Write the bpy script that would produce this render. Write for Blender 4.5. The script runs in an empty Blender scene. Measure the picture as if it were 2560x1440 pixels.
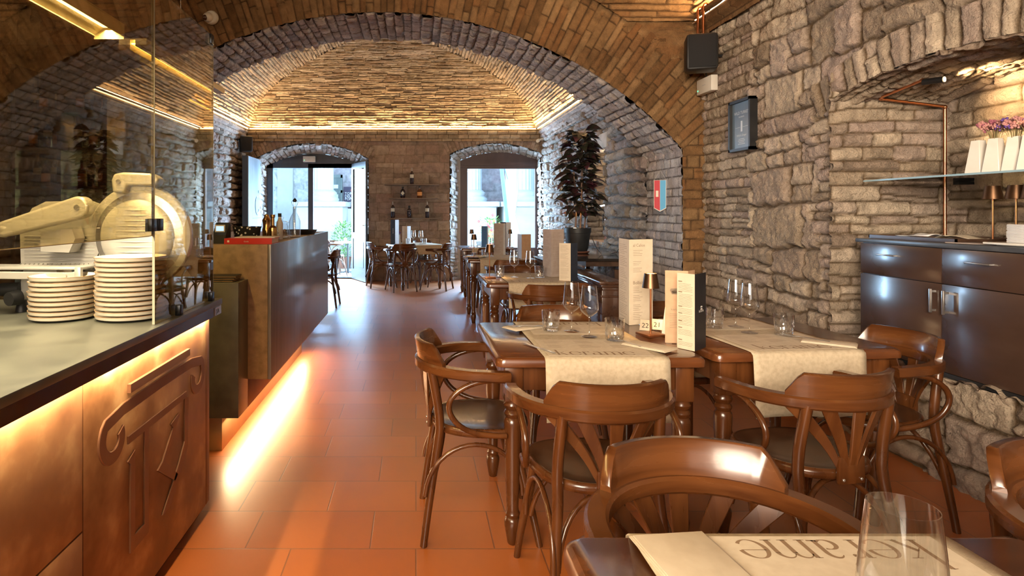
import bpy, bmesh, math, random
import numpy as np
from mathutils import Vector, Matrix
PI = math.pi
C = bpy.context.scene.collection
scene = bpy.context.scene
R = math.radians

# ---------------------------------------------------------------- camera
cam_d = bpy.data.cameras.new('camera')
cam = bpy.data.objects.new('camera', cam_d); C.objects.link(cam)
cam.location = (0, 0, 1.35); cam.rotation_euler = (PI/2, 0, 0)
cam_d.sensor_width = 36; cam_d.lens = 1500/2560*36
cam_d.shift_x = (1280-1040)/2560; cam_d.shift_y = -(720-528)/2560
cam_d.clip_start = 0.05; cam_d.clip_end = 200
scene.camera = cam
# ---------------------------------------------------------------- view and render settings
vs = scene.view_settings
scene.display_settings.display_device = 'sRGB'
vs.view_transform = 'Standard'; vs.look = 'None'; vs.gamma = 1.0; vs.use_curve_mapping = False
vs.exposure = 0.2
cy = scene.cycles
cy.use_denoising = True
cy.max_bounces = 10; cy.diffuse_bounces = 5; cy.glossy_bounces = 5; cy.transmission_bounces = 8; cy.transparent_max_bounces = 16
cy.caustics_reflective = False; cy.caustics_refractive = False
cy.sample_clamp_indirect = 6.0; cy.blur_glossy = 0.5
# ---------------------------------------------------------------- sky
w = bpy.data.worlds.new('sky'); scene.world = w; w.use_nodes = True
bg = w.node_tree.nodes['Background']
bg.inputs[0].default_value = (0.27, 0.57, 1.0, 1); bg.inputs[1].default_value = 1.9
# ---------------------------------------------------------------- sun and lamps
def light(name, kind, loc, energy, color, size=(1, 1), aim=None, portal=False, spread=None, spot=None, rot=None):
    d = bpy.data.lights.new(name, kind); o = bpy.data.objects.new(name, d); C.objects.link(o)
    o.location = loc; d.energy = energy; d.color = color
    if kind == 'AREA':
        d.shape = 'RECTANGLE'; d.size, d.size_y = size
        if spread: d.spread = R(spread)
    if kind == 'SPOT':
        d.spot_size = R(spot[0]); d.spot_blend = spot[1]; d.shadow_soft_size = 0.02
    if kind == 'POINT': d.shadow_soft_size = size[0]
    if aim is not None:
        o.rotation_euler = (Vector(aim)-Vector(loc)).to_track_quat('-Z', 'Y').to_euler()
    if rot is not None: o.rotation_euler = rot
    return o
WARM = (1.0, 0.66, 0.33); WARM2 = (1.0, 0.70, 0.38); DAY = (0.46, 0.72, 1.0)
s = light('sun', 'SUN', (0, 0, 20), 1.15, (0.72, 0.86, 1.0)); s.data.angle = R(0.6)
s.rotation_euler = Vector((0.55, 0.42, -0.85)).to_track_quat('-Z', 'Y').to_euler()
# lamps added above door and window, strengthening the skylight on the floor
light('sky_fill_door', 'AREA', (-1.9, 13.5, 3.5), 1300, (0.30, 0.60, 1.0), (2.6, 1.6), aim=(-1.5, 10.3, 0.0), spread=110)
light('sky_fill_window', 'AREA', (1.6, 13.5, 3.5), 1300, (0.30, 0.60, 1.0), (2.2, 1.6), aim=(1.0, 10.3, 0.0), spread=110)
# lamps added outdoors, hidden from view, brightening the far room through both openings
light('outdoor_fill_mid_left', 'AREA', (-0.55, 13.3, 1.5), 700, DAY, (1.0, 2.4), aim=(-2.5, 9.8, 1.3))
light('outdoor_fill_mid_right', 'AREA', (0.35, 13.3, 1.5), 900, DAY, (1.0, 2.4), aim=(2.3, 9.6, 1.4))
light('outdoor_fill_left', 'AREA', (-4.1, 13.6, 1.6), 950, DAY, (1.6, 2.6), aim=(-0.6, 8.8, 1.2))
light('outdoor_fill_right', 'AREA', (3.9, 13.6, 1.6), 950, DAY, (1.6, 2.6), aim=(0.2, 8.6, 1.3))
# fill lamps added behind the viewer for the right wall and near tables
light('rear_fill_wall', 'AREA', (-1.05, -2.3, 2.3), 118, (1.0, 0.83, 0.64), (2.6, 1.8), aim=(2.66, 4.0, 1.55), spread=72)
light('rear_fill_tables', 'AREA', (0.2, -2.7, 1.9), 26, (1.0, 0.90, 0.78), (3.0, 1.4), aim=(0.6, 4.0, 0.4))
# LED lines on the vault ledges
FAR = dict(x0=-3.18, x1=2.29, y0=6.40, y1=11.50, z=2.925)
NEAR = dict(x0=-3.3, x1=2.54, y0=-2.9, y1=5.50, z=3.09)
fx = (FAR['x0']+FAR['x1'])/2; fy = (FAR['y0']+FAR['y1'])/2
light('cove_led_back', 'AREA', (fx, 11.46, 2.945), 75, WARM, (5.3, 0.03), rot=(R(180+25), 0, 0))
light('cove_led_left', 'AREA', (-3.14, 8.9, 2.945), 55, WARM, (0.03, 5.0), rot=(0, R(180+25), 0))
light('cove_led_right', 'AREA', (2.25, 8.9, 2.945), 55, WARM, (0.03, 5.0), rot=(0, R(180-25), 0))
light('near_cove_led_right', 'AREA', (2.50, 1.4, 3.13), 105, WARM, (0.03, 8.0), rot=(0, R(180-25), 0))
light('near_cove_led_left', 'AREA', (-3.26, 1.4, 3.13), 18, WARM, (0.03, 8.0), rot=(0, R(180+25), 0))
light('near_cove_led_rear', 'AREA', (-0.4, -2.8, 3.13), 50, WARM, (5.5, 0.03), rot=(R(180-25), 0, 0))
# LED lines of the counters
light('counter_led', 'AREA', (-0.915, 1.72, 0.882), 15, WARM2, (0.02, 1.95), rot=(0, R(12), 0))
light('bar_plinth_led', 'AREA', (-1.06, 4.55, 0.19), 26, WARM2, (0.05, 2.35), rot=(0, R(-45), 0))

# ---------------------------------------------------------------- helpers
def tag(o, label=None, cat=None, group=None, kind=None):
    if label: o['label'] = label
    if cat: o['category'] = cat
    if group: o['group'] = group
    if kind: o['kind'] = kind
    return o
def thing(name, label, cat, loc=(0, 0, 0), rz=0.0, group=None):
    o = bpy.data.objects.new(name, None); C.objects.link(o)
    o.empty_display_size = 0.1
    o.location = loc; o.rotation_euler = (0, 0, rz)
    return tag(o, label, cat, group)
def copy_tree(o, loc=None, rz=None, label=None, group=None, parent=None):
    c = o.copy(); C.objects.link(c)
    if parent is not None:
        c.parent = parent; c.matrix_parent_inverse = o.matrix_parent_inverse.copy()
    if loc is not None: c.location = loc
    if rz is not None: c.rotation_euler = (0, 0, rz)
    if label: c['label'] = label
    if group: c['group'] = group
    for ch in list(o.children): copy_tree(ch, parent=c)
    return c

class MB:
    def __init__(self): self.v = []; self.f = []; self.mi = []
    def add(self, vs_, fs, m=0):
        b = len(self.v); self.v += [tuple(p) for p in vs_]
        self.f += [tuple(i+b for i in f) for f in fs]; self.mi += [m]*len(fs); return self
    def box(self, x0, x1, y0, y1, z0, z1, m=0, rz=0, c=None, bev=0.0):
        if bev > 0:
            bm = bmesh.new(); bmesh.ops.create_cube(bm, size=1)
            for v in bm.verts:
                v.co = Vector(((x0+x1)/2+v.co.x*(x1-x0), (y0+y1)/2+v.co.y*(y1-y0), (z0+z1)/2+v.co.z*(z1-z0)))
            bmesh.ops.bevel(bm, geom=list(bm.edges), offset=bev, segments=2, affect='EDGES', profile=0.5)
            bm.verts.index_update()
            vs_ = [v.co.copy() for v in bm.verts]; fs = [[v.index for v in f.verts] for f in bm.faces]; bm.free()
        else:
            vs_ = [Vector((x, y, z)) for z in (z0, z1) for y in (y0, y1) for x in (x0, x1)]
            fs = [(0, 2, 3, 1), (4, 5, 7, 6), (0, 1, 5, 4), (2, 6, 7, 3), (0, 4, 6, 2), (1, 3, 7, 5)]
        if rz:
            cc = Vector(c) if c else Vector(((x0+x1)/2, (y0+y1)/2, 0))
            M = Matrix.Translation(cc) @ Matrix.Rotation(rz, 4, 'Z') @ Matrix.Translation(-cc)
            vs_ = [M @ v for v in vs_]
        return self.add(vs_, fs, m)
    def prism(self, poly, a0, a1, axis='z', m=0):
        n = len(poly)
        def P(p, a):
            return {'z': (p[0], p[1], a), 'x': (a, p[0], p[1]), 'y': (p[0], a, p[1])}[axis]
        vs_ = [P(p, a0) for p in poly]+[P(p, a1) for p in poly]
        fs = [tuple(range(n))[::-1], tuple(range(n, 2*n))]+[(i, (i+1) % n, n+(i+1) % n, n+i) for i in range(n)]
        if axis == 'y': fs = [f[::-1] for f in fs]
        return self.add(vs_, fs, m)
    def lathe(self, prof, segs=20, c=(0, 0, 0), m=0, cap0=True, cap1=True, sx=1, sy=1, fn=None):
        n = len(prof); vs_ = []
        for k in range(segs):
            a = 2*PI*k/segs
            for i, (r, z) in enumerate(prof):
                rr = r if fn is None else r*fn(a, z, i)
                vs_.append((c[0]+rr*math.cos(a)*sx, c[1]+rr*math.sin(a)*sy, c[2]+z))
        fs = []
        for k in range(segs):
            k2 = (k+1) % segs
            for i in range(n-1): fs.append((k*n+i, k2*n+i, k2*n+i+1, k*n+i+1))
        if cap0: fs.append(tuple(k*n for k in range(segs))[::-1])
        if cap1: fs.append(tuple(k*n+n-1 for k in range(segs)))
        return self.add(vs_, fs, m)
    def tube(self, path, r, segs=8, m=0, closed=False, up=None, flat=None):
        """sweep; r a radius or list; flat = (half width along side, half height along up) gives a rectangular section"""
        pts = [Vector(p) for p in path]; n = len(pts)
        T = []
        for i in range(n):
            a = pts[(i-1) % n] if (closed or i > 0) else pts[i]
            b = pts[(i+1) % n] if (closed or i < n-1) else pts[i]
            T.append((b-a).normalized())
        ref = Vector(up) if up else None
        if ref is None:
            t = T[0]; ref = Vector((0, 0, 1)) if abs(t.z) < 0.9 else Vector((1, 0, 0))
        vs_ = []; N = None
        for i in range(n):
            t = T[i]
            if up: side = t.cross(Vector(up)).normalized(); upv = side.cross(t).normalized()
            else:
                base = ref if N is None else N
                upv = (base-t*base.dot(t)).normalized(); N = upv; side = t.cross(upv).normalized()
            if flat:
                fw, fh = flat(i/(n-1)) if callable(flat) else flat
                sec = [(-fw, -fh), (fw, -fh), (fw, fh), (-fw, fh)]
                bw = min(fw, fh)*0.35
                sec = [(-fw+bw, -fh), (fw-bw, -fh), (fw, -fh+bw), (fw, fh-bw), (fw-bw, fh), (-fw+bw, fh), (-fw, fh-bw), (-fw, -fh+bw)]
                for (s1, s2) in sec: vs_.append(pts[i]+side*s1+upv*s2)
            else:
                rr = r[i] if isinstance(r, (list, tuple)) else r
                for k in range(segs):
                    a = 2*PI*k/segs; vs_.append(pts[i]+side*math.cos(a)*rr+upv*math.sin(a)*rr)
        q = 8 if flat else segs
        fs = []
        for i in range(n if closed else n-1):
            j = (i+1) % n
            for k in range(q): fs.append((i*q+k, i*q+(k+1) % q, j*q+(k+1) % q, j*q+k))
        if not closed: fs += [tuple(range(q))[::-1], tuple((n-1)*q+k for k in range(q))]
        return self.add(vs_, fs, m)
    def sphere(self, c, r, seg=12, rings=8, m=0, sc=(1, 1, 1)):
        prof = [(max(1e-4, math.sin(PI*i/rings))*r, -math.cos(PI*i/rings)*r*sc[2]) for i in range(rings+1)]
        return self.lathe(prof, seg, c, m, sx=sc[0], sy=sc[1])
    def grid(self, fn, nu, nv, m=0):
        vs_ = [fn(i/nu, j/nv) for i in range(nu+1) for j in range(nv+1)]
        fs = [(i*(nv+1)+j, (i+1)*(nv+1)+j, (i+1)*(nv+1)+j+1, i*(nv+1)+j+1) for i in range(nu) for j in range(nv)]
        return self.add(vs_, fs, m)
    def xf(self, M, start=0):
        for i in range(start, len(self.v)): self.v[i] = tuple(M @ Vector(self.v[i]))
        return self
    def build(self, name, mats, parent=None, smooth=35, fix=True, solid=0.0):
        me = bpy.data.meshes.new(name); me.from_pydata(self.v, [], self.f)
        if not isinstance(mats, (list, tuple)): mats = [mats]
        for mm in mats: me.materials.append(mm)
        if len(mats) > 1: me.polygons.foreach_set('material_index', self.mi)
        if fix:
            bm = bmesh.new(); bm.from_mesh(me); bmesh.ops.recalc_face_normals(bm, faces=bm.faces); bm.to_mesh(me); bm.free()
        if smooth:
            me.polygons.foreach_set('use_smooth', [True]*len(me.polygons))
            try: me.set_sharp_from_angle(angle=R(smooth))
            except Exception: pass
        me.update()
        o = bpy.data.objects.new(name, me); C.objects.link(o)
        if parent is not None: o.parent = parent
        if solid:
            md = o.modifiers.new('solid', 'SOLIDIFY'); md.thickness = solid; md.offset = 1
        return o

# ---------------------------------------------------------------- materials
def mat(name, col=(0.8, 0.8, 0.8), rough=0.5, metal=0.0, spec=0.5, coat=0.0, emit=None, es=0.0, trans=0.0, ior=1.45):
    m = bpy.data.materials.new(name); m.use_nodes = True
    b = m.node_tree.nodes['Principled BSDF']
    b.inputs['Base Color'].default_value = (*col, 1); b.inputs['Roughness'].default_value = rough
    b.inputs['Metallic'].default_value = metal; b.inputs['Specular IOR Level'].default_value = spec
    b.inputs['Coat Weight'].default_value = coat; b.inputs['Coat Roughness'].default_value = 0.12
    b.inputs['Transmission Weight'].default_value = trans; b.inputs['IOR'].default_value = ior
    if emit: b.inputs['Emission Color'].default_value = (*emit, 1); b.inputs['Emission Strength'].default_value = es
    m.diffuse_color = (*col, 1)
    return m
def nodes(m): return m.node_tree.nodes, m.node_tree.links, m.node_tree.nodes['Principled BSDF']
def noise_mat(name, c1, c2, scale=(8, 8, 8), rough=(0.4, 0.6), detail=4, metal=0.0, bump=0.0, bscale=60, coat=0.0, lo=0.35, hi=0.65, spec=0.5, c3=None, dist=0.0):
    m = mat(name, c1, rough[0], metal, spec, coat); n, l, b = nodes(m)
    tc = n.new('ShaderNodeTexCoord'); mp = n.new('ShaderNodeMapping'); mp.inputs['Scale'].default_value = scale
    l.new(tc.outputs['Object'], mp.inputs['Vector'])
    nz = n.new('ShaderNodeTexNoise'); nz.inputs['Scale'].default_value = 1; nz.inputs['Detail'].default_value = detail
    nz.inputs['Distortion'].default_value = dist
    l.new(mp.outputs['Vector'], nz.inputs['Vector'])
    cr = n.new('ShaderNodeValToRGB'); e = cr.color_ramp.elements
    e[0].position = lo; e[0].color = (*c1, 1); e[1].position = hi; e[1].color = (*c2, 1)
    if c3: x = e.new((lo+hi)/2); x.color = (*c3, 1)
    l.new(nz.outputs['Fac'], cr.inputs['Fac']); l.new(cr.outputs['Color'], b.inputs['Base Color'])
    mr = n.new('ShaderNodeMapRange'); mr.inputs['To Min'].default_value = rough[0]; mr.inputs['To Max'].default_value = rough[1]
    l.new(nz.outputs['Fac'], mr.inputs['Value']); l.new(mr.outputs['Result'], b.inputs['Roughness'])
    if bump:
        nb = n.new('ShaderNodeTexNoise'); nb.inputs['Scale'].default_value = bscale; nb.inputs['Detail'].default_value = 4
        l.new(tc.outputs['Object'], nb.inputs['Vector'])
        bp = n.new('ShaderNodeBump'); bp.inputs['Strength'].default_value = bump; bp.inputs['Distance'].default_value = 0.004
        l.new(nb.outputs['Fac'], bp.inputs['Height']); l.new(bp.outputs['Normal'], b.inputs['Normal'])
    return m
def thin_glass(name, tint=(1, 1, 1), ior=1.45, gain=1.6, rough=0.0, gcol=(1, 1, 1), base=0.0):
    m = bpy.data.materials.new(name); m.use_nodes = True; n = m.node_tree.nodes; l = m.node_tree.links
    n.remove(n['Principled BSDF'])
    tr = n.new('ShaderNodeBsdfTransparent'); tr.inputs[0].default_value = (*tint, 1)
    gl = n.new('ShaderNodeBsdfGlossy'); gl.inputs['Roughness'].default_value = rough; gl.inputs['Color'].default_value = (*gcol, 1)
    lw = n.new('ShaderNodeLayerWeight'); lw.inputs['Blend'].default_value = 0.5
    pw = n.new('ShaderNodeMath'); pw.operation = 'POWER'; pw.inputs[1].default_value = 5.0; l.new(lw.outputs['Facing'], pw.inputs[0])
    f0 = ((ior-1)/(ior+1))**2
    ma = n.new('ShaderNodeMath'); ma.operation = 'MULTIPLY_ADD'; ma.inputs[1].default_value = (1-f0)*gain; ma.inputs[2].default_value = f0*gain+base; ma.use_clamp = True
    l.new(pw.outputs[0], ma.inputs[0])
    mx = n.new('ShaderNodeMixShader')
    l.new(ma.outputs[0], mx.inputs[0]); l.new(tr.outputs[0], mx.inputs[1]); l.new(gl.outputs[0], mx.inputs[2])
    l.new(mx.outputs[0], n['Material Output'].inputs['Surface'])
    return m
def stone_mat(name, ca, cb, cc, mortar, rough=0.85, bump=0.6, bs=55, spec=0.3, stain=0.35):
    """ca dark stone, cb light stone, cc tinted stone; attribute 'stone' = (tone, mask, hue)"""
    m = mat(name, cb, rough, spec=spec); n, l, b = nodes(m)
    at = n.new('ShaderNodeAttribute'); at.attribute_name = 'stone'
    sp = n.new('ShaderNodeSeparateColor'); l.new(at.outputs['Color'], sp.inputs[0])
    m1 = n.new('ShaderNodeMix'); m1.data_type = 'RGBA'; m1.inputs[6].default_value = (*ca, 1); m1.inputs[7].default_value = (*cb, 1)
    l.new(sp.outputs[0], m1.inputs[0])
    m2 = n.new('ShaderNodeMix'); m2.data_type = 'RGBA'; m2.inputs[7].default_value = (*cc, 1)
    l.new(sp.outputs[2], m2.inputs[0]); l.new(m1.outputs[2], m2.inputs[6])
    tc = n.new('ShaderNodeTexCoord')
    nz = n.new('ShaderNodeTexNoise'); nz.inputs['Scale'].default_value = 9; nz.inputs['Detail'].default_value = 6; nz.inputs['Roughness'].default_value = 0.65
    l.new(tc.outputs['Object'], nz.inputs['Vector'])
    mr = n.new('ShaderNodeMapRange'); mr.inputs['From Min'].default_value = 0.3; mr.inputs['From Max'].default_value = 0.7
    mr.inputs['To Min'].default_value = 1-stain; mr.inputs['To Max'].default_value = 1+stain*0.6; l.new(nz.outputs['Fac'], mr.inputs['Value'])
    m3 = n.new('ShaderNodeMix'); m3.data_type = 'RGBA'; m3.inputs[6].default_value = (*mortar, 1)
    l.new(sp.outputs[1], m3.inputs[0]); l.new(m2.outputs[2], m3.inputs[7])
    m4 = n.new('ShaderNodeVectorMath'); m4.operation = 'SCALE'
    l.new(m3.outputs[2], m4.inputs[0]); l.new(mr.outputs['Result'], m4.inputs['Scale'])
    l.new(m4.outputs[0], b.inputs['Base Color'])
    nb = n.new('ShaderNodeTexNoise'); nb.inputs['Scale'].default_value = bs; nb.inputs['Detail'].default_value = 6; nb.inputs['Roughness'].default_value = 0.7
    l.new(tc.outputs['Object'], nb.inputs['Vector'])
    bp = n.new('ShaderNodeBump'); bp.inputs['Strength'].default_value = bump; bp.inputs['Distance'].default_value = 0.03
    l.new(nb.outputs['Fac'], bp.inputs['Height'])
    vo = n.new('ShaderNodeTexVoronoi'); vo.inputs['Scale'].default_value = bs*2.2; l.new(tc.outputs['Object'], vo.inputs['Vector'])
    b2 = n.new('ShaderNodeBump'); b2.inputs['Strength'].default_value = bump*0.7; b2.inputs['Distance'].default_value = 0.006
    l.new(vo.outputs['Distance'], b2.inputs['Height']); l.new(bp.outputs['Normal'], b2.inputs['Normal']); l.new(b2.outputs['Normal'], b.inputs['Normal'])
    return m
M = {}
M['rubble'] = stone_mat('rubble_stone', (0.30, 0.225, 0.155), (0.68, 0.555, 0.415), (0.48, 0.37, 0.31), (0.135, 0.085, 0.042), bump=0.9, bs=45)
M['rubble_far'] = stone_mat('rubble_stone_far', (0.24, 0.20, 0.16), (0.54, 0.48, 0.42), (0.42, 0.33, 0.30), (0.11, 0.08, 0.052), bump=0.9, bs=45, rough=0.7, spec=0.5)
M['back_stone'] = stone_mat('back_wall_stone', (0.20, 0.145, 0.11), (0.43, 0.345, 0.27), (0.31, 0.21, 0.17), (0.20, 0.145, 0.10), bump=0.6, bs=40)
M['vault'] = stone_mat('vault_brick', (0.27, 0.195, 0.12), (0.58, 0.47, 0.33), (0.44, 0.31, 0.20), (0.085, 0.06, 0.035), bump=0.7, bs=70)
M['archface'] = stone_mat('arch_brick', (0.17, 0.088, 0.034), (0.37, 0.225, 0.105), (0.27, 0.13, 0.05), (0.09, 0.048, 0.02), bump=0.7, bs=60)
M['soffit'] = stone_mat('soffit_brick', (0.38, 0.335, 0.31), (0.70, 0.645, 0.60), (0.54, 0.46, 0.43), (0.13, 0.10, 0.085), bump=0.8, bs=60)
M['white_stone'] = stone_mat('white_stone', (0.55, 0.53, 0.50), (0.86, 0.84, 0.80), (0.72, 0.68, 0.62), (0.40, 0.38, 0.36), bump=0.3, bs=20)
M['grey_stone'] = stone_mat('grey_stone', (0.30, 0.27, 0.28), (0.48, 0.43, 0.43), (0.42, 0.33, 0.34), (0.26, 0.24, 0.24), bump=0.3, bs=20)

# ---------------------------------------------------------------- masonry
def vnoise(u, v, seed, sc):
    u = np.asarray(u)*sc+17.3; v = np.asarray(v)*sc+5.1
    iu = np.floor(u).astype(np.int64); iv = np.floor(v).astype(np.int64); fu = u-iu; fv = v-iv
    fu = fu*fu*(3-2*fu); fv = fv*fv*(3-2*fv)
    def hsh(a, b):
        h = (a*374761393+b*668265263+seed*974711) & 0x7fffffff
        h = ((h ^ (h >> 13))*1274126177) & 0x7fffffff
        return ((h ^ (h >> 16)) & 0xffff)/65535.0
    return (hsh(iu, iv)*(1-fu)+hsh(iu+1, iv)*fu)*(1-fv)+(hsh(iu, iv+1)*(1-fu)+hsh(iu+1, iv+1)*fu)*fv-0.5
def sstep(a, b, x):
    t = np.clip((x-a)/(b-a), 0, 1); return t*t*(3-2*t)
STY = dict(
 rubble=dict(h=(0.11, 0.31), w=(0.15, 0.60), joint=0.011, bevel=0.013, depth=0.026, off=0.022, rough=0.024, warp=0.028, split=0.40),
 rubble_far=dict(h=(0.10, 0.18), w=(0.17, 0.46), joint=0.009, bevel=0.022, depth=0.042, off=0.026, rough=0.034, warp=0.026, split=0.15),
 ashlar=dict(h=(0.13, 0.24), w=(0.16, 0.5), joint=0.004, bevel=0.012, depth=0.007, off=0.006, rough=0.010, warp=0.014, split=0.35),
 brick=dict(vj=2.4, h=(0.045, 0.062), w=(0.22, 0.40), joint=0.006, bevel=0.008, depth=0.020, off=0.016, rough=0.012, warp=0.010, split=0),
 voussoir=dict(h=(0.058, 0.080), w=(0.20, 0.36), joint=0.003, bevel=0.012, depth=0.013, off=0.012, rough=0.008, warp=0.007, split=0),
 nichering=dict(h=(0.060, 0.10), w=(1.2, 1.6), joint=0.006, bevel=0.014, depth=0.024, off=0.016, rough=0.014, warp=0.012, split=0),
 soffit=dict(h=(0.075, 0.12), w=(0.10, 0.24), joint=0.004, bevel=0.016, depth=0.018, off=0.016, rough=0.014, warp=0.010, split=0),
 longbrick=dict(h=(0.055, 0.10), w=(0.16, 0.42), joint=0.005, bevel=0.014, depth=0.022, off=0.014, rough=0.016, warp=0.015, split=0.1),
 cornice=dict(h=(0.068, 0.074), w=(0.17, 0.22), joint=0.003, bevel=0.008, depth=0.010, off=0.006, rough=0.005, warp=0.004, split=0),
 reveal=dict(h=(0.07, 0.16), w=(0.10, 0.24), joint=0.006, bevel=0.014, depth=0.026, off=0.016, rough=0.02, warp=0.018, split=0.1),
 pier=dict(h=(0.075, 0.11), w=(0.11, 0.26), joint=0.004, bevel=0.012, depth=0.014, off=0.008, rough=0.008, warp=0.008, split=0.05),
 facade=dict(h=(0.20, 0.40), w=(0.3, 0.9), joint=0.006, bevel=0.02, depth=0.015, off=0.01, rough=0.01, warp=0.01, split=0.1),
)
def masonry(u, v, style, seed):
    s = STY[style]; rng = np.random.RandomState(seed)
    un = u+s['warp']*2*vnoise(u, v, seed, 4.0)+s['warp']*vnoise(u, v, seed+7, 11.0)+s['warp']*0.5*vnoise(u, v, seed+5, 27.0)
    vn = v+s['warp']*1.6*vnoise(u, v, seed+3, 2.6)+s['warp']*vnoise(u, v, seed+9, 9.0)+s['warp']*0.5*vnoise(u, v, seed+6, 25.0)
    v0 = vn.min()-0.3; v1 = vn.max()+0.3; vb = [v0]
    while vb[-1] < v1: vb.append(vb[-1]+rng.uniform(*s['h']))
    vb = np.array(vb); row = np.clip(np.searchsorted(vb, vn)-1, 0, len(vb)-2)
    e = np.zeros_like(u); tone = np.zeros_like(u); hue = np.zeros_like(u); off = np.zeros_like(u)
    u0 = un.min()-1.0; u1 = un.max()+1.0
    for r in range(len(vb)-1):
        sel = row == r
        if not sel.any(): continue
        ub = [u0-rng.uniform(0, s['w'][1])]
        while ub[-1] < u1: ub.append(ub[-1]+s['w'][0]+(s['w'][1]-s['w'][0])*rng.beta(1.3, 1.6))
        ub = np.array(ub); nb = len(ub)
        bt, bh, bo = rng.beta(1.3, 1.1, nb), rng.rand(nb)**2.2, rng.uniform(-1, 1, nb)
        bt2, bo2 = rng.beta(1.3, 1.1, nb), rng.uniform(-1, 1, nb)
        hh = vb[r+1]-vb[r]
        spl = np.where((rng.rand(nb) < s['split']) & (hh > s['h'][0]*1.35), rng.uniform(0.35, 0.65, nb), 2.0)
        x = un[sel]; y = vn[sel]-vb[r]
        k = np.clip(np.searchsorted(ub, x)-1, 0, nb-2)
        cut = spl[k]*hh; upper = y > cut
        lo = np.where(upper, cut, 0); hi = np.where(upper, hh, np.minimum(cut, hh))
        du = np.minimum(x-ub[k], ub[k+1]-x)*s.get('vj', 1.0); dv = np.minimum(y-lo, hi-y)
        rad = s['bevel']*1.1
        qx = np.clip(rad-du, 0, None); qy = np.clip(rad-dv, 0, None)
        e[sel] = np.where((qx > 0) & (qy > 0), rad-np.hypot(qx, qy), np.minimum(du, dv))
        tone[sel] = np.where(upper, bt2[k], bt[k]); hue[sel] = bh[k]; off[sel] = np.where(upper, bo2[k], bo[k])
    mask = sstep(s['joint']*0.4, s['joint']+s['bevel']*0.35, e)
    body = sstep(s['joint']*0.5, s['joint']+s['bevel'], e)
    rg = 0.8*vnoise(u, v, seed+21, 12)+0.8*vnoise(u, v, seed+22, 29)+0.7*vnoise(u, v, seed+23, 60)
    h = body*(s['depth']+off*s['off'])+rg*s['rough']*(0.25+0.75*body)
    return h, tone, mask, hue
def grid_surface(name, P, N, u, v, style, seed, material, keep=None, snap=None, swap=False, flip=False, hscale=None):
    """P,N arrays (n,m,3); courses run along u (along v when swap)"""
    h, tone, mask, hue = masonry(v, u, style, seed) if swap else masonry(u, v, style, seed)
    if hscale is not None: h = h*hscale
    n, m = u.shape
    Q = P+N*h[..., None]
    idx = np.arange(n*m).reshape(n, m)
    f = np.stack([idx[:-1, :-1], idx[1:, :-1], idx[1:, 1:], idx[:-1, 1:]], -1).reshape(-1, 4)
    if keep is not None:
        c = keep.astype(bool)
        k = (c[:-1, :-1] | c[1:, :-1] | c[1:, 1:] | c[:-1, 1:]).reshape(-1)
        full = (c[:-1, :-1] & c[1:, :-1] & c[1:, 1:] & c[:-1, 1:]).reshape(-1)
        f = f[k if snap is not None else full]
        if snap is not None:
            used = np.zeros(n*m, bool); used[f.ravel()] = True
            bad = used & ~c.ravel(); Qf = Q.reshape(-1, 3)
            Qf[bad] = snap(Qf[bad]); Q = Qf.reshape(n, m, 3)
    if flip: f = f[:, ::-1]
    return np_mesh(name, Q.reshape(-1, 3), f, material, np.stack([tone.ravel(), mask.ravel(), hue.ravel(), np.ones(n*m)], -1))
def np_mesh(name, V, F, material, attr):
    me = bpy.data.meshes.new(name)
    used = np.zeros(len(V), bool); used[F.ravel()] = True
    remap = np.cumsum(used)-1; V = V[used]; F = remap[F]
    me.vertices.add(len(V)); me.vertices.foreach_set('co', V.astype(np.float32).ravel())
    me.loops.add(F.size); me.loops.foreach_set('vertex_index', F.astype(np.int32).ravel())
    me.polygons.add(len(F)); me.polygons.foreach_set('loop_start', np.arange(0, F.size, 4, dtype=np.int32))
    me.polygons.foreach_set('use_smooth', np.ones(len(F), bool))
    a = me.color_attributes.new('stone', 'FLOAT_COLOR', 'POINT'); a.data.foreach_set('color', attr[used].astype(np.float32).ravel())
    me.materials.append(material); me.update(calc_edges=True); me.validate()
    o = bpy.data.objects.new(name, me); C.objects.link(o); return o
def join_np(objs, name):
    """join several freshly made shell meshes into one (no operators)"""
    Vs, Fs, As, b = [], [], [], 0; mt = objs[0].data.materials[0]
    for o in objs:
        me = o.data; nv = len(me.vertices)
        V = np.empty(nv*3, np.float32); me.vertices.foreach_get('co', V)
        F = np.empty(len(me.loops), np.int32); me.loops.foreach_get('vertex_index', F)
        A = np.empty(nv*4, np.float32); me.color_attributes['stone'].data.foreach_get('color', A)
        Vs.append(V.reshape(-1, 3)); Fs.append(F.reshape(-1, 4)+b); As.append(A.reshape(-1, 4)); b += nv
        bpy.data.objects.remove(o); bpy.data.meshes.remove(me)
    return np_mesh(name, np.concatenate(Vs), np.concatenate(Fs), mt, np.concatenate(As))
def struct(o, label=None): o['kind'] = 'structure'; return o
def lin(a, b, step): return np.linspace(a, b, max(2, int(abs(b-a)/step)+1))
def wall_grid(axis, const, ur, vr, step, nrm, **kw):
    """vertical wall: axis 'x' -> plane x=const (u=y), axis 'y' -> plane y=const (u=x); v=z"""
    U, V = np.meshgrid(lin(*ur, step), lin(*vr, step), indexing='ij')
    K = np.full_like(U, const)
    P = np.stack([K, U, V], -1) if axis == 'x' else np.stack([U, K, V], -1)
    N = np.zeros_like(P); N[..., 0 if axis == 'x' else 1] = nrm
    flip = (nrm > 0) == (axis != 'x')
    return dict(P=P, N=N, u=U, v=V, flip=flip, **kw)
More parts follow.
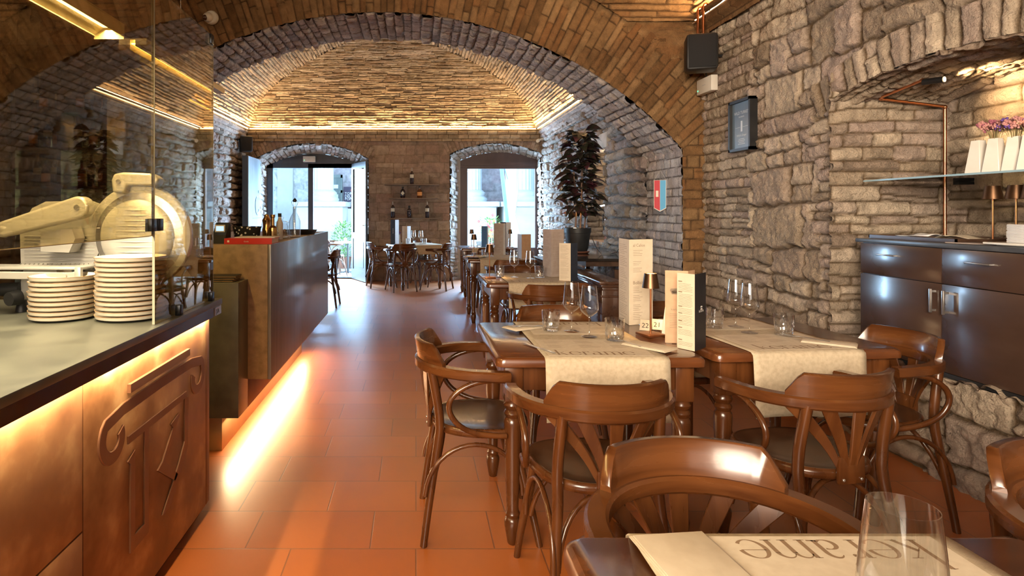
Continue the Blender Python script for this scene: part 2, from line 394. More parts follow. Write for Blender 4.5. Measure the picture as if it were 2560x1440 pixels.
def arch_outline(xl, xr, spring, apex, n=40, z0=0.0):
    c = (xl+xr)/2; hw = (xr-xl)/2; rise = apex-spring; rad = (hw*hw+rise*rise)/(2*rise); zc = apex-rad
    a = math.asin(hw/rad)
    arc = [(c+rad*math.sin(t), zc+rad*math.cos(t)) for t in np.linspace(-a, a, n)]
    return arc, (c, zc, rad)
def in_arch(X, Z, xl, xr, spring, apex):
    _, (c, zc, rad) = arch_outline(xl, xr, spring, apex)
    return (X > xl) & (X < xr) & ((Z < spring) | (np.hypot(X-c, Z-zc) < rad))
def near_poly(pts, poly):
    """nearest points on a polyline, pts (k,2)"""
    A = poly[:-1]; B = poly[1:]; D = B-A
    t = np.clip(((pts[:, None]-A[None])*D[None]).sum(-1)/((D*D).sum(-1)[None]+1e-12), 0, 1)
    Q = A[None]+t[..., None]*D[None]; d = ((Q-pts[:, None])**2).sum(-1)
    return Q[np.arange(len(pts)), d.argmin(1)]
# ================================================================ SETTING
def surf(name, g, style, seed, material, **kw):
    g = dict(g); g.update(kw); return grid_surface(name, g.pop('P'), g.pop('N'), g.pop('u'), g.pop('v'), style, seed, material, **g)
_m = masonry
def field_surface(name, g, fields, material, keep=None, snap=None, hadd=None):
    """blend several masonry fields: fields = [(style, seed, u, v, weightmask or None, swap)]"""
    global masonry
    out = None
    for (style, seed, u, v, wm) in fields:
        f = _m(u, v, style, seed)
        out = f if out is None else tuple(np.where(wm, a, b) for a, b in zip(f, out))
    if hadd is not None: out = (out[0]+hadd,)+out[1:]
    masonry = lambda *a: out
    o = grid_surface(name, g['P'], g['N'], g['u'], g['v'], 'rubble', 0, material, keep=keep, snap=snap, flip=g['flip'])
    masonry = _m
    return o

# ---- floor: terracotta tiles, rows across the room
def floor_material():
    m = mat('terracotta_tile', (0.42, 0.15, 0.05), 0.3); n, l, b = nodes(m)
    tc = n.new('ShaderNodeTexCoord'); mp = n.new('ShaderNodeMapping')
    l.new(tc.outputs['Object'], mp.inputs['Vector'])
    br = n.new('ShaderNodeTexBrick'); br.offset = 0.37; br.offset_frequency = 2; br.squash = 0.8; br.squash_frequency = 3
    br.inputs['Scale'].default_value = 1.0; br.inputs['Brick Width'].default_value = 0.50; br.inputs['Row Height'].default_value = 0.30
    br.inputs['Mortar Size'].default_value = 0.0032; br.inputs['Mortar Smooth'].default_value = 0.3; br.inputs['Bias'].default_value = 0.0
    br.inputs['Color1'].default_value = (0.40, 0.112, 0.024, 1); br.inputs['Color2'].default_value = (0.48, 0.148, 0.036, 1)
    br.inputs['Mortar'].default_value = (0.22, 0.075, 0.03, 1)
    l.new(mp.outputs['Vector'], br.inputs['Vector'])
    nz = n.new('ShaderNodeTexNoise'); nz.inputs['Scale'].default_value = 2.2; nz.inputs['Detail'].default_value = 3
    l.new(tc.outputs['Object'], nz.inputs['Vector'])
    mr = n.new('ShaderNodeMapRange'); mr.inputs['From Min'].default_value = 0.0; mr.inputs['From Max'].default_value = 1.0
    mr.inputs['To Min'].default_value = 0.75; mr.inputs['To Max'].default_value = 1.2; l.new(nz.outputs['Fac'], mr.inputs['Value'])
    sc = n.new('ShaderNodeVectorMath'); sc.operation = 'SCALE'; l.new(br.outputs['Color'], sc.inputs[0]); l.new(mr.outputs['Result'], sc.inputs['Scale'])
    l.new(sc.outputs[0], b.inputs['Base Color'])
    r2 = n.new('ShaderNodeMapRange'); r2.inputs['To Min'].default_value = 0.32; r2.inputs['To Max'].default_value = 0.38
    l.new(nz.outputs['Fac'], r2.inputs['Value']); l.new(r2.outputs['Result'], b.inputs['Roughness'])
    bp = n.new('ShaderNodeBump'); bp.inputs['Strength'].default_value = 0.5; bp.inputs['Distance'].default_value = 0.002; bp.invert = True
    l.new(br.outputs['Fac'], bp.inputs['Height'])
    l.new(bp.outputs['Normal'], b.inputs['Normal'])
    b.inputs['Specular IOR Level'].default_value = 0.8; b.inputs['Coat Weight'].default_value = 0.6; b.inputs['Coat Roughness'].default_value = 0.30; b.inputs['Coat IOR'].default_value = 1.6
    return m
M['floor'] = floor_material()
b = MB(); b.add([(-4, -3.4, 0), (3.6, -3.4, 0), (3.6, 12.25, 0), (-4, 12.25, 0)], [(0, 1, 2, 3)])
struct(b.build('floor', M['floor'], smooth=0, fix=False))

ARC = (-0.335, -0.53, 3.71); ARE = 4.30
# ---- near right wall with the arched niche
NX, NY0, NY1, NSP, NAP, NZ0 = 2.66, 2.20, 3.79, 2.05, 2.155, 0.52
narc, (ncy, nzc, nrad) = arch_outline(NY0, NY1, NSP, NAP)
g = wall_grid('x', NX, (0.9, 5.56), (-0.02, 3.20), 0.0115, -1)
Y, Z = g['u'], g['v']
inside = in_arch(Y, Z, NY0, NY1, NSP, NAP) & (Z > NZ0)
rr = np.hypot(Y-ncy, Z-nzc); th = np.arctan2(Y-ncy, Z-nzc)
ring = (rr < nrad+0.20+0.03*vnoise(Y, Z, 5, 9)) & (Z > NSP-0.06) & (Y > NY0-0.25) & (Y < NY1+0.22)
corner = (Y+0.25*vnoise(Y, Z, 91, 2.2) > 4.72) | ((Y > 3.79) & (Y < 3.98+0.2*vnoise(Y, Z, 3, 5)) & (Z < 2.1))
poly = np.array([(NY0, NZ0)]+[(NY0, NSP)]+narc+[(NY1, NSP), (NY1, NZ0), (NY0, NZ0)])
def snap_n(p):
    q = near_poly(p[:, 1:], poly); return np.stack([p[:, 0], q[:, 0], q[:, 1]], -1)
struct(field_surface('wall_right', g, [('rubble', 11, Y, Z, None), ('longbrick', 12, Y, Z, corner), ('nichering', 13, rr*1.0, th*nrad*0.8, ring)],
       M['rubble'], keep=~inside, snap=snap_n))
g = wall_grid('x', NX, (-3.1, 0.92), (-0.02, 3.2), 0.03, -1)
struct(surf('wall_right', g, 'rubble', 14, M['rubble']))
# niche interior
parts = []
g = wall_grid('x', 3.36, (2.05, 3.9), (0.45, 2.3), 0.012, -1); parts.append(surf('n', g, 'longbrick', 21, M['rubble']))
g = wall_grid('y', NY1, (2.606, 3.42), (0.45, 2.22), 0.011, -1); parts.append(surf('n', g, 'longbrick', 22, M['rubble']))
g = wall_grid('y', NY0, (2.606, 3.42), (0.45, 2.22), 0.02, 1); parts.append(surf('n', g, 'longbrick', 23, M['rubble']))
a0 = math.asin((NY1-NY0)/2/nrad)
T, X = np.meshgrid(np.linspace(-a0-0.01, a0+0.01, 150), lin(2.606, 3.42, 0.011), indexing='ij')
P = np.stack([X, ncy+nrad*np.sin(T), nzc+nrad*np.cos(T)], -1); N = np.stack([0*T, -np.sin(T), -np.cos(T)], -1)
parts.append(grid_surface('n', P, N, T*nrad, X, 'longbrick', 24, M['rubble'], swap=False, flip=True))
X, Yy = np.meshgrid(lin(2.62, 3.42, 0.03), lin(2.1, 3.9, 0.03), indexing='ij')
P = np.stack([X, Yy, 0*X+NZ0-0.02], -1); N = np.zeros_like(P); N[..., 2] = 1
parts.append(grid_surface('n', P, N, X, Yy, 'rubble', 25, M['rubble']))
struct(join_np(parts, 'wall_niche'))

# ---- cornice (stepped brick ledge) and vaults
def cornice(name, axis, const, ur, z0, nc, nrm, seed, material, step=0.011, ch=0.074, proj=0.036):
    g = wall_grid(axis, const, ur, (z0, z0+nc*ch), step, nrm)
    add = proj*(1+np.floor(np.clip((g['v']-z0)/ch, 0, nc-0.01)))
    o = field_surface(name, g, [('cornice', seed, g['u'], g['v']-z0+0.3, None)], material, hadd=add)
    # shelf on top
    pr = proj*nc+0.015
    q = MB()
    zt = z0+nc*ch-0.004
    if axis == 'y': q.box(ur[0], ur[1], min(const, const+nrm*pr), max(const, const+nrm*pr), zt-0.012, zt)
    else: q.box(min(const, const+nrm*pr), max(const, const+nrm*pr), ur[0], ur[1], zt-0.012, zt)
    s_ = q.build('trim_ledge', M['ledge'], smooth=0); struct(s_)
    return struct(o)
M['ledge'] = noise_mat('ledge_brick', (0.36, 0.22, 0.12), (0.5, 0.33, 0.19), (9, 9, 9), (0.8, 0.9))
def vault(name, B, rise, seed, material, step=0.012, sides='blrf', cut=None, coarse=()):
    x0, x1, y0, y1, z0 = B['x0'], B['x1'], B['y0'], B['y1'], B['z']
    hx, hy = (x1-x0)/2, (y1-y0)/2
    outs = []
    for k, sd in enumerate(sides):
        st = 0.04 if sd in coarse else step
        hw = hy if sd in 'bf' else hx
        L = 1.45*(hw+rise)/2*1.1
        ph = np.linspace(0, PI/2, int(L/st)); m = 1-np.cos(ph); zz = z0+rise*np.sin(ph)
        arc = np.concatenate([[0], np.cumsum(np.hypot(np.diff(m*hw), np.diff(zz)))])
        lo, hi = (x0, x1) if sd in 'bf' else (y0, y1); oh = hx if sd in 'bf' else hy
        S, _ = np.meshgrid(lin(lo, hi, st), ph, indexing='ij'); Mm = np.broadcast_to(m, S.shape); ZZ = np.broadcast_to(zz, S.shape); A = np.broadcast_to(arc, S.shape)
        a_, b_ = lo+oh*Mm, hi-oh*Mm
        keep = (S > a_-st*1.5) & (S < b_+st*1.5)
        Sc = np.clip(S, a_, b_)
        nz = -np.sin(np.broadcast_to(ph, S.shape)); nh = -np.cos(np.broadcast_to(ph, S.shape))
        Nm = np.sqrt((nz*hw)**2+(nh*rise)**2); ny, nv = nh*rise/Nm, nz*hw/Nm
        if sd == 'b': P = np.stack([Sc, y1-hy*Mm, ZZ], -1); N = np.stack([0*ny, ny, nv], -1)
        if sd == 'f': P = np.stack([Sc, y0+hy*Mm, ZZ], -1); N = np.stack([0*ny, -ny, nv], -1)
        if sd == 'r': P = np.stack([x1-hx*Mm, Sc, ZZ], -1); N = np.stack([ny, 0*ny, nv], -1)
        if sd == 'l': P = np.stack([x0+hx*Mm, Sc, ZZ], -1); N = np.stack([-ny, 0*ny, nv], -1)
        if cut is not None: keep = keep & cut(P)
        outs.append(grid_surface('v', P, N, S, A*1.0, 'brick', seed+k, material, keep=keep, flip=sd in 'bl'))
    return struct(join_np(outs, name))
vault('ceiling_far', FAR, 1.16, 31, M['vault'], step=0.0115, coarse=('f',),
      cut=lambda P: ~((np.hypot(P[..., 0]-ARC[0], P[..., 2]-ARC[1]) < ARC[2]+0.22) & (P[..., 1] < 7.3)))
vault('ceiling_near', NEAR, 1.15, 41, M['archface'], step=0.014, sides='brlf', coarse=('l', 'f'),
      cut=lambda P: ~((np.hypot(P[..., 0]-ARC[0], P[..., 2]-ARC[1]) < ARE-0.03) & (P[..., 1] > 4.6)))
cornice('trim_cornice_back', 'y', 11.60, (-3.34, 2.46), 2.70, 3, -1, 51, M['vault'])
cornice('trim_cornice_right', 'x', 2.46, (6.3, 11.6), 2.70, 3, -1, 52, M['soffit'])
cornice('trim_cornice_left', 'x', -3.34, (6.3, 11.6), 2.70, 3, 1, 53, M['soffit'])
cornice('trim_cornice_near', 'x', NX, (0.6, 5.53), 2.94, 2, -1, 54, M['archface'], proj=0.05)

# ---- the great arch between the two rooms
cx, cz, ar = ARC; AY0, AY1 = 5.53, 6.35; XR, XL = 2.455, -3.125; tha = math.asin((XR-cx)/ar)
T, Rr = np.meshgrid(np.linspace(-tha, tha, int(2*tha*3.9/0.0115)), lin(ar, ARE+0.02, 0.0115), indexing='ij')
P = np.stack([cx+Rr*np.sin(T), 0*T+AY0, cz+Rr*np.cos(T)], -1); N = np.zeros_like(P); N[..., 1] = -1
o1 = grid_surface('a', P, N, T*3.9, Rr, 'voussoir', 61, M['archface'], keep=P[..., 0] < 2.70, swap=True, flip=True)
g = wall_grid('y', AY0+0.008, (2.44, 2.70), (0, 2.2), 0.0115, -1); o2 = surf('a', g, 'pier', 62, M['archface'], keep=(g['u'] >= XR) & ((g['v'] < 1.915+(g['u']-XR)*0.87)), snap=lambda p: np.stack([np.maximum(p[:, 0], XR), p[:, 1], np.minimum(p[:, 2], 1.93+(p[:, 0]-XR)*0.87)], -1))
g = wall_grid('y', AY0+0.012, (0.9, 2.70), (2.9, 3.75), 0.013, -1)
o3 = surf('a', g, 'brick', 63, M['archface'], keep=np.hypot(g['u']-cx, g['v']-cz) > ARE-0.02)
g = wall_grid('y', AY0+0.008, (-3.6, XL), (0, 3.2), 0.02, -1); o4 = surf('a', g, 'pier', 64, M['archface'], keep=np.hypot(g['u']-cx, g['v']-cz) > ar)
g = wall_grid('y', AY0+0.02, (-3.6, 2.7), (2.0, 4.4), 0.05, -1); o5 = surf('a', g, 'brick', 65, M['archface'], keep=np.hypot(g['u']-cx, g['v']-cz) > ARE-0.1)
struct(join_np([o1, o2, o3, o4, o5], 'wall_arch_front'))
T, Yy = np.meshgrid(np.linspace(-tha, tha, int(2*tha*ar/0.011)), lin(AY0-0.020, AY1+0.01, 0.011), indexing='ij')
P = np.stack([cx+ar*np.sin(T), Yy, cz+ar*np.cos(T)], -1); N = np.stack([-np.sin(T), 0*T, -np.cos(T)], -1)
o1 = grid_surface('a', P, N, T*ar, Yy, 'soffit', 66, M['soffit'], swap=True, flip=True)
g = wall_grid('x', XR, (AY0-0.018, AY1+0.01), (0, 1.93), 0.011, -1); o2 = surf('a', g, 'pier', 67, M['soffit'])
g = wall_grid('x', XL, (AY0-0.004, AY1+0.01), (0, 1.93), 0.02, 1); o3 = surf('a', g, 'pier', 68, M['soffit'])
g = wall_grid('y', AY1, (-3.5, 2.7), (0, 4.3), 0.05, 1)
o4 = surf('a', g, 'brick', 69, M['soffit'], keep=~((np.hypot(g['u']-cx, g['v']-cz) < ar+0.02) & (g['u'] > XL-0.02) & (g['u'] < XR+0.02)))
struct(join_np([o1, o2, o3, o4], 'wall_arch_soffit'))

# ---- far room walls
RN = dict(y0=7.72, y1=8.55, z0=0.95, z1=2.16)
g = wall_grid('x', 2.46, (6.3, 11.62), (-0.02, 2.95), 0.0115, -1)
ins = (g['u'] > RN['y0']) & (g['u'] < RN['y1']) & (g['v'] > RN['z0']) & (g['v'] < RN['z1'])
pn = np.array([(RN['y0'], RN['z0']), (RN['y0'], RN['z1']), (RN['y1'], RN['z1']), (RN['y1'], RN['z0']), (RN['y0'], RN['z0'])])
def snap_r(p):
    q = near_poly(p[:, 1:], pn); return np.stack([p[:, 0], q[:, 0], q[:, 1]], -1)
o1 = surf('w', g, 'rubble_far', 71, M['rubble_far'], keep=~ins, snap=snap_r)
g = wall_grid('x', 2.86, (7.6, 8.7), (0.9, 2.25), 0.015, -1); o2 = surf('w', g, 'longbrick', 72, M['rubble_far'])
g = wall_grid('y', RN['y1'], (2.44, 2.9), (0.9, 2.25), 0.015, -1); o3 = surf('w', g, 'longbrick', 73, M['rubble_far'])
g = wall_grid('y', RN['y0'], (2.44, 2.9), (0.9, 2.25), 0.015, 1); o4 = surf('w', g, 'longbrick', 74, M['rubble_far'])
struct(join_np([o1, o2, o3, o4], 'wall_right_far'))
q = MB(); q.box(2.42, 2.9, RN['y0']-0.05, RN['y1']+0.05, RN['z0']-0.04, RN['z0'], bev=0.006); struct(q.build('trim_1', M['ledge']))
q = MB(); q.box(2.40, 2.9, RN['y0']-0.16, RN['y1']+0.14, RN['z1'], RN['z1']+0.2, bev=0.02)
M['lintel'] = noise_mat('lintel_stone', (0.42, 0.38, 0.33), (0.58, 0.53, 0.47), (6, 6, 6), (0.8, 0.9), bump=0.4)
struct(q.build('trim_2', M['lintel']))
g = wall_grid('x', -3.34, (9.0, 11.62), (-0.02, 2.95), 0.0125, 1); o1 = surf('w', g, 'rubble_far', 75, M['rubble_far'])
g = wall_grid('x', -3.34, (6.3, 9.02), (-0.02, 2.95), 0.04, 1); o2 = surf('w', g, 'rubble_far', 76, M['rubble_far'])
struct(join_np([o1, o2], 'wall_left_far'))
# back wall with door and window openings
DO = dict(xl=-3.10, xr=-0.915, sp=2.37, ap=2.665); WO = dict(xl=0.65, xr=2.44, sp=2.46, ap=2.665)
DI = dict(xl=-2.99, xr=-1.12, sp=2.22, ap=2.50); WI = dict(xl=0.885, xr=2.47, sp=2.36, ap=2.53)
BY0, BY1 = 11.60, 12.10
g = wall_grid('y', BY0, (-3.36, 2.48), (-0.02, 2.78), 0.0115, -1); X, Z = g['u'], g['v']
ins = np.zeros_like(X, bool); rings = np.zeros_like(X, bool); RR = np.zeros_like(X); TT = np.zeros_like(X); polys = []
for o_ in (DO, WO):
    arc, (c_, z_, r_) = arch_outline(o_['xl'], o_['xr'], o_['sp'], o_['ap'])
    ins |= in_arch(X, Z, o_['xl'], o_['xr'], o_['sp'], o_['ap'])
    rr = np.hypot(X-c_, Z-z_)
    k = (rr < r_+0.22) & (Z > o_['sp']-0.02) & (X > o_['xl']-0.12) & (X < o_['xr']+0.12)
    rings |= k; RR = np.where(k, rr, RR); TT = np.where(k, np.arctan2(X-c_, Z-z_)*r_, TT)
    polys.append(np.array([(o_['xl'], -0.05)]+arc+[(o_['xr'], -0.05)]))
def snap_b(p):
    q1 = near_poly(p[:, [0, 2]], polys[0]); q2 = near_poly(p[:, [0, 2]], polys[1])
    q = np.where((p[:, 0] < 0)[:, None], q1, q2); return np.stack([q[:, 0], p[:, 1], q[:, 1]], -1)
struct(field_surface('wall_back', g, [('ashlar', 81, X, Z, None), ('voussoir', 82, RR, TT, rings)], M['back_stone'], keep=~ins, snap=snap_b))
def reveal(name, A, B, seed, material):
    def line(o_):
        arc, _ = arch_outline(o_['xl'], o_['xr'], o_['sp'], o_['ap'], 140)
        nL = int(o_['sp']/0.012)
        return np.array([(o_['xl'], z) for z in np.linspace(-0.02, o_['sp'], 200)[:-1]]+arc+[(o_['xr'], z) for z in np.linspace(o_['sp'], -0.02, 200)[1:]])
    a, c = line(A), line(B); t = lin(0, 1, 0.012/0.5)
    P = np.zeros((len(a), len(t), 3)); P[..., 0] = a[:, None, 0]*(1-t)+c[:, None, 0]*t; P[..., 2] = a[:, None, 1]*(1-t)+c[:, None, 1]*t; P[..., 1] = BY0-0.004+t*(BY1-BY0+0.06)
    du = np.gradient(P, axis=0); dv = np.gradient(P, axis=1); N = np.cross(du, dv); N /= np.linalg.norm(N, axis=-1, keepdims=True)+1e-9
    mid = np.array([(A['xl']+A['xr'])/2, 11.8, 1.2]); sgn = np.sign(((mid-P)*N).sum(-1)); N *= np.where(sgn == 0, 1, sgn)[..., None]
    s_ = np.concatenate([[0], np.cumsum(np.hypot(*np.diff(a, axis=0).T))])
    U, V = np.meshgrid(s_, t*0.5, indexing='ij')
    return struct(grid_surface(name, P, N, V, U, 'reveal', seed, material, flip=False))
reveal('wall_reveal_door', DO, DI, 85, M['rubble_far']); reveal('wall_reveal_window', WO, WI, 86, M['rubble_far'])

# ---- plain enclosure that nothing shows of: left wall, rear wall, and the building's mass
g = wall_grid('x', -3.5, (-3.1, 5.6), (0, 3.2), 0.04, 1); struct(surf('wall_left', g, 'rubble', 91, M['rubble']))
g = wall_grid('y', -3.0, (-3.6, 2.8), (0, 3.2), 0.05, 1); struct(surf('wall_rear', g, 'rubble', 92, M['rubble']))
M['mass'] = mat('outer_plaster', (0.3, 0.27, 0.24), 0.9)
def slab(name, *a): q = MB(); q.box(*a); return struct(q.build(name, M['mass'], smooth=0))
slab('ceiling_slab', -4.4, 4.0, -3.6, 12.15, 4.45, 4.7)
slab('wall_outer_left', -4.4, -4.1, -3.6, 12.15, -0.1, 4.5)
slab('wall_outer_right', 3.7, 4.0, -3.6, 12.15, -0.1, 4.5)
slab('wall_outer_rear', -4.4, 4.0, -3.6, -3.3, -0.1, 4.5)
slab('floor_slab', -4.4, 4.0, -3.6, 12.15, -0.3, -0.06)
def facade_piece(name, x0, x1, z0, z1): return slab(name, x0, x1, 11.98, 12.15, z0, z1)
facade_piece('wall_outer_back', -4.4, DI['xl']-0.0, -0.1, 4.5); facade_piece('wall_outer_back', DI['xr'], WI['xl'], -0.1, 4.5)
facade_piece('wall_outer_back', WI['xr'], 4.0, -0.1, 4.5); facade_piece('wall_outer_back', DI['xl'], DI['xr'], 2.5, 4.5); facade_piece('wall_outer_back', WI['xl'], WI['xr'], 2.53, 4.5)
# ================================================================ MATERIALS FOR THINGS
M['wood'] = noise_mat('walnut_wood', (0.062, 0.019, 0.005), (0.122, 0.041, 0.011), (14, 14, 2.2), (0.22, 0.34), 6, coat=0.35, dist=0.8, c3=(0.088, 0.029, 0.008))
M['wood_h'] = noise_mat('walnut_wood_bent', (0.062, 0.019, 0.005), (0.115, 0.039, 0.0105), (2.0, 5, 24), (0.20, 0.32), 6, coat=0.4, dist=0.5, c3=(0.088, 0.029, 0.008))
M['seatwood'] = noise_mat('seat_wood', (0.055, 0.024, 0.012), (0.095, 0.042, 0.02), (12, 3, 3), (0.2, 0.3), 5, coat=0.35, dist=0.6)
M['tablewood'] = noise_mat('table_wood', (0.075, 0.022, 0.007), (0.14, 0.046, 0.014), (3, 16, 16), (0.16, 0.30), 6, coat=0.4, dist=1.0, c3=(0.10, 0.032, 0.010))
M['linen'] = noise_mat('linen', (0.44, 0.355, 0.24), (0.53, 0.44, 0.31), (60, 60, 60), (0.85, 0.95), 4, bump=0.35, bscale=700)
M['paper'] = noise_mat('paper', (0.57, 0.48, 0.355), (0.63, 0.54, 0.41), (40, 40, 40), (0.7, 0.8))
M['cream_card'] = noise_mat('cream_card', (0.62, 0.52, 0.38), (0.66, 0.56, 0.42), (30, 30, 30), (0.6, 0.7))
M['tan_card'] = noise_mat('tan_card', (0.48, 0.29, 0.165), (0.53, 0.33, 0.19), (30, 30, 30), (0.6, 0.7))
M['grey_card'] = noise_mat('grey_card', (0.36, 0.29, 0.25), (0.40, 0.33, 0.29), (30, 30, 30), (0.6, 0.7))
M['white_card'] = noise_mat('white_card', (0.74, 0.74, 0.74), (0.80, 0.80, 0.80), (30, 30, 30), (0.6, 0.7))
M['black_card'] = noise_mat('black_card', (0.012, 0.012, 0.014), (0.02, 0.02, 0.023), (30, 30, 30), (0.4, 0.5))
M['navy_card'] = noise_mat('navy_card', (0.02, 0.03, 0.05), (0.03, 0.04, 0.06), (30, 30, 30), (0.4, 0.5))
M['blue_card'] = noise_mat('blue_card', (0.06, 0.17, 0.36), (0.08, 0.20, 0.40), (30, 30, 30), (0.4, 0.5))
M['ink'] = mat('ink', (0.24, 0.17, 0.11), 0.7)
M['lightink'] = mat('light_ink', (0.75, 0.72, 0.68), 0.6)
M['glass'] = thin_glass('clear_glass', (0.975, 0.98, 0.98), 1.5, 1.7, 0.0, base=0.025)
M['tumbler'] = thin_glass('cut_glass', (0.96, 0.97, 0.97), 1.5, 3.2, 0.02, base=0.06)
M['steel'] = noise_mat('steel', (0.55, 0.54, 0.52), (0.66, 0.65, 0.62), (20, 20, 20), (0.2, 0.3), metal=0.85)
M['bronze'] = noise_mat('bronze_metal', (0.10, 0.055, 0.03), (0.14, 0.075, 0.04), (20, 20, 20), (0.3, 0.4), metal=0.9)
M['lampbronze'] = noise_mat('lamp_copper', (0.30, 0.12, 0.05), (0.36, 0.15, 0.06), (20, 20, 20), (0.28, 0.36), metal=0.85)
M['led'] = mat('led_glow', (1, 0.8, 0.5), 0.5, emit=(1.0, 0.66, 0.32), es=14)
M['led_line'] = mat('led_line', (1, 0.8, 0.5), 0.5, emit=(1.0, 0.72, 0.36), es=3.5)
M['ceramic'] = noise_mat('white_ceramic', (0.74, 0.70, 0.62), (0.80, 0.76, 0.69), (10, 10, 10), (0.12, 0.2), coat=0.5)
M['black'] = noise_mat('black_plastic', (0.012, 0.012, 0.013), (0.02, 0.02, 0.02), (10, 10, 10), (0.4, 0.5))
M['darkwood'] = noise_mat('dark_wood', (0.045, 0.024, 0.015), (0.085, 0.046, 0.028), (10, 2, 10), (0.25, 0.4), 5, coat=0.3, dist=0.6)

# ================================================================ FURNITURE
def superell(a, b, n, k, y0=0.0, front=1.0):
    out = []
    for i in range(n):
        t = 2*PI*i/n; c_, s_ = math.cos(t), math.sin(t)
        x = a*math.copysign(abs(c_)**(2/k), c_); y = b*math.copysign(abs(s_)**(2/k), s_)
        out.append((x*(1+0.10*(y/b)*front), y+y0))
    return out
def bez(p0, p1, p2, p3, n=14):
    p0, p1, p2, p3 = map(Vector, (p0, p1, p2, p3)); o = []
    for i in range(n+1):
        t = i/n; o.append(p0*(1-t)**3+p1*3*t*(1-t)**2+p2*3*t*t*(1-t)+p3*t**3)
    return o
def rail_pt(a):
    """point of the bent arm rail, a from -1 (left arm tip) to 1"""
    L = abs(a); sg = 1 if a > 0 else -1
    if L > 0.62:
        t = (L-0.62)/0.38; x = 0.262+0.010*t-0.014*t*t; y = 0.02+0.085*t
    else:
        ang = L/0.62*PI/2; x = 0.262*math.sin(ang); y = 0.02-0.262*math.cos(ang)
    return Vector((sg*x, y, 0.705-0.012*max(0, (L-0.3))))
def make_chair():
    root = thing('bentwood_armchair', 'walnut bentwood armchair', 'chair')
    W = M['wood']
    # seat: thick rounded plywood disc with a shallow dish and a ring below
    q = MB(); n = 44
    for (k, z) in ((0.93, 0.43), (1.0, 0.437), (1.02, 0.452), (1.0, 0.466), (0.96, 0.470), (0.90, 0.466), (0.55, 0.457), (0.2, 0.455)):
        q.v += [(x*k, y*k+0.01, z) for (x, y) in superell(0.205, 0.205, n, 2.5)]
    rows = 8
    for r in range(rows-1):
        for i in range(n): q.f.append((r*n+i, r*n+(i+1) % n, (r+1)*n+(i+1) % n, (r+1)*n+i)); q.mi.append(1 if r >= 4 else 0)
    q.f.append(tuple(range(n))[::-1]); q.mi.append(0); q.f.append(tuple((rows-1)*n+i for i in range(n))); q.mi.append(1)
    q.build('seat', [W, M['seatwood']], root, 50)
    for sx in (-1, 1):
        q = MB(); p = bez((sx*0.205, -0.232, 0), (sx*0.185, -0.20, 0.25), (sx*0.165, -0.17, 0.40), (sx*0.168, -0.165, 0.46), 10)+bez((sx*0.168, -0.165, 0.47), (sx*0.168, -0.165, 0.55), (sx*0.165, -0.185, 0.62), (sx*0.16, -0.198, 0.70), 8)
        q.tube(p, [0.0145+0.004*min(1, v.z/0.42) for v in p], 10); q.build('leg', W, root, 50)
        q = MB(); p = bez((sx*0.205, 0.235, 0), (sx*0.19, 0.20, 0.2), (sx*0.165, 0.155, 0.3), (sx*0.160, 0.145, 0.435), 10)
        q.tube(p, [0.0125+0.0065*min(1, v.z/0.40) for v in p], 10); q.build('leg', W, root, 50)
        # looped arm support
        q = MB(); a_ = rail_pt(sx*0.92)
        p = bez((a_.x, a_.y, 0.683), (sx*0.262, -0.02, 0.70), (sx*0.268, -0.155, 0.64), (sx*0.262, -0.130, 0.56), 12)+bez((sx*0.262, -0.130, 0.56), (sx*0.256, -0.105, 0.49), (sx*0.235, -0.03, 0.455), (sx*0.218, 0.10, 0.450), 12)[1:]
        q.tube(p, 0.0115, 8); q.build('arm_support', W, root, 60)
        # braces under the seat
        q = MB(); p = bez((sx*0.187, 0.17, 0.20), (sx*0.18, 0.17, 0.47), (sx*0.185, -0.20, 0.47), (sx*0.20, -0.225, 0.20), 18)
        q.tube(p, 0.0095, 8); q.build('brace', W, root, 60)
    q = MB(); q.tube(bez((-0.17, 0.16, 0.20), (-0.14, 0.10, 0.48), (0.14, 0.10, 0.48), (0.17, 0.16, 0.20), 18), 0.0095, 8); q.build('brace', W, root, 60)
    q = MB(); q.tube(bez((-0.178, -0.205, 0.20), (-0.14, -0.12, 0.49), (0.14, -0.12, 0.49), (0.178, -0.205, 0.20), 18), 0.0095, 8); q.build('brace', W, root, 60)
    # arm rail and crest
    q = MB(); A = np.linspace(-1, 1, 49)
    q.tube([rail_pt(a) for a in A], 0, flat=lambda t: (0.025, 0.0205), up=(0, 0, 1)); q.build('arm_rail', M['wood_h'], root, 40)
    q = MB(); K = 26; ring = []
    for i in range(K+1):
        a = -0.345+0.69*i/K; p = rail_pt(a); d = (p-Vector((0, 0.02, p.z))).normalized()
        e_ = min(1, (0.345-abs(a))/0.07); h = 0.020+0.068*e_
        lean = 0.012*e_
        ring.append([p-d*0.012+Vector((0, 0, 0.016)), p+d*0.014+Vector((0, 0, 0.016)), p+d*(0.014+lean)+Vector((0, 0, h+0.010)), p+d*(0.009+lean)+Vector((0, 0, h+0.014)), p+d*(-0.006+lean)+Vector((0, 0, h+0.014)), p+d*(-0.010+lean)+Vector((0, 0, h+0.010))])
    for r_ in ring: q.v += [tuple(x) for x in r_]
    for i in range(K):
        for k in range(6): q.f.append((i*6+k, i*6+(k+1) % 6, (i+1)*6+(k+1) % 6, (i+1)*6+k)); q.mi.append(0)
    q.f += [tuple(range(6))[::-1], tuple(K*6+k for k in range(6))]; q.mi += [0, 0]
    q.build('crest', M['wood_h'], root, 40)
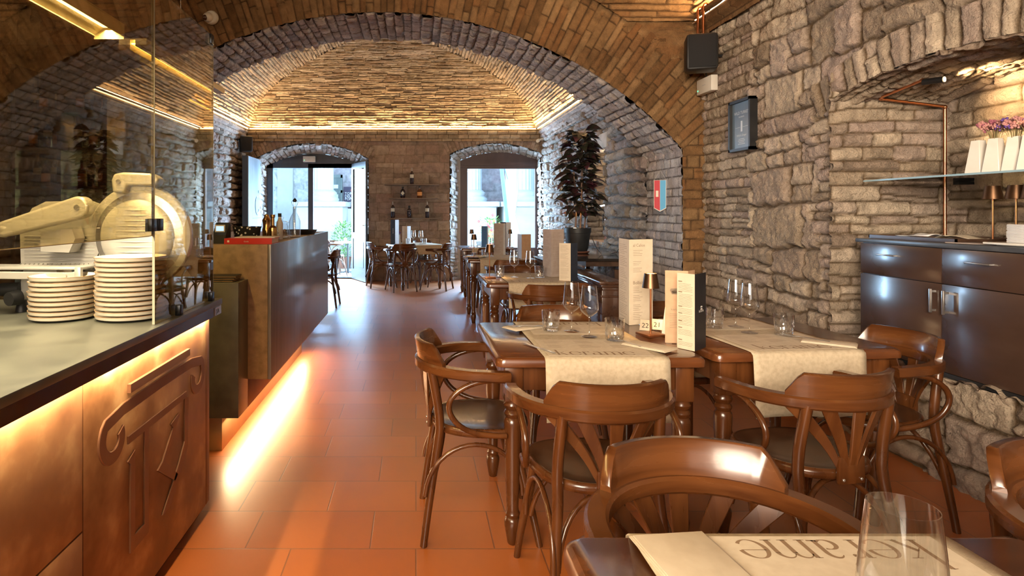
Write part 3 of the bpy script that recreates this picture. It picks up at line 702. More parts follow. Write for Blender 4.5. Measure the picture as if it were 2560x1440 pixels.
    # fan of five slats on a splat block
    for j in (-2, -1, 0, 1, 2):
        q = MB(); at_ = rail_pt(j*0.16); b0 = Vector((j*0.019, -0.205, 0.475)); tp = Vector((at_.x, at_.y, 0.695))
        mid = b0.lerp(tp, 0.45); mid.x -= j*0.012; mid.y -= 0.004
        p = bez(b0, b0.lerp(mid, 0.8), mid, tp, 10)
        rd = Vector((at_.x, at_.y-0.02, 0)).normalized()
        q.tube(p, 0, flat=lambda t: (0.0095+0.0135*t, 0.0055), up=rd); q.build('slat', W, root, 40)
    q = MB(); q.box(-0.052, 0.052, -0.214, -0.196, 0.425, 0.52, bev=0.006); s_ = q.build('splat_base', W, root, 40)
    for sx in (-1, 1):
        q = MB(); q.sphere((sx*0.035, -0.215, 0.442), 0.006, 8, 5, sc=(1, 0.6, 1)); q.build('screw', M['steel'], s_, 60)
    return root
PROTO = make_chair(); chair_used = [False]
def chair(x, y, facing, label, group):
    """facing: angle of the seat front, 0 = away from the viewer"""
    rz = R(facing)
    if not chair_used[0]:
        chair_used[0] = True; PROTO.location = (x, y, 0); PROTO.rotation_euler = (0, 0, rz); PROTO['label'] = label; PROTO['group'] = group; return PROTO
    return copy_tree(PROTO, (x, y, 0), rz, label, group)

def leg_profile():
    return [(0.018, 0), (0.021, 0.004), (0.026, 0.035), (0.033, 0.075), (0.034, 0.092), (0.030, 0.105), (0.026, 0.110), (0.028, 0.118), (0.030, 0.125), (0.026, 0.135), (0.024, 0.150),
            (0.027, 0.22), (0.034, 0.40), (0.037, 0.485), (0.035, 0.505), (0.028, 0.515), (0.032, 0.522), (0.036, 0.532), (0.032, 0.541), (0.027, 0.546), (0.033, 0.554), (0.038, 0.566), (0.033, 0.577), (0.034, 0.585)]
def make_table(wx, wy, h=0.77):
    root = thing('dining_table', 'walnut table', 'table')
    q = MB(); r_ = 0.035; pts = []
    for (sx, sy, a0_) in ((1, 1, 0), (-1, 1, 90), (-1, -1, 180), (1, -1, 270)):
        for k in range(6):
            a = R(a0_+k*18); pts.append((sx*(wx/2-r_)+r_*math.cos(a), sy*(wy/2-r_)+r_*math.sin(a)))
    n = len(pts)
    for (o_, z) in ((-0.012, h-0.042), (0.0, h-0.036), (0.0, h-0.016), (-0.004, h-0.006), (-0.012, h)):
        for (x, y) in pts: q.v.append((x*(1+o_/(wx/2)), y*(1+o_/(wy/2)), z))
    for r in range(4):
        for i in range(n): q.f.append((r*n+i, r*n+(i+1) % n, (r+1)*n+(i+1) % n, (r+1)*n+i)); q.mi.append(0)
    q.f += [tuple(range(n))[::-1], tuple(4*n+i for i in range(n))]; q.mi += [0, 0]
    q.build('table_top', M['tablewood'], root, 30)
    ix, iy = wx/2-0.075, wy/2-0.075
    q = MB()
    for s_ in (-1, 1):
        q.box(-ix, ix, s_*(iy+0.012)-0.011, s_*(iy+0.012)+0.011, h-0.14, h-0.042)
        q.box(s_*(ix+0.012)-0.011, s_*(ix+0.012)+0.011, -iy, iy, h-0.14, h-0.042)
    q.build('apron', M['wood'], root, 30)
    for sx in (-1, 1):
        for sy in (-1, 1):
            q = MB(); q.lathe(leg_profile(), 16, (sx*ix, sy*iy, 0)); q.box(sx*ix-0.037, sx*ix+0.037, sy*iy-0.037, sy*iy+0.037, 0.585, h-0.042, bev=0.004)
            q.build('leg', M['wood'], root, 35)
    return root
TPROTO = make_table(0.835, 0.775); t_used = [False]
def table(x, y, rz, label, group='walnut dining tables'):
    if not t_used[0]:
        t_used[0] = True; TPROTO.location = (x, y, 0); TPROTO.rotation_euler = (0, 0, R(rz)); TPROTO['label'] = label; TPROTO['group'] = group; return TPROTO
    return copy_tree(TPROTO, (x, y, 0), R(rz), label, group)
TH = 0.77
TABLES = {}
def add_table(key, x, y, rz, label):
    TABLES[key] = (x, y, R(rz)); return table(x, y, rz, label)
add_table('left', 0.735, 2.752, 0, 'walnut dining table with the bare worn shiny left corner')
add_table('right', 1.605, 2.865, 5, 'walnut dining table between the worn-cornered table and the dark cabinet')
add_table('near', 0.675, 0.690, 0, 'walnut dining table at the bottom edge with the upside-down printed placemat')
add_table('nearside', 1.512, 0.690, 0, 'knotty bare walnut table joined to the right of the bottom table')
add_table('second', 0.985, 5.22, 0, 'walnut dining table under the great arch with a glowing slim lamp on its corner')
add_table('third', 1.035, 7.55, 0, 'walnut dining table beyond the arch with a round silver tray on its corner')
add_table('fourth', 1.12, 9.75, 0, 'walnut dining table right in front of the big window')
add_table('wall', -0.02, 10.62, 22, 'small walnut table standing turned against the back wall under the bottle shelves')
add_table('hidden', -1.85, 8.55, 0, 'walnut table mostly hidden behind the bar block')
def onto(key, lx, ly):
    x, y, a = TABLES[key]; return (x+lx*math.cos(a)-ly*math.sin(a), y+lx*math.sin(a)+ly*math.cos(a))
GC = 'bentwood armchairs at the tables'
chair(0.262, 2.62, -90, 'bentwood armchair at the left end of the middle table, seen from the side', GC)
chair(0.615, 2.125, 4, 'bentwood armchair turning its back at the front of the worn-cornered table', GC)
chair(1.44, 2.24, 10, 'bentwood armchair turning its back at the table near the dark cabinet', GC)
chair(0.625, 1.19, 180, 'bentwood armchair behind the printed upside-down placemat, showing only big crest and arms', GC)
chair(1.50, 1.185, 180, 'bentwood armchair cut off by the right edge of the photo', GC)
chair(2.02, 2.70, 96, 'bentwood armchair with a blue glint on its crest, back toward dark cabinet', GC)
chair(0.78, 3.24, 180, 'bentwood armchair facing the viewer across the worn-cornered table', GC)
chair(1.47, 3.38, 184, 'bentwood armchair on the far side of the right table, behind the tall menus', GC)
chair(1.00, 4.66, 2, 'bentwood armchair turning its back at the table under the great arch', GC)
chair(1.05, 5.78, 180, 'bentwood armchair on the far side of the table under the arch', GC)
chair(1.08, 6.92, 0, 'bentwood armchair turning its back at the table with the silver tray', GC)
chair(1.05, 8.15, 180, 'bentwood armchair on the far side of the table with the silver tray', GC)
chair(1.12, 9.12, 0, 'bentwood armchair turning its back at the table before the window', GC)
chair(-0.255, 10.18, 20, 'bentwood armchair turning its back at the small table by the back wall', GC)
chair(-0.62, 10.72, -75, 'bentwood armchair at the left side of the small table by the back wall', GC)
chair(0.36, 10.36, 70, 'bentwood armchair at the right side of the small table by the back wall', GC)
chair(0.17, 11.10, 202, 'bentwood armchair between the small table and the back wall', GC)
chair(-1.34, 8.55, 90, 'bentwood armchair whose back peeks out behind the end of the bar block', GC)
# ================================================================ LETTERING
def stroke2(path, wd):
    pts = [Vector((p[0], p[1])) for p in path]; n = len(pts); L = []; Rr = []
    for i in range(n):
        t = (pts[min(i+1, n-1)]-pts[max(i-1, 0)]).normalized(); nn = Vector((-t.y, t.x)); h = wd[i] if isinstance(wd, list) else wd
        L.append(pts[i]+nn*h/2); Rr.append(pts[i]-nn*h/2)
    v = L+Rr; f = [(i, i+1, n+i+1, n+i) for i in range(n-1)]
    return [(p.x, p.y) for p in v], f
def arcp(cx_, cy_, rx, ry, a0, a1, n=14): return [(cx_+rx*math.cos(R(a0+(a1-a0)*i/n)), cy_+ry*math.sin(R(a0+(a1-a0)*i/n))) for i in range(n+1)]
def glyph(ch):
    S, H = 0.15, 0.03; out = []
    def st(p, w_): out.append(stroke2(p, w_))
    def stem(x, y0, y1): st([(x, y0), (x, y1)], S); st([(x-0.17, y0+0.015), (x+0.17, y0+0.015)], H)
    def ring(cx_, a0, a1, rx, n=26):
        p = arcp(cx_, 0.5, rx, 0.5, a0, a1, n); w_ = [H+(S-H)*abs(math.cos(R(a0+(a1-a0)*i/n)))**1.4 for i in range(n+1)]; st(p, w_)
    if ch == 'k':
        stem(0.18, 0, 1.55); st([(0.02, 1.53), (0.18, 1.55)], H); st([(0.26, 0.45), (0.72, 0.98)], H); st([(0.56, 0.985), (0.90, 0.985)], H)
        st([(0.40, 0.62), (0.78, 0.0)], S); st([(0.62, 0.015), (1.0, 0.015)], H); return out, 1.02
    if ch == 'e': ring(0.45, 8, 325, 0.40); st([(0.08, 0.56), (0.83, 0.56)], H); return out, 0.92
    if ch == 'o': ring(0.47, 0, 360, 0.42); return out, 1.0
    if ch == 'r':
        stem(0.18, 0, 0.98); st([(0.02, 0.97), (0.18, 0.98)], H); p = arcp(0.46, 0.62, 0.24, 0.36, 170, 60); st(p, [H+0.05*i/14 for i in range(15)]); st(arcp(0.56, 0.87, 0.04, 0.04, 0, 360, 8), 0.09); return out, 0.72
    if ch == 'a':
        st([(0.60, 0.02), (0.60, 0.68)]+arcp(0.38, 0.70, 0.22, 0.28, 10, 150, 10), [S]*2+[S-0.012*i for i in range(11)]); st(arcp(0.34, 0.27, 0.27, 0.26, 60, 320, 18), [H+(S-H)*abs(math.cos(R(60+260*i/18))) for i in range(19)])
        st([(0.60, 0.05), (0.82, 0.04)], 0.07); return out, 0.86
    if ch == 'm':
        for x in (0.18, 0.70, 1.22): stem(x, 0, 0.98 if x < 0.3 else 0.72)
        for x in (0.18, 0.70): st(arcp(x+0.27, 0.70, 0.25, 0.28, 165, 0, 12), [H+(S-H)*(i/12)**2 for i in range(13)])
        st([(0.02, 0.97), (0.18, 0.98)], H); return out, 1.42
    return out, 0.5
def word(q, txt, size, org, xd, yd, m):
    """lay a serif word into mesh builder q; size = x-height"""
    org, xd, yd = Vector(org), Vector(xd), Vector(yd); x = 0
    for ch in txt:
        g_, adv = glyph(ch)
        for v, f in g_: q.add([org+xd*((x+p[0])*size)+yd*(p[1]*size) for p in v], f, m)
        x += adv
    return x*size
_tc = {}
def text(q, txt, size, org, xd, yd, m, align='LEFT'):
    if (txt, align) not in _tc:
        cu = bpy.data.curves.new('t', 'FONT'); cu.body = txt; cu.size = 1; cu.align_x = align; cu.resolution_u = 2
        o = bpy.data.objects.new('t', cu); C.objects.link(o)
        dg = bpy.context.evaluated_depsgraph_get(); me = bpy.data.meshes.new_from_object(o.evaluated_get(dg))
        _tc[(txt, align)] = ([v.co.copy() for v in me.vertices], [tuple(p.vertices) for p in me.polygons])
        bpy.data.objects.remove(o); bpy.data.curves.remove(cu); bpy.data.meshes.remove(me)
    v, f = _tc[(txt, align)]; org, xd, yd = Vector(org), Vector(xd).normalized(), Vector(yd).normalized()
    q.add([org+xd*(p.x*size)+yd*(p.y*size) for p in v], f, m)
def rows(q, org, xd, yd, rng, m, w_, t0, t1, step, h=0.0022, gap=0.0, x0=0.0, blocks=0):
    """small printed lines of text as thin strips"""
    org, xd, yd = Vector(org), Vector(xd).normalized(), Vector(yd).normalized(); t = t0; k = 0
    while t > t1:
        if blocks and k % blocks == blocks-1: t -= step*0.8; k += 1; continue
        l = w_*rng.uniform(0.55, 1.0) if gap else w_*rng.uniform(0.88, 1.0)
        a = org+xd*x0+yd*t; q.add([a, a+xd*l, a+xd*l+yd*h, a+yd*h], [(0, 1, 2, 3)], m); t -= step; k += 1
rng = random.Random(4)

# ================================================================ TABLEWARE PROTOTYPES
def make_wine_glass():
    root = thing('wine_glass', 'empty stemmed wine glass', 'wine glass')
    q = MB(); outer = [(0.0335, 0.095+0.002), (0.018, 0.094)]
    prof = [(0.0045, 0.089), (0.012, 0.0935), (0.030, 0.108), (0.0395, 0.119), (0.0415, 0.126), (0.0412, 0.135), (0.0385, 0.165), (0.0345, 0.205), (0.0315, 0.234),
            (0.0305, 0.234), (0.0335, 0.205), (0.0375, 0.165), (0.0402, 0.135), (0.0404, 0.127), (0.0385, 0.120), (0.029, 0.1095), (0.012, 0.0952), (0.0005, 0.0935)]
    q.lathe(prof, 28, cap0=False, cap1=False); q.build('bowl', M['glass'], root, 70)
    q = MB(); q.lathe([(0.0015, 0.0945), (0.0048, 0.0885), (0.0034, 0.078), (0.0032, 0.03), (0.0042, 0.012), (0.010, 0.006), (0.0005, 0.0055)], 12, cap0=False, cap1=False); q.build('stem', M['glass'], root, 70)
    q = MB(); q.lathe([(0.0005, 0.0055), (0.010, 0.0048), (0.025, 0.0028), (0.0355, 0.0016), (0.036, 0.0008), (0.0352, 0.0), (0.0005, 0.0)], 28, cap0=False, cap1=False); q.build('foot', M['glass'], root, 70)
    return root
def make_tumbler():
    root = thing('tumbler_glass', 'cut crystal water tumbler', 'water glass')
    q = MB()
    def fn(a, z, i): return 1.0 if (i > 9 or z > 0.068) else 1.0-0.10*abs(math.sin(a*8+z*95))*(0.6+0.4*abs(math.sin(a*8-z*95)))*min(1, (0.068-z)/0.02)
    q.lathe([(0.030, 0.0), (0.038, 0.001), (0.0405, 0.006), (0.041, 0.016), (0.0413, 0.028), (0.0416, 0.04), (0.0418, 0.052), (0.042, 0.062), (0.0422, 0.070), (0.0425, 0.097),
             (0.0405, 0.0975), (0.040, 0.07), (0.0385, 0.03), (0.036, 0.018), (0.020, 0.0145), (0.0005, 0.014)], 64, cap1=False, fn=fn)
    o = q.build('tumbler_glass', M['tumbler'], None, 9); bpy.data.objects.remove(root); return tag(o, 'cut crystal water tumbler', 'water glass')
WG, TG = make_wine_glass(), make_tumbler(); _u = {}
def place(proto, loc, rz, label, group, sc=1.0):
    if proto.name not in _u:
        _u[proto.name] = 1; o = proto; o.location = loc; o.rotation_euler = (0, 0, rz); o['label'] = label
        if group: o['group'] = group
    else: o = copy_tree(proto, loc, rz, label, group)
    o.scale = (sc, sc, sc); return o
TZ = TH+0.0005
GW, GT = 'stemmed wine glasses on the tables', 'cut water tumblers on the tables'
def wine(x, y, label, z=TZ+0.0075, sc=1.0): return place(WG, (x, y, z), rng.uniform(0, 6), label, GW, sc)
def tumb(x, y, label, z=TZ+0.0065, sc=1.0): return place(TG, (x, y, z), rng.uniform(0, 6), label, GT, sc)
def make_lamp(lit=True, glow=True):
    root = thing('table_lamp', 'slim cordless table lamp', 'table lamp')
    q = MB(); q.box(-0.048, 0.048, -0.048, 0.048, 0, 0.011, bev=0.002); q.build('base', M['lampbronze'], root)
    q = MB(); q.lathe([(0.0042, 0.010), (0.0042, 0.285)], 12); q.build('pole', M['lampbronze'], root, 50)
    q = MB(); q.lathe([(0.0385, 0.222), (0.028, 0.290), (0.0265, 0.290), (0.037, 0.2225)], 28, cap0=False, cap1=False)
    for k in range(28): pass
    sh = q.build('lamp_shade', M['bronze'], root, 40)
    q = MB(); q.lathe([(0.0262, 0.2865), (0.0005, 0.2868)], 24, cap0=True, cap1=False); q.build('diffuser', M['led'] if lit else M['bronze'], sh, 50)
    return root
LAMP = make_lamp()
def lamp(x, y, rz, label, e=1.1, z=TZ, sc=1.0):
    o = place(LAMP, (x, y, z), rz, label, 'slim table lamps', sc)
    if e: light('lamp_glow', 'SPOT', (x, y, z+0.262*sc), e, (1.0, 0.60, 0.25), spot=(125, 0.6), aim=(x, y, 0))
    return o
def standing_card(label, pts, h, z, panels, name='menu_card', cat='menu', group='folded menu cards standing on tables'):
    """folded card standing on plan points pts; panels = [(card material, ink material, deco function(q, origin, xdir, up, width, height))]"""
    mats = []; q = MB(); th = 0.0012
    for i in range(len(pts)-1):
        a, b_ = Vector((*pts[i], z)), Vector((*pts[i+1], z)); xd = (b_-a).normalized(); nn = Vector((xd.y, -xd.x, 0))
        side = 1 if nn.dot(Vector((0, 0, 0))-a) > 0 else -1
        cm, im, deco = panels[i]; k = len(mats); mats += [cm, im]; up = Vector((0, 0, 1))
        e_ = nn*th
        q.add([a-e_, b_-e_, b_+e_, a+e_, a-e_+up*h, b_-e_+up*h, b_+e_+up*h, a+e_+up*h], [(0, 1, 2, 3), (4, 5, 6, 7), (0, 1, 5, 4), (1, 2, 6, 5), (2, 3, 7, 6), (3, 0, 4, 7)], k)
        if deco:
            o_ = a+nn*side*(th+0.0006)
            # lettering runs left to right as seen from the reading side
            if side > 0: deco(q, o_, xd, up, (b_-a).length, h, k+1)
            else: deco(q, o_+(b_-a), -xd, up, (b_-a).length, h, k+1)
    o = q.build(name, mats, None, 0, fix=False); return tag(o, label, cat, group)
def deco_list(q, o, xd, up, w_, h, m): rows(q, o, xd, up, rng, m, w_*0.75, h*0.93, h*0.06, 0.0092, 0.0014, gap=1, x0=w_*0.1, blocks=7)
def deco_wine(q, o, xd, up, w_, h, m):
    text(q, 'al Calice', 0.022, o+xd*w_*0.14+up*h*0.915, xd, up, m); text(q, 'Bollicine', 0.024, o+xd*w_*0.14+up*h*0.475, xd, up, m)
    for (t0, t1) in ((0.87, 0.80), (0.74, 0.68), (0.66, 0.60), (0.44, 0.36), (0.34, 0.26), (0.23, 0.16), (0.14, 0.05)):
        rows(q, o, xd, up, rng, m, w_*0.42, h*t0, h*t1, 0.0088, 0.0015, gap=1, x0=w_*0.15)
def deco_food(q, o, xd, up, w_, h, m):
    for (t0, t1) in ((0.86, 0.76), (0.72, 0.56), (0.53, 0.47), (0.44, 0.36), (0.34, 0.31), (0.25, 0.18), (0.09, 0.04)):
        a = o+xd*w_*0.08+up*(h*t0+0.008); q.add([a, a+xd*w_*0.22, a+xd*w_*0.22+up*0.004, a+up*0.004], [(0, 1, 2, 3)], m)
        rows(q, o, xd, up, rng, m, w_*0.82, h*t0, h*t1, 0.0062, 0.0012, x0=w_*0.08)
def deco_tan(q, o, xd, up, w_, h, m):
    rows(q, o, xd, up, rng, m, w_*0.62, h*0.40, h*0.19, 0.0075, 0.0014, x0=w_*0.2)
    for k in range(5):
        a = o+xd*w_*(0.2+0.02*k)+up*h*(0.72-0.012*k); q.add([a, a+xd*w_*0.4, a+xd*w_*0.34+up*0.012, a+xd*w_*0.05+up*0.010], [(0, 1, 2, 3)], m)
    text(q, 'kerame', 0.016, o+xd*w_*0.25+up*h*0.45, xd, up, m)
def deco_logo(q, o, xd, up, w_, h, m):
    text(q, 'kerame', 0.017, o+xd*w_*0.33+up*h*0.49, xd, up, m)
    for t in (0.52, 0.55): a = o+xd*w_*0.47+up*h*t; q.add([a, a+xd*w_*0.2, a+xd*w_*0.17+up*0.006, a+xd*w_*0.03+up*0.006], [(0, 1, 2, 3)], m)
def deco_vert(q, o, xd, up, w_, h, m): text(q, 'kerame', 0.03, o+xd*w_*0.62+up*h*0.45, up, -xd, m)
def make_fork():
    q = MB(); q.tube([(0, -0.10, 0.003), (0, -0.04, 0.0035), (0, 0.02, 0.006)], 0, flat=lambda t: (0.0065-0.003*t, 0.0011), up=(0, 0, 1))
    q.tube([(0, 0.018, 0.006), (0, 0.04, 0.004), (0, 0.05, 0.004)], 0, flat=lambda t: (0.0035+0.007*min(1, t*2), 0.0011), up=(0, 0, 1))
    for k in (-1.5, -0.5, 0.5, 1.5): q.tube([(k*0.0055, 0.048, 0.004), (k*0.0058, 0.075, 0.005), (k*0.0056, 0.10, 0.010)], 0, flat=(0.0015, 0.0010), up=(0, 0, 1))
    return tag(q.build('dinner_fork', M['steel'], None, 40), 'steel fork', 'fork')
def make_knife():
    q = MB(); q.tube([(0, -0.11, 0.004), (0, -0.02, 0.004)], 0, flat=(0.007, 0.0035), up=(0, 0, 1))
    q.prism([(-0.006, -0.02), (0.006, -0.02), (0.009, 0.06), (0.006, 0.10), (-0.004, 0.115), (-0.006, 0.05)], 0.0025, 0.0045)
    return tag(q.build('dinner_knife', M['steel'], None, 40), 'steel knife', 'knife')
FORK, KNIFE = make_fork(), make_knife()
def make_napkin():
    q = MB()
    for k in range(3):
        q.box(-0.055+0.002*k, 0.055-0.002*k, -0.10+0.003*k, 0.10-0.002*k, 0.0015+0.0024*k, 0.0036+0.0024*k, bev=0.0008)
    return tag(q.build('folded_napkin', M['paper'], None, 40), 'folded paper napkin', 'napkin')
NAP = make_napkin()

# ================================================================ LINEN AND PLACEMATS
def runner(key, lx, width, drop, label, depth=0.775, dropb=0.25):
    x, y, a = TABLES[key]; hd = depth/2; q = MB(); path = []
    path += [(-hd-0.008-0.012*(1-t), TH-drop+(drop-0.02)*t) for t in np.linspace(0, 1, 12)]
    path += [(-hd-0.006, TH-0.008), (-hd+0.004, TH+0.0015), (-hd+0.03, TH+0.003)]
    path += [(yy, TH+0.003) for yy in np.linspace(-hd+0.06, hd-0.06, 14)]
    path += [(hd-0.03, TH+0.003), (hd-0.004, TH+0.0015), (hd+0.006, TH-0.008)]
    path += [(hd+0.008+0.012*t, TH-0.02-(dropb-0.02)*t) for t in np.linspace(0, 1, 12)]
    nu = 16; P = []
    for i, (py, pz) in enumerate(path):
        for j in range(nu+1):
            t = j/nu; hang = max(0, TH-pz)
            wv = 0.010*math.sin(t*9+key.__len__())*hang/0.25+0.006*math.sin(t*17)*hang/0.25
            sg = -1 if py < 0 else 1
            P.append((lx+(t-0.5)*width*(1-0.02*hang), py+sg*(0.003+wv*sg*0.6 if hang > 0 else 0), pz+0.004*math.sin(t*6)*(hang > 0.2)))
    f = [(i*(nu+1)+j, i*(nu+1)+j+1, (i+1)*(nu+1)+j+1, (i+1)*(nu+1)+j) for i in range(len(path)-1) for j in range(nu)]
    q.add(P, f); o = q.build('table_runner', M['linen'], None, 60, solid=0.0016)
    o.location = (x, y, 0); o.rotation_euler = (0, 0, a); return tag(o, label, 'table runner', 'linen runners across the tables')
def placemat(key, lx, ly, wx, wy, rot, label, big=0.055):
    """paper placemat, its word reads from the side rot (0 = from the viewer)"""
    x, y = onto(key, lx, ly); a = TABLES[key][2]+rot; z = TH+0.0052
    q = MB(); q.box(-wx/2, wx/2, -wy/2, wy/2, 0, 0.0006)
    word(q, 'kerame', big, (-wx/2+0.035, -wy/2+0.012, 0.0009), (1, 0, 0), (0, 1, 0), 1)
    for k in range(3):
        rows(q, (-wx/2+0.03+k*wx*0.32, -wy/2, 0.0008), (1, 0, 0), (0, 1, 0), rng, 1, wx*0.22, wy*0.62, wy*0.46, 0.009, 0.0016, gap=1)
        rows(q, (-wx/2+0.03+k*wx*0.32, -wy/2, 0.0008), (1, 0, 0), (0, 1, 0), rng, 1, wx*0.22, wy*0.90, wy*0.74, 0.009, 0.0016, gap=1)
    o = q.build('paper_placemat', [M['paper'], M['print']], None, 0, fix=False); o.location = (x, y, z); o.rotation_euler = (0, 0, a)
    return tag(o, label, 'placemat', 'printed paper placemats')
M['print'] = mat('brown_print', (0.26, 0.17, 0.10), 0.75)
runner('left', 0.018, 0.49, 0.245, 'beige linen runner hanging off the worn-cornered table')
runner('right', -0.02, 0.495, 0.26, 'beige linen runner hanging off the table near the dark cabinet')
runner('near', -0.015, 0.56, 0.25, 'beige linen runner on the bottom table under the upside-down mat')
runner('second', 0.02, 0.52, 0.20, 'beige linen runner on the table under the great arch')
runner('third', -0.02, 0.50, 0.20, 'beige linen runner on the table with the silver tray')
runner('fourth', 0.0, 0.50, 0.20, 'beige linen runner on the table before the big window')
runner('wall', 0.10, 0.50, 0.16, 'beige linen runner on the small table by the back wall')
placemat('left', 0.005, -0.215, 0.42, 0.30, 0, 'paper placemat printed with a word, front side of the worn-cornered table')
placemat('left', 0.025, 0.20, 0.42, 0.30, PI, 'paper placemat behind the glasses on the worn-cornered table')
placemat('right', -0.02, -0.215, 0.42, 0.30, 0, 'paper placemat printed with a word, front side of the right table')
placemat('right', -0.01, 0.20, 0.42, 0.30, PI, 'paper placemat behind the glasses on the right table')
placemat('near', 0.012, 0.215, 0.44, 0.31, PI, 'paper placemat with big upside-down word on the bottom table', 0.0555)
placemat('second', 0.03, -0.2, 0.42, 0.30, 0, 'paper placemat on the table under the great arch')

# ================================================================ ON THE TABLES
# worn-cornered table
tumb(0.648, 2.885, 'cut tumbler at the left end of the worn-cornered table')
wine(0.742, 2.86, 'left wine glass of the pair on the worn-cornered table')
wine(0.790, 2.735, 'right wine glass of the pair on the worn-cornered table')
tumb(0.882, 2.665, 'cut tumbler glowing amber beside the lit lamp on the worn-cornered table')
lamp(1.095, 2.80, 0.3, 'slim bronze lamp glowing between the tall menu and the small number cards', 4)
def tent(x, y, rz, txt, label):
    q = MB(); w_, h, d_ = 0.025, 0.048, 0.026
    q.prism([(-d_, 0), (d_, 0), (0.0015, h), (-0.0015, h)], -w_, w_, axis='x')
    sl_ = Vector((0, d_-0.0015, h)); nrm_ = Vector((0, -h, d_-0.0015)).normalized()
    text(q, txt, 0.034, Vector((0, -d_, 0))+sl_.normalized()*0.014+nrm_*0.0006, (1, 0, 0), sl_, 1, 'CENTER')
    o = q.build('number_card', [M['steel2'], M['ink2']], None, 0); o.location = (x, y, TZ); o.rotation_euler = (0, 0, rz)
    return tag(o, label, 'table number', 'folded table number cards')
M['steel2'] = noise_mat('satin_steel', (0.5, 0.44, 0.36), (0.58, 0.52, 0.44), (30, 30, 30), (0.3, 0.4), metal=0.6); M['ink2'] = mat('black_ink', (0.015, 0.012, 0.01), 0.6)
tent(1.125, 2.935, R(-34), '22', 'small steel number card reading 22, left of the bronze lamp')
tent(1.190, 2.955, R(-30), '21', 'small steel number card reading 21, right of the bronze lamp')
standing_card('tall cream wine list standing behind the glowing bronze lamp', [(1.095, 3.235), (1.085, 3.05), (1.222, 3.10)], 0.435, TZ,
              [(M['cream_card'], M['ink'], deco_list), (M['cream_card'], M['ink'], deco_wine)])
standing_card('cream and black menu at the front edge between the two tables', [(1.108, 2.545), (1.150, 2.475), (1.233, 2.555)], 0.318, TZ+0.001,
              [(M['cream_card'], M['ink'], deco_food), (M['black_card'], M['lightink'], deco_logo)])
standing_card('tan menu card directly behind the cream and black one', [(1.098, 2.645), (1.185, 2.615), (1.235, 2.66)], 0.318, TZ+0.001, [(M['tan_card'], M['ink'], deco_tan), (M['tan_card'], M['ink'], None)])
def vase(x, y, z, rz, label, group='tapered white vases'):
    q = MB(); w0, w1, h = 0.030, 0.016, 0.165
    vs_ = [(sx*w0, sy*w0, 0) for sx, sy in ((-1, -1), (1, -1), (1, 1), (-1, 1))]+[(sx*w1, sy*w1, h) for sx, sy in ((-1, -1), (1, -1), (1, 1), (-1, 1))]+[(sx*w1*0.8, sy*w1*0.8, h) for sx, sy in ((-1, -1), (1, -1), (1, 1), (-1, 1))]+[(sx*w1*0.8, sy*w1*0.8, h-0.05) for sx, sy in ((-1, -1), (1, -1), (1, 1), (-1, 1))]
    f = [(3, 2, 1, 0)]; 
    for r in range(3): f += [(r*4+i, r*4+(i+1) % 4, r*4+4+(i+1) % 4, r*4+4+i) for i in range(4)]
    f.append((12, 13, 14, 15)); q.add(vs_, f); o = q.build('tapered_vase', M['ceramic'], None, 20); o.location = (x, y, z); o.rotation_euler = (0, 0, rz)
    md = o.modifiers.new('bevel', 'BEVEL'); md.width = 0.002; md.segments = 2
    return tag(o, label, 'vase', group)
def flower_head(q, c, r, rg, m=0):
    for k in range(16):
        d = Vector((rg.gauss(0, 1), rg.gauss(0, 1), rg.gauss(0.4, 0.8))).normalized(); p = Vector(c)+d*r*rg.uniform(0.45, 1.0)
        s_ = r*rg.uniform(0.25, 0.42); n = len(q.v); q.sphere(p, s_, 6, 4, m)
def dried_flowers(x, y, z, label, cols, n, spread, h, seed, group='dried flowers in the vases', name='dried_flower'):
    rg = random.Random(seed); root = thing(name, label, 'flowers', (x, y, z), 0, group)
    st = MB()
    for k in range(n):
        a = rg.uniform(0, 6.28); rr = spread*math.sqrt(rg.random()); tip = Vector((rr*math.cos(a), rr*math.sin(a), h*rg.uniform(0.6, 1.0)))
        q = MB(); flower_head(q, tip, rg.uniform(0.012, 0.020), rg); q.build('blossom', rg.choice(cols), root, 60)
        q = MB(); q.tube([(0.004*math.cos(a), 0.004*math.sin(a), -0.05), tip*0.5, tip], 0.0011, 5); q.build('stem', M['drystem'], root, 60)
    return root
M['drystem'] = mat('dry_stem', (0.25, 0.20, 0.09), 0.8)
M['fl_pink'] = noise_mat('dusty_pink', (0.42, 0.18, 0.17), (0.58, 0.30, 0.27), (60, 60, 60), (0.8, 0.9)); M['fl_plum'] = noise_mat('plum', (0.26, 0.07, 0.10), (0.36, 0.12, 0.16), (60, 60, 60), (0.8, 0.9))
M['fl_violet'] = noise_mat('violet', (0.12, 0.06, 0.26), (0.2, 0.10, 0.36), (60, 60, 60), (0.8, 0.9)); M['fl_rose'] = noise_mat('rose', (0.62, 0.26, 0.20), (0.72, 0.36, 0.27), (60, 60, 60), (0.8, 0.9))
vase(1.190, 2.80, TZ, 0.5, 'tapered white vase between the bronze lamp and the menus')
dried_flowers(1.195, 2.80, TZ+0.155, 'small rosy blossoms in the vase beside the bronze lamp', [M['fl_rose'], M['fl_pink']], 4, 0.020, 0.055, 5)
place(NAP, (0.985, 2.53, TH+0.0065), R(38), 'paper napkin under the fork on the worn-cornered table', 'folded paper napkins')
place(FORK, (0.905, 2.60, TH+0.0115), R(22), 'fork lying on the napkin of the worn-cornered table', 'steel forks')
place(NAP, (0.535, 2.95, TH+0.0065), R(-60), 'dark-shaded napkin with cutlery at the left rear of the worn-cornered table', 'folded paper napkins')
place(FORK, (0.545, 2.93, TH+0.0155), R(100), 'fork lying at the left rear of the worn-cornered table', 'steel forks')
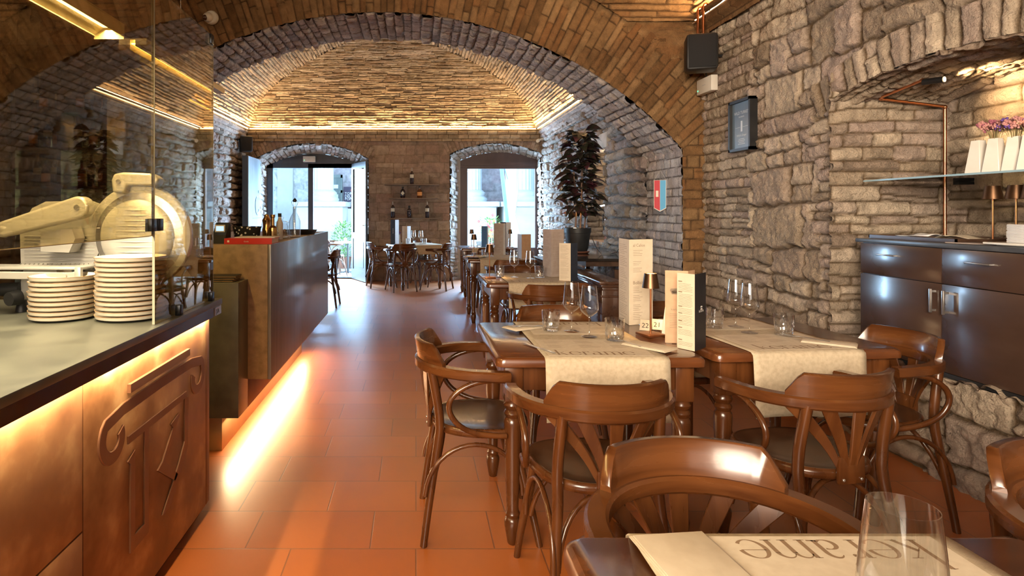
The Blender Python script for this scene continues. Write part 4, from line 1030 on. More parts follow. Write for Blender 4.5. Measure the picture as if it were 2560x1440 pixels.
place(KNIFE, (0.515, 2.52, TH+0.0015), R(24), 'knife on the bare worn corner of the table', 'steel knives')
# right table
tumb(1.470, 2.955, 'cut tumbler behind the black menu on the right table')
wine(1.585, 2.975, 'left wine glass of the pair against the stone wall')
wine(1.570, 2.825, 'right wine glass of the pair against the stone wall')
tumb(1.705, 2.78, 'cut tumbler at the right end near the fork on the right table')
place(NAP, (1.79, 2.60, TH+0.0065), R(52), 'paper napkin on the right table near the dark cabinet', 'folded paper napkins')
place(FORK, (1.735, 2.68, TH+0.0115), R(36), 'fork lying on the right table near the dark cabinet', 'steel forks')
# bottom table
wine(0.535, 0.660, 'big wine glass at the bottom right, in front of everything', sc=1.06)
place(NAP, (0.455, 0.93, TH+0.0065), R(6), 'paper napkin at the left of the upside-down mat', 'folded paper napkins').scale = (1.25, 1.3, 1)
# table under the arch
lamp(0.640, 5.22, 0.1, 'slim lamp with orange-lit pole on the table under the arch', 6)
tumb(0.735, 5.27, 'cut tumbler next to the orange-lit lamp under the arch')
wine(0.85, 5.19, 'left wine glass on the table under the arch'); wine(0.975, 5.12, 'right wine glass on the table under the arch')
tumb(1.07, 5.20, 'cut tumbler beside the grey-brown menu under the arch')
standing_card('grey-brown tall menu under the arch beside the plant pot', [(1.135, 5.36), (1.185, 5.25), (1.305, 5.30)], 0.42, TZ, [(M['grey_card'], M['ink'], deco_list), (M['grey_card'], M['ink'], deco_list)])
standing_card('cream and navy menu under the arch in front of the plant pot', [(1.19, 4.985), (1.275, 4.945), (1.345, 5.00)], 0.315, TZ, [(M['cream_card'], M['ink'], deco_list), (M['navy_card'], M['lightink'], None)])
# table with the silver tray
q = MB(); q.lathe([(0.0005, 0.003), (0.12, 0.003), (0.145, 0.018), (0.148, 0.018), (0.125, 0.0), (0.0005, 0.0)], 36, cap0=False, cap1=False)
o = q.build('round_tray', M['steel'], None, 40); o.location = (0.73, 7.45, TZ); tag(o, 'round silver tray on the corner of the third table', 'tray')
lamp(0.715, 7.42, 0, 'slim dark lamp standing on the round silver tray', 0.8, TZ+0.004)
tumb(0.86, 7.48, 'cut tumbler just right of the silver tray'); wine(0.96, 7.62, 'left wine glass on the silver tray table'); wine(1.19, 7.5, 'middle wine glass on the silver tray table')
tumb(1.27, 7.52, 'cut tumbler before the wood-brown menu')
standing_card('wood-brown menu on the silver tray table', [(1.255, 7.42), (1.28, 7.26), (1.40, 7.31)], 0.30, TZ, [(M['grey_card'], M['ink'], None), (M['tan_card'], M['ink'], None)])
standing_card('tall grey menu on the silver tray table', [(1.03, 7.95), (1.155, 7.93), (1.19, 7.98)], 0.42, TZ, [(M['grey_card'], M['ink'], deco_list), (M['white_card'], M['ink'], None)])
# table before the window
standing_card('bright blue menu standing before the window', [(1.05, 9.62), (1.135, 9.58), (1.16, 9.64)], 0.34, TZ, [(M['blue_card'], M['lightink'], None), (M['white_card'], M['ink'], None)])
standing_card('dark and pale menu before the window beside the bright blue one', [(1.39, 9.85), (1.47, 9.80), (1.56, 9.86)], 0.40, TZ, [(M['navy_card'], M['ink'], None), (M['white_card'], M['ink'], None)])
lamp(0.885, 9.55, 0, 'slim dark lamp at the left of the table before the window', 0.5); lamp(1.495, 9.55, 0, 'slim dark lamp at the right of the table before the window', 0.5)
wine(1.24, 9.62, 'left wine glass on the table before the window'); wine(1.37, 9.5, 'right wine glass on the table before the window'); tumb(1.00, 9.5, 'cut tumbler on the table before the window')
# small table by the back wall
wx_, wy_ = onto('wall', -0.22, -0.02)
standing_card('navy and white tall menu on the small table by the back wall', [(-0.44, 10.42), (-0.36, 10.36), (-0.30, 10.44)], 0.43, TZ, [(M['navy_card'], M['lightink'], deco_vert), (M['white_card'], M['ink'], None)])
standing_card('pinkish pale menu on the small table by the back wall', [(-0.245, 10.62), (-0.155, 10.585), (-0.095, 10.66)], 0.315, TZ, [(M['cream_card'], M['ink'], None), (M['white_card'], M['ink'], None)])
wine(-0.045, 10.55, 'left wine glass on the small table by the back wall'); wine(0.085, 10.50, 'right wine glass on the small table by the back wall')
tumb(-0.135, 10.48, 'left tumbler on the small table by the back wall'); tumb(0.145, 10.47, 'right tumbler on the small table by the back wall')
vase(-0.30, 10.56, TZ, 0.2, 'tapered white vase on the small table by the back wall')
dried_flowers(-0.30, 10.56, TZ+0.155, 'small violet flowers on the table by the back wall', [M['fl_violet'], M['fl_plum']], 4, 0.028, 0.07, 8)
# ================================================================ COUNTERS AND BAR
M['rust'] = noise_mat('oxidised_bronze_panel', (0.16, 0.072, 0.032), (0.50, 0.34, 0.18), (5, 5, 5), (0.34, 0.5), 12, metal=0.25, lo=0.38, hi=0.72, c3=(0.27, 0.14, 0.065))
M['bronzeplate'] = noise_mat('brown_metal_plate', (0.19, 0.095, 0.055), (0.25, 0.135, 0.08), (7, 7, 7), (0.3, 0.42), 6, metal=0.5)
M['slate'] = noise_mat('green_grey_slate', (0.085, 0.085, 0.068), (0.13, 0.13, 0.10), (9, 9, 9), (0.26, 0.4), 10)
M['gloss_brown'] = noise_mat('gloss_brown', (0.040, 0.018, 0.012), (0.06, 0.028, 0.018), (4, 4, 4), (0.06, 0.12), 3, coat=0.6)
M['ochre'] = noise_mat('ochre_stone', (0.20, 0.125, 0.055), (0.31, 0.20, 0.095), (22, 22, 22), (0.4, 0.5), 10)
M['blockside_daylit'] = noise_mat('laminate_daylit_grey', (0.13, 0.115, 0.11), (0.19, 0.17, 0.16), (26, 26, 2.0), (0.30, 0.42), 6, dist=0.4, coat=0.6, spec=0.8)  # brown laminate greyed: reflected daylight put into its base colour
M['smoke'] = thin_glass('smoked_glass', (0.79, 0.715, 0.52), 1.5, 2.2, 0.0, base=0.0, gcol=(0.95, 0.93, 0.9))
M['edge'] = mat('glass_edge_highlight', (0.40, 0.38, 0.28), 0.2)  # lit glass edges painted as pale opaque strips
M['brass'] = noise_mat('pale_brass_plinth', (0.42, 0.30, 0.15), (0.48, 0.35, 0.18), (5, 5, 5), (0.35, 0.45), metal=0.4)
# ---- front counter
ct = thing('bar_counter', 'long serving counter with rust-coloured panels and a big raised letter emblem', 'counter', (-1.4, 1.4, 0))
def cpart(name, m, *a, parent=ct, bev=0.0, smooth=30):
    q = MB(); x0, x1, y0, y1, z0, z1 = a; q.box(x0+1.4, x1+1.4, y0-1.4, y1-1.4, z0, z1, bev=bev); return q.build(name, m, parent, smooth)
cpart('worktop', M['slate'], -2.05, -0.887, -0.6, 2.75, 0.926, 0.952, bev=0.003)
cpart('fascia', M['gloss_brown'], -0.925, -0.892, -0.6, 2.74, 0.884, 0.926)
cpart('front_panel', M['rust'], -1.03, -0.930, 1.678, 2.655, 0.05, 0.90, bev=0.002)
cpart('front_panel', M['rust'], -1.03, -0.930, -0.6, 1.674, 0.458, 0.90, bev=0.002)
cpart('front_panel', M['rust'], -1.03, -0.930, -0.6, 1.674, 0.05, 0.454, bev=0.002)
cpart('end_panel', M['bronzeplate'], -2.05, -0.930, 2.658, 2.70, 0.05, 0.90, bev=0.002)
cpart('plinth', M['black'], -2.0, -0.965, -0.6, 2.67, 0.0, 0.05)
cpart('led_strip', M['led_line'], -0.929, -0.926, -0.6, 2.65, 0.892, 0.898, smooth=0)
cpart('back_panel', M['black'], -2.05, -2.03, -0.6, 2.70, 0.0, 0.926)
bd = cpart('badge', M['steel'], -0.892, -0.888, 2.655, 2.735, 0.886, 0.922)
def on_panel(q, pts, d, m=0, x=-0.930):
    """raised flat shape on the counter front; pts = (y, z) outline"""
    q.prism([(p[0]-1.4, p[1]) for p in pts], x+1.4-0.001, x+1.4+d, axis='x', m=m)
q = MB(); text(q, 'JSA', 0.028, (-0.8875+1.4, 2.668-1.4, 0.894), (0, 1, 0), (0, 0, 1), 0); q.build('badge_print', M['ink2'], bd, 0, fix=False)
em = MB()
q = MB(); on_panel(q, [(1.932, 0.764), (2.439, 0.764), (2.439, 0.792), (1.932, 0.792)], 0.012); q.build('emblem_bar', M['bronzeplate'], ct, 20)
# volute scroll, swept flat band
vl = []
for t in np.linspace(0, 1, 26): a = R(20-250*t); rr_ = 0.038+0.034*t; vl.append((1.842+rr_*math.cos(a)*1.1, 0.652+rr_*math.sin(a)))
vr = [(2*2.188-p[0]-0.0, p[1]) for p in vl][::-1]
vpath = vl+[(1.90, 0.724), (2.188, 0.728), (2.476, 0.724)]+vr
q = MB(); q.tube([(-0.9285+1.4, p[0]-1.4, p[1]) for p in vpath], 0, flat=(0.020, 0.005), up=(1, 0, 0)); q.build('emblem_scroll', M['bronzeplate'], ct, 40)
q = MB()
on_panel(q, [(1.93, 0.600), (2.42, 0.600), (2.42, 0.625), (1.93, 0.625)], 0.006)
on_panel(q, [(1.925, 0.545), (1.975, 0.565), (1.975, 0.285), (2.045, 0.285), (2.045, 0.600), (2.075, 0.600), (2.075, 0.24), (1.945, 0.24), (1.945, 0.53)], 0.006)
on_panel(q, [(2.40, 0.60), (2.44, 0.60), (2.43, 0.40), (2.37, 0.33), (2.26, 0.24), (2.19, 0.24), (2.34, 0.365), (2.40, 0.43)], 0.006)
on_panel(q, [(2.19, 0.435), (2.285, 0.525), (2.265, 0.545), (2.345, 0.562), (2.345, 0.55), (2.31, 0.52), (2.215, 0.425), (2.33, 0.33), (2.305, 0.315), (2.15, 0.42)], 0.006)
q.build('emblem_letter', M['bronzeplate'], ct, 20)
# ---- glass screens
def pane(label, x0, x1, y0, y1, z0, z1, edges, name='glass_screen', clamps=()):
    root = thing(name, label, 'glass screen', ((x0+x1)/2, (y0+y1)/2, z0), 0, 'smoked glass screens over the counter'); lx, ly = root.location.x, root.location.y
    q = MB(); q.box(x0-lx, x1-lx, y0-ly, y1-ly, 0, z1-z0); q.build('pane', M['smoke'], root, 0)
    for (a0_, a1_, b0_, b1_, c0_, c1_) in edges: q = MB(); q.box(a0_-lx, a1_-lx, b0_-ly, b1_-ly, c0_-z0, c1_-z0); q.build('edge_highlight', M['edge'], root, 0)
    for (px_, py_, pz_, sx_, sy_, sz_) in clamps:
        q = MB(); q.box(px_-sx_-lx, px_+sx_-lx, py_-sy_-ly, py_+sy_-ly, pz_-sz_-z0, pz_+sz_-z0, bev=0.002); q.build('clamp', M['clamp'], root, 30)
    return root
M['clamp'] = noise_mat('dark_metal_clamp', (0.035, 0.04, 0.05), (0.05, 0.055, 0.065), (20, 20, 20), (0.2, 0.3), metal=0.7)
pane('upper smoked glass screen left of the clamp line, open underneath for serving', -0.924, -0.916, 0.5, 2.096, 1.265, 2.14,
     [(-0.9245, -0.9155, 2.096, 2.0975, 1.265, 2.14), (-0.9245, -0.9155, 0.5, 2.096, 1.263, 1.265)], clamps=[(-0.920, 2.085, 1.302, 0.012, 0.022, 0.022)])
pane('full-height smoked glass screen right of the clamp line', -0.924, -0.916, 2.104, 2.71, 0.953, 2.14,
     [(-0.9245, -0.9155, 2.1025, 2.104, 0.953, 2.14), (-0.9245, -0.9155, 2.71, 2.7115, 0.953, 2.14)],
     clamps=[(-0.920, 2.138, 1.302, 0.012, 0.022, 0.022), (-0.908, 2.30, 0.972, 0.010, 0.016, 0.020), (-0.908, 2.66, 0.972, 0.010, 0.016, 0.020), (-0.925, 2.69, 2.12, 0.014, 0.018, 0.022)])
pane('smoked glass end screen standing across the far end of the counter', -1.95, -0.926, 2.702, 2.708, 0.953, 2.10, [])
# ---- linear lamp over the counter
M['lampbody'] = noise_mat('champagne_metal', (0.60, 0.50, 0.28), (0.66, 0.55, 0.32), (8, 8, 8), (0.35, 0.45), metal=0.3)
lb = thing('linear_lamp', 'long champagne-coloured trough lamp glowing over the counter', 'ceiling lamp', (-1.294, 1.5, 2.075))
q = MB(); q.box(-0.063, 0.063, -1.4, 1.03, 0.058, 0.064); q.box(-0.063, -0.057, -1.4, 1.03, 0.012, 0.06); q.box(0.057, 0.063, -1.4, 1.03, 0.012, 0.06)
q.add([(-0.063, -1.4, 0.012), (-0.063, 1.03, 0.012), (-0.018, 1.03, 0.045), (-0.018, -1.4, 0.045)], [(0, 1, 2, 3)]); q.add([(0.063, -1.4, 0.012), (0.063, 1.03, 0.012), (0.018, 1.03, 0.045), (0.018, -1.4, 0.045)], [(0, 1, 2, 3)])
q.box(-0.063, 0.063, 1.028, 1.034, 0.0, 0.064); q.build('housing', M['lampbody'], lb, 0)
M['led_y'] = mat('led_yellow', (1, 0.85, 0.5), 0.5, emit=(1.0, 0.80, 0.40), es=10)
q = MB(); q.box(-0.010, 0.010, -1.38, 1.0, 0.040, 0.046); q.build('led_strip', M['led_y'], lb, 0)
for yy in (-1.0, 0.7):
    q = MB(); q.tube([(0, yy, 0.06), (0, yy, 1.95)], 0.0012, 5); q.build('suspension_wire', M['steel'], lb, 0)
light('counter_lamp_light', 'AREA', (-1.294, 1.45, 2.112), 72, (1.0, 0.82, 0.52), (0.03, 2.2), rot=(0, 0, 0), spread=150)
l2 = thing('linear_lamp', 'second trough lamp beyond the smoked end screen, above the bar block', 'ceiling lamp', (-1.294, 3.3, 2.075))
q = MB(); q.box(-0.063, 0.063, -0.56, 0.56, 0.058, 0.064); q.box(-0.063, -0.012, -0.56, 0.56, 0.012, 0.058); q.box(0.012, 0.063, -0.56, 0.56, 0.03, 0.058); q.build('housing', M['lampbody'], l2, 0)
q = MB(); q.box(-0.010, 0.010, -0.55, 0.55, 0.040, 0.046); q.build('led_strip', M['led_y'], l2, 0)
q = MB(); q.tube([(0, 0, 0.06), (0, 0, 1.95)], 0.0012, 5); q.build('suspension_wire', M['steel'], l2, 0)
# ---- plates in two stacks
def make_plate():
    q = MB(); q.lathe([(0.0005, 0.0), (0.082, 0.0), (0.098, 0.003), (0.110, 0.008), (0.1135, 0.0185)], 40, cap0=False, cap1=False)
    k = len(q.f); q.lathe([(0.1135, 0.0185), (0.1138, 0.0202), (0.1115, 0.0205)], 40, cap0=False, cap1=False, m=1)
    q.lathe([(0.1115, 0.0205), (0.105, 0.010), (0.092, 0.0065), (0.0005, 0.0055)], 40, cap0=False, cap1=False)
    return tag(q.build('dinner_plate', [M['creamware'], M['rimbrown']], None, 40), 'cream plate', 'plate')
M['creamware'] = noise_mat('cream_glaze', (0.72, 0.66, 0.52), (0.77, 0.71, 0.57), (12, 12, 12), (0.14, 0.24), coat=0.4); M['rimbrown'] = noise_mat('brown_rim', (0.30, 0.16, 0.07), (0.42, 0.24, 0.11), (25, 25, 25), (0.3, 0.4))
PLATE = make_plate(); ORD = ['topmost', 'second', 'third', 'fourth', 'fifth', 'sixth', 'seventh', 'eighth', 'ninth', 'tenth', 'eleventh', 'twelfth', 'thirteenth', 'fourteenth']
for (sx_, sy_, n_, sc_, nm) in ((-1.312, 2.232, 9, 1.0, 'shorter left'), (-1.064, 2.242, 13, 1.09, 'taller right')):
    for k in range(n_):
        o_ = ORD[n_-1-k]
        place(PLATE, (sx_+rng.uniform(-.002, .002), sy_+rng.uniform(-.002, .002), 0.9525+k*0.0175), rng.uniform(0, 6), (f'cream plate, topmost of the {nm} stack' if o_ == 'topmost' else f'cream plate, {o_} from the top of the {nm} stack'), f'cream plates in the {nm} stack', 1.0).scale = (sc_, sc_, 1.0)
# ---- meat slicer
M['alu'] = noise_mat('brushed_aluminium', (0.52, 0.50, 0.45), (0.62, 0.60, 0.54), (3, 40, 40), (0.30, 0.42), 3, metal=0.45)
sl = thing('meat_slicer', 'big brushed aluminium meat slicer with a round blade cover behind the plates', 'meat slicer', (-1.3, 2.40, 0.9522))
def slp(name, fn, m=None, sm=40, par=None):
    q = MB(); fn(q); return q.build(name, m or M['alu'], par or sl, sm)
def disc(q, x, y, z, prof, seg=56):
    s0 = len(q.v); q.lathe(prof, seg, cap0=True, cap1=True); q.xf(Matrix.Translation((x, y, z)) @ Matrix.Rotation(R(90), 4, 'X'), s0)
SX, SZ = 0.194, 0.297
slp('blade', lambda q: disc(q, SX, 0.0, SZ, [(0.172, -0.003), (0.176, 0.0), (0.150, 0.006)]), M['steel'])
def guard(q):
    p = [(SX+0.187*math.cos(a), 0.012, SZ+0.187*math.sin(a)) for a in np.linspace(R(-75), R(165), 50)]
    q.tube(p, 0, flat=(0.020, 0.012), up=(0, 1, 0))
slp('blade_guard', guard)
def cover(q):
    disc(q, SX-0.005, -0.004, SZ, [(0.146, 0.0), (0.147, 0.006), (0.138, 0.014), (0.10, 0.017), (0.0005, 0.018)])
    for k in range(-5, 6):
        zz = k*0.021; hwid = math.sqrt(max(0, 0.118**2-zz*zz))*0.86
        q.tube([(SX-0.005-hwid, -0.0195, SZ+zz), (SX-0.005, -0.0225, SZ+zz), (SX-0.005+hwid, -0.0195, SZ+zz)], [0.0008, 0.0042, 0.0008], 8)
slp('blade_cover', cover)
def sharp(q):
    q.prism([(0.095, 0.520), (0.105, 0.545), (0.14, 0.552), (0.25, 0.548), (0.285, 0.525), (0.27, 0.497), (0.16, 0.500), (0.15, 0.468), (0.10, 0.472)], -0.03, 0.035, axis='y')
sh_ = slp('sharpener_cap', sharp); md = sh_.modifiers.new('bevel', 'BEVEL'); md.width = 0.008; md.segments = 3; md.limit_method = 'ANGLE'; md.angle_limit = R(25)
slp('screw', lambda q: q.lathe([(0.009, -0.0), (0.009, 0.004), (0.0005, 0.004)], 10, (0, 0, 0), cap1=False), M['steel'], par=sh_).matrix_local = Matrix.Translation((0.125, -0.031, 0.515)) @ Matrix.Rotation(R(90), 4, 'X')
slp('base_body', lambda q: q.prism([(-0.16, 0.02), (0.30, 0.02), (0.30, 0.10), (0.26, 0.16), (0.10, 0.17), (-0.02, 0.13), (-0.16, 0.11)], 0.0, 0.28, axis='y'))
slp('support_column', lambda q: q.box(0.02, 0.09, 0.005, 0.07, 0.10, 0.40, bev=0.02))
def backplate(q):
    q.prism([(-0.300, 0.17), (-0.02, 0.16), (0.03, 0.26), (0.035, 0.42), (-0.02, 0.440), (-0.20, 0.437), (-0.255, 0.41), (-0.305, 0.33)], 0.03, 0.045, axis='y')
    for k in range(9): z = 0.185+k*0.014; q.tube([(-0.285, 0.028, z), (-0.13, 0.024, z), (-0.0, 0.028, z)], [0.001, 0.0042, 0.001], 8)
slp('carriage_plate', backplate)
slp('meat_tray', lambda q: q.box(-0.45, 0.02, -0.10, 0.03, 0.172, 0.184, bev=0.004))
def teeth(q):
    for k in range(16): q.sphere((-0.28+k*0.018, 0.0, 0.1875), 0.0028, 6, 4)
    for k in range(15): q.sphere((-0.27+k*0.018, -0.02, 0.1875), 0.0028, 6, 4)
slp('grip_studs', teeth, M['steel'])
slp('tray_bracket', lambda q: (q.tube([(-0.42, -0.11, 0.155), (-0.02, -0.11, 0.150), (0.02, -0.11, 0.158)], 0, flat=(0.006, 0.014), up=(0, 0, 1)), q.tube([(-0.04, -0.125, 0.15), (-0.04, -0.09, 0.15)], 0.013, 14), q.box(0.0, 0.025, -0.12, -0.10, 0.13, 0.185, bev=0.004)))
def arm(q):
    p0, p1, r0, r1 = Vector((-0.285, 0.330)), Vector((0.0, 0.412)), 0.030, 0.043; d = (p1-p0).normalized(); a0_ = math.atan2(d.y, d.x)
    out = [(p1.x+r1*math.cos(a0_+t), p1.y+r1*math.sin(a0_+t)) for t in np.linspace(-PI/2, PI/2, 14)]+[(p0.x+r0*math.cos(a0_+t), p0.y+r0*math.sin(a0_+t)) for t in np.linspace(PI/2, 3*PI/2, 12)]
    q.prism(out, -0.100, -0.042, axis='y')
pa = slp('pusher_arm', arm); md = pa.modifiers.new('bevel', 'BEVEL'); md.width = 0.010; md.segments = 3; md.limit_method = 'ANGLE'; md.angle_limit = R(50)
slp('screw', lambda q: q.tube([(0.0, -0.104, 0.412), (0.0, -0.099, 0.412)], 0.011, 12), M['steel'], par=pa)
slp('knob', lambda q: q.tube([(-0.315, -0.072, 0.322), (-0.305, -0.072, 0.325), (-0.262, -0.07, 0.340), (-0.255, -0.07, 0.342)], [0.026, 0.032, 0.029, 0.024], 18), par=pa)
slp('pusher_plate', lambda q: q.prism([(-0.17, 0.24), (-0.06, 0.235), (-0.035, 0.29), (-0.05, 0.335), (-0.17, 0.31)], -0.05, 0.02, axis='y'))
slp('dial_knob', lambda q: q.tube([(-0.262, -0.10, 0.060), (-0.25, -0.06, 0.062)], [0.026, 0.030], 20), M['black'])
slp('thickness_handle', lambda q: q.tube([(-0.36, 0.0, 0.085), (-0.28, 0.0, 0.088)], 0.026, 18), M['black'])
slp('pedestal', lambda q: q.prism([(-0.30, 0.03), (-0.18, 0.0), (-0.10, 0.05), (-0.14, 0.165), (-0.27, 0.165)], 0.0, 0.10, axis='y'))
for (fx_, fy_) in ((-0.262, -0.02), (0.27, 0.03), (0.27, 0.25), (-0.1, 0.25)):
    slp('rubber_foot', lambda q: q.lathe([(0.024, 0.0), (0.023, 0.012), (0.015, 0.045), (0.012, 0.047)], 16, (fx_, fy_, 0)), M['black'])
# ---- bar block
bb = thing('bar_block', 'massive bronze bar block with a glowing plinth and long side greyed like reflected daylight', 'bar', (-1.3, 4.6, 0))
def bpart(name, m, x0, x1, y0, y1, z0, z1, bev=0.002):
    q = MB(); q.box(x0+1.3, x1+1.3, y0-4.6, y1-4.6, z0, z1, bev=bev); return q.build(name, m, bb, 30)
bpart('long_side', M['blockside_daylit'], -0.870, -0.850, 3.52, 5.80, 0.364, 1.155)
bpart('upper_block', M['ochre'], -1.75, -0.8705, 3.52, 5.80, 0.364, 1.155)
bpart('lower_step', M['slate'], -1.75, -0.986, 3.33, 3.519, 0.200, 0.952)
bpart('under_body', M['bronzeplate'], -1.75, -0.986, 3.5195, 5.80, 0.200, 0.3638)
bpart('plinth', M['brass'], -1.70, -1.093, 3.38, 5.74, 0.0, 0.2)
bpart('led_strip', M['led_line'], -1.090, -1.062, 3.42, 5.72, 0.194, 0.1995, 0)
BZ = 1.1555
q = MB(); q.box(-0.140, 0.140, -0.10, 0.10, 0.0, 0.003); q.box(-0.140, 0.140, -0.10, 0.10, 0.031, 0.034); q.box(-0.140, 0.140, -0.103, -0.099, 0.0, 0.034); k_ = len(q.f)
q.box(-0.136, 0.136, -0.098, 0.096, 0.003, 0.031, m=1)
text(q, 'Guida', 0.012, (-0.025, -0.1036, 0.012), (1, 0, 0), (0, 0, 1), 2); q.box(-0.122, -0.110, -0.1038, -0.103, 0.011, 0.023, m=2)
M['red'] = noise_mat('red_cover', (0.52, 0.02, 0.015), (0.60, 0.03, 0.02), (12, 12, 12), (0.35, 0.45)); M['page'] = mat('page', (0.75, 0.73, 0.68), 0.8)
o = q.build('hardcover_book', [M['red'], M['page'], M['page']], None, 0); o.location = (-0.992, 3.64, BZ); o.rotation_euler = (0, 0, R(1)); tag(o, 'thick red hardcover book lying on the bar block corner', 'book')
q = MB(); q.box(-0.11, 0.13, -0.07, 0.09, 0, 0.006, bev=0.001); o = q.build('magazine', M['white_card'], None, 0); o.location = (-0.975, 3.66, BZ+0.0342); tag(o, 'thin pale magazine lying on the red book', 'magazine')
ps = thing('card_terminal', 'black card payment terminal left of the red book', 'payment terminal', (-1.185, 3.66, BZ))
q = MB(); q.prism([(-0.05, 0), (0.05, 0), (0.05, 0.11), (0.02, 0.125), (-0.05, 0.05)], -0.04, 0.04, axis='x'); q.build('housing', M['black'], ps, 20)
q = MB(); q.box(-0.030, 0.030, -0.034, -0.024, 0.068, 0.112); o = q.build('screen_bezel', M['alu'], ps, 20); q = MB(); q.box(-0.023, 0.023, -0.036, -0.034, 0.075, 0.104); M['screen'] = mat('lit_screen', (0.2, 0.3, 0.4), 0.3, emit=(0.55, 0.8, 1.0), es=0.9); q.build('screen', M['screen'], o, 0)
M['spots'] = mat('spotted_cloth', (0.01, 0.01, 0.012), 0.8); n, l, b = nodes(M['spots'])
tc = n.new('ShaderNodeTexCoord'); vo = n.new('ShaderNodeTexVoronoi'); vo.inputs['Scale'].default_value = 42; cr = n.new('ShaderNodeValToRGB'); cr.color_ramp.elements[0].position = 0.24; cr.color_ramp.elements[0].color = (0.7, 0.7, 0.7, 1); cr.color_ramp.elements[1].position = 0.28; cr.color_ramp.elements[1].color = (0.008, 0.008, 0.01, 1)
l.new(tc.outputs['Object'], vo.inputs['Vector']); l.new(vo.outputs['Distance'], cr.inputs[0]); l.new(cr.outputs[0], b.inputs['Base Color'])
q = MB(); q.lathe([(0.07, 0.0), (0.078, 0.01), (0.088, 0.085), (0.092, 0.098), (0.084, 0.098), (0.078, 0.02), (0.0005, 0.01)], 24, cap1=False, sx=1.0, sy=0.6); o = q.build('cloth_basket', M['spots'], None, 40); o.location = (-1.075, 3.82, BZ); tag(o, 'black fabric basket with white flecks behind the red book', 'basket')
M['gold'] = noise_mat('brass_metal', (0.55, 0.33, 0.13), (0.65, 0.42, 0.18), (10, 10, 10), (0.15, 0.25), metal=1.0)
def lathe_thing(name, label, cat, prof, m, loc, grp=None, seg=20):
    q = MB(); q.lathe(prof, seg, cap1=True); o = q.build(name, m, None, 35); o.location = loc; return tag(o, label, cat, grp)
lathe_thing('cocktail_shaker', 'brass cocktail shaker on the bar block', 'shaker', [(0.022, 0), (0.028, 0.008), (0.030, 0.075), (0.024, 0.09), (0.030, 0.135), (0.018, 0.155), (0.016, 0.17), (0.006, 0.175)], M['gold'], (-1.0, 4.02, BZ))
lathe_thing('cocktail_jigger', 'short ribbed brass tin beside the cocktail shaker', 'tin', [(0.030, 0), (0.031, 0.01), (0.033, 0.02), (0.031, 0.03), (0.033, 0.04), (0.031, 0.05), (0.033, 0.06), (0.031, 0.07), (0.030, 0.085), (0.012, 0.10), (0.011, 0.15), (0.016, 0.155), (0.016, 0.172)], M['gold'], (-0.950, 3.98, BZ))
sk = thing('salt_shaker', 'little glass salt shaker beside the brass tin', 'salt shaker', (-0.925, 4.0, BZ)); q = MB(); q.lathe([(0.016, 0), (0.017, 0.03), (0.012, 0.042)], 14); q.build('jar', M['glass'], sk); q = MB(); q.lathe([(0.0125, 0.0421), (0.013, 0.05), (0.004, 0.056)], 14); q.build('cap', M['steel'], sk)
bt = thing('slim_bottle', 'slim clear bottle with black cap behind the brass tin', 'bottle', (-0.945, 4.16, BZ)); q = MB(); q.lathe([(0.022, 0), (0.023, 0.11), (0.012, 0.14), (0.011, 0.155)], 16); q.build('body', M['white_card'], bt); q = MB(); q.lathe([(0.0125, 0.1555), (0.0125, 0.18)], 12); q.build('cap', M['black'], bt)
jr = thing('glass_jar', 'glass storage jar with a ball-topped lid on the bar block', 'jar', (-0.965, 4.32, BZ))
q = MB(); q.lathe([(0.040, 0), (0.046, 0.008), (0.046, 0.085), (0.040, 0.10), (0.041, 0.108), (0.038, 0.108), (0.037, 0.10), (0.043, 0.083), (0.043, 0.01), (0.0005, 0.006)], 24, cap1=False); q.build('body', M['glass'], jr, 50)
ld = MB(); ld.lathe([(0.046, 0.1085), (0.047, 0.114), (0.036, 0.122), (0.010, 0.126), (0.006, 0.134)], 24); ld = ld.build('lid', M['glass'], jr, 50); q = MB(); q.sphere((0, 0, 0.148), 0.015, 14, 10); q.build('knob', M['glass'], ld, 60)
q = MB(); rg = random.Random(3)
for k in range(14): q.sphere((rg.uniform(-.026, .026), rg.uniform(-.026, .026), 0.018+0.003*k), 0.010, 8, 6)
M['nuts'] = noise_mat('dried_peel', (0.20, 0.09, 0.03), (0.34, 0.17, 0.07), (30, 30, 30), (0.6, 0.7)); o = q.build('dried_peel', M['nuts'], None, 50); o.location = (-0.965, 4.32, BZ); tag(o, 'brown dried peel filling the glass jar', 'dried fruit', kind='stuff')
bt = thing('carafe_bottle', 'tall clear flip-top bottle beside the glass jar', 'bottle', (-0.905, 4.48, BZ)); q = MB(); q.lathe([(0.040, 0), (0.043, 0.01), (0.043, 0.12), (0.030, 0.155), (0.014, 0.185), (0.0125, 0.25), (0.015, 0.252), (0.015, 0.262), (0.012, 0.262), (0.0105, 0.19), (0.027, 0.153), (0.040, 0.118), (0.040, 0.014), (0.0005, 0.010)], 24, cap1=False); q.build('body', M['glass'], bt, 50)
q = MB(); q.lathe([(0.011, 0.2625), (0.015, 0.270), (0.011, 0.285), (0.003, 0.290)], 14); q.tube([(0.016, 0, 0.235), (0.024, 0, 0.262), (0, 0, 0.296), (-0.024, 0, 0.262), (-0.016, 0, 0.235)], 0.0015, 6); q.build('stopper', M['clamp'], bt, 50)
q = MB(); q.lathe([(0.0005, 0.004), (0.165, 0.004), (0.195, 0.034), (0.199, 0.034), (0.172, 0.0), (0.0005, 0.0)], 44, cap0=False, cap1=False, sx=0.85); o = q.build('serving_tray', M['black'], None, 40); o.location = (-1.02, 5.15, BZ); tag(o, 'round black serving tray at the far end of the bar block', 'tray')
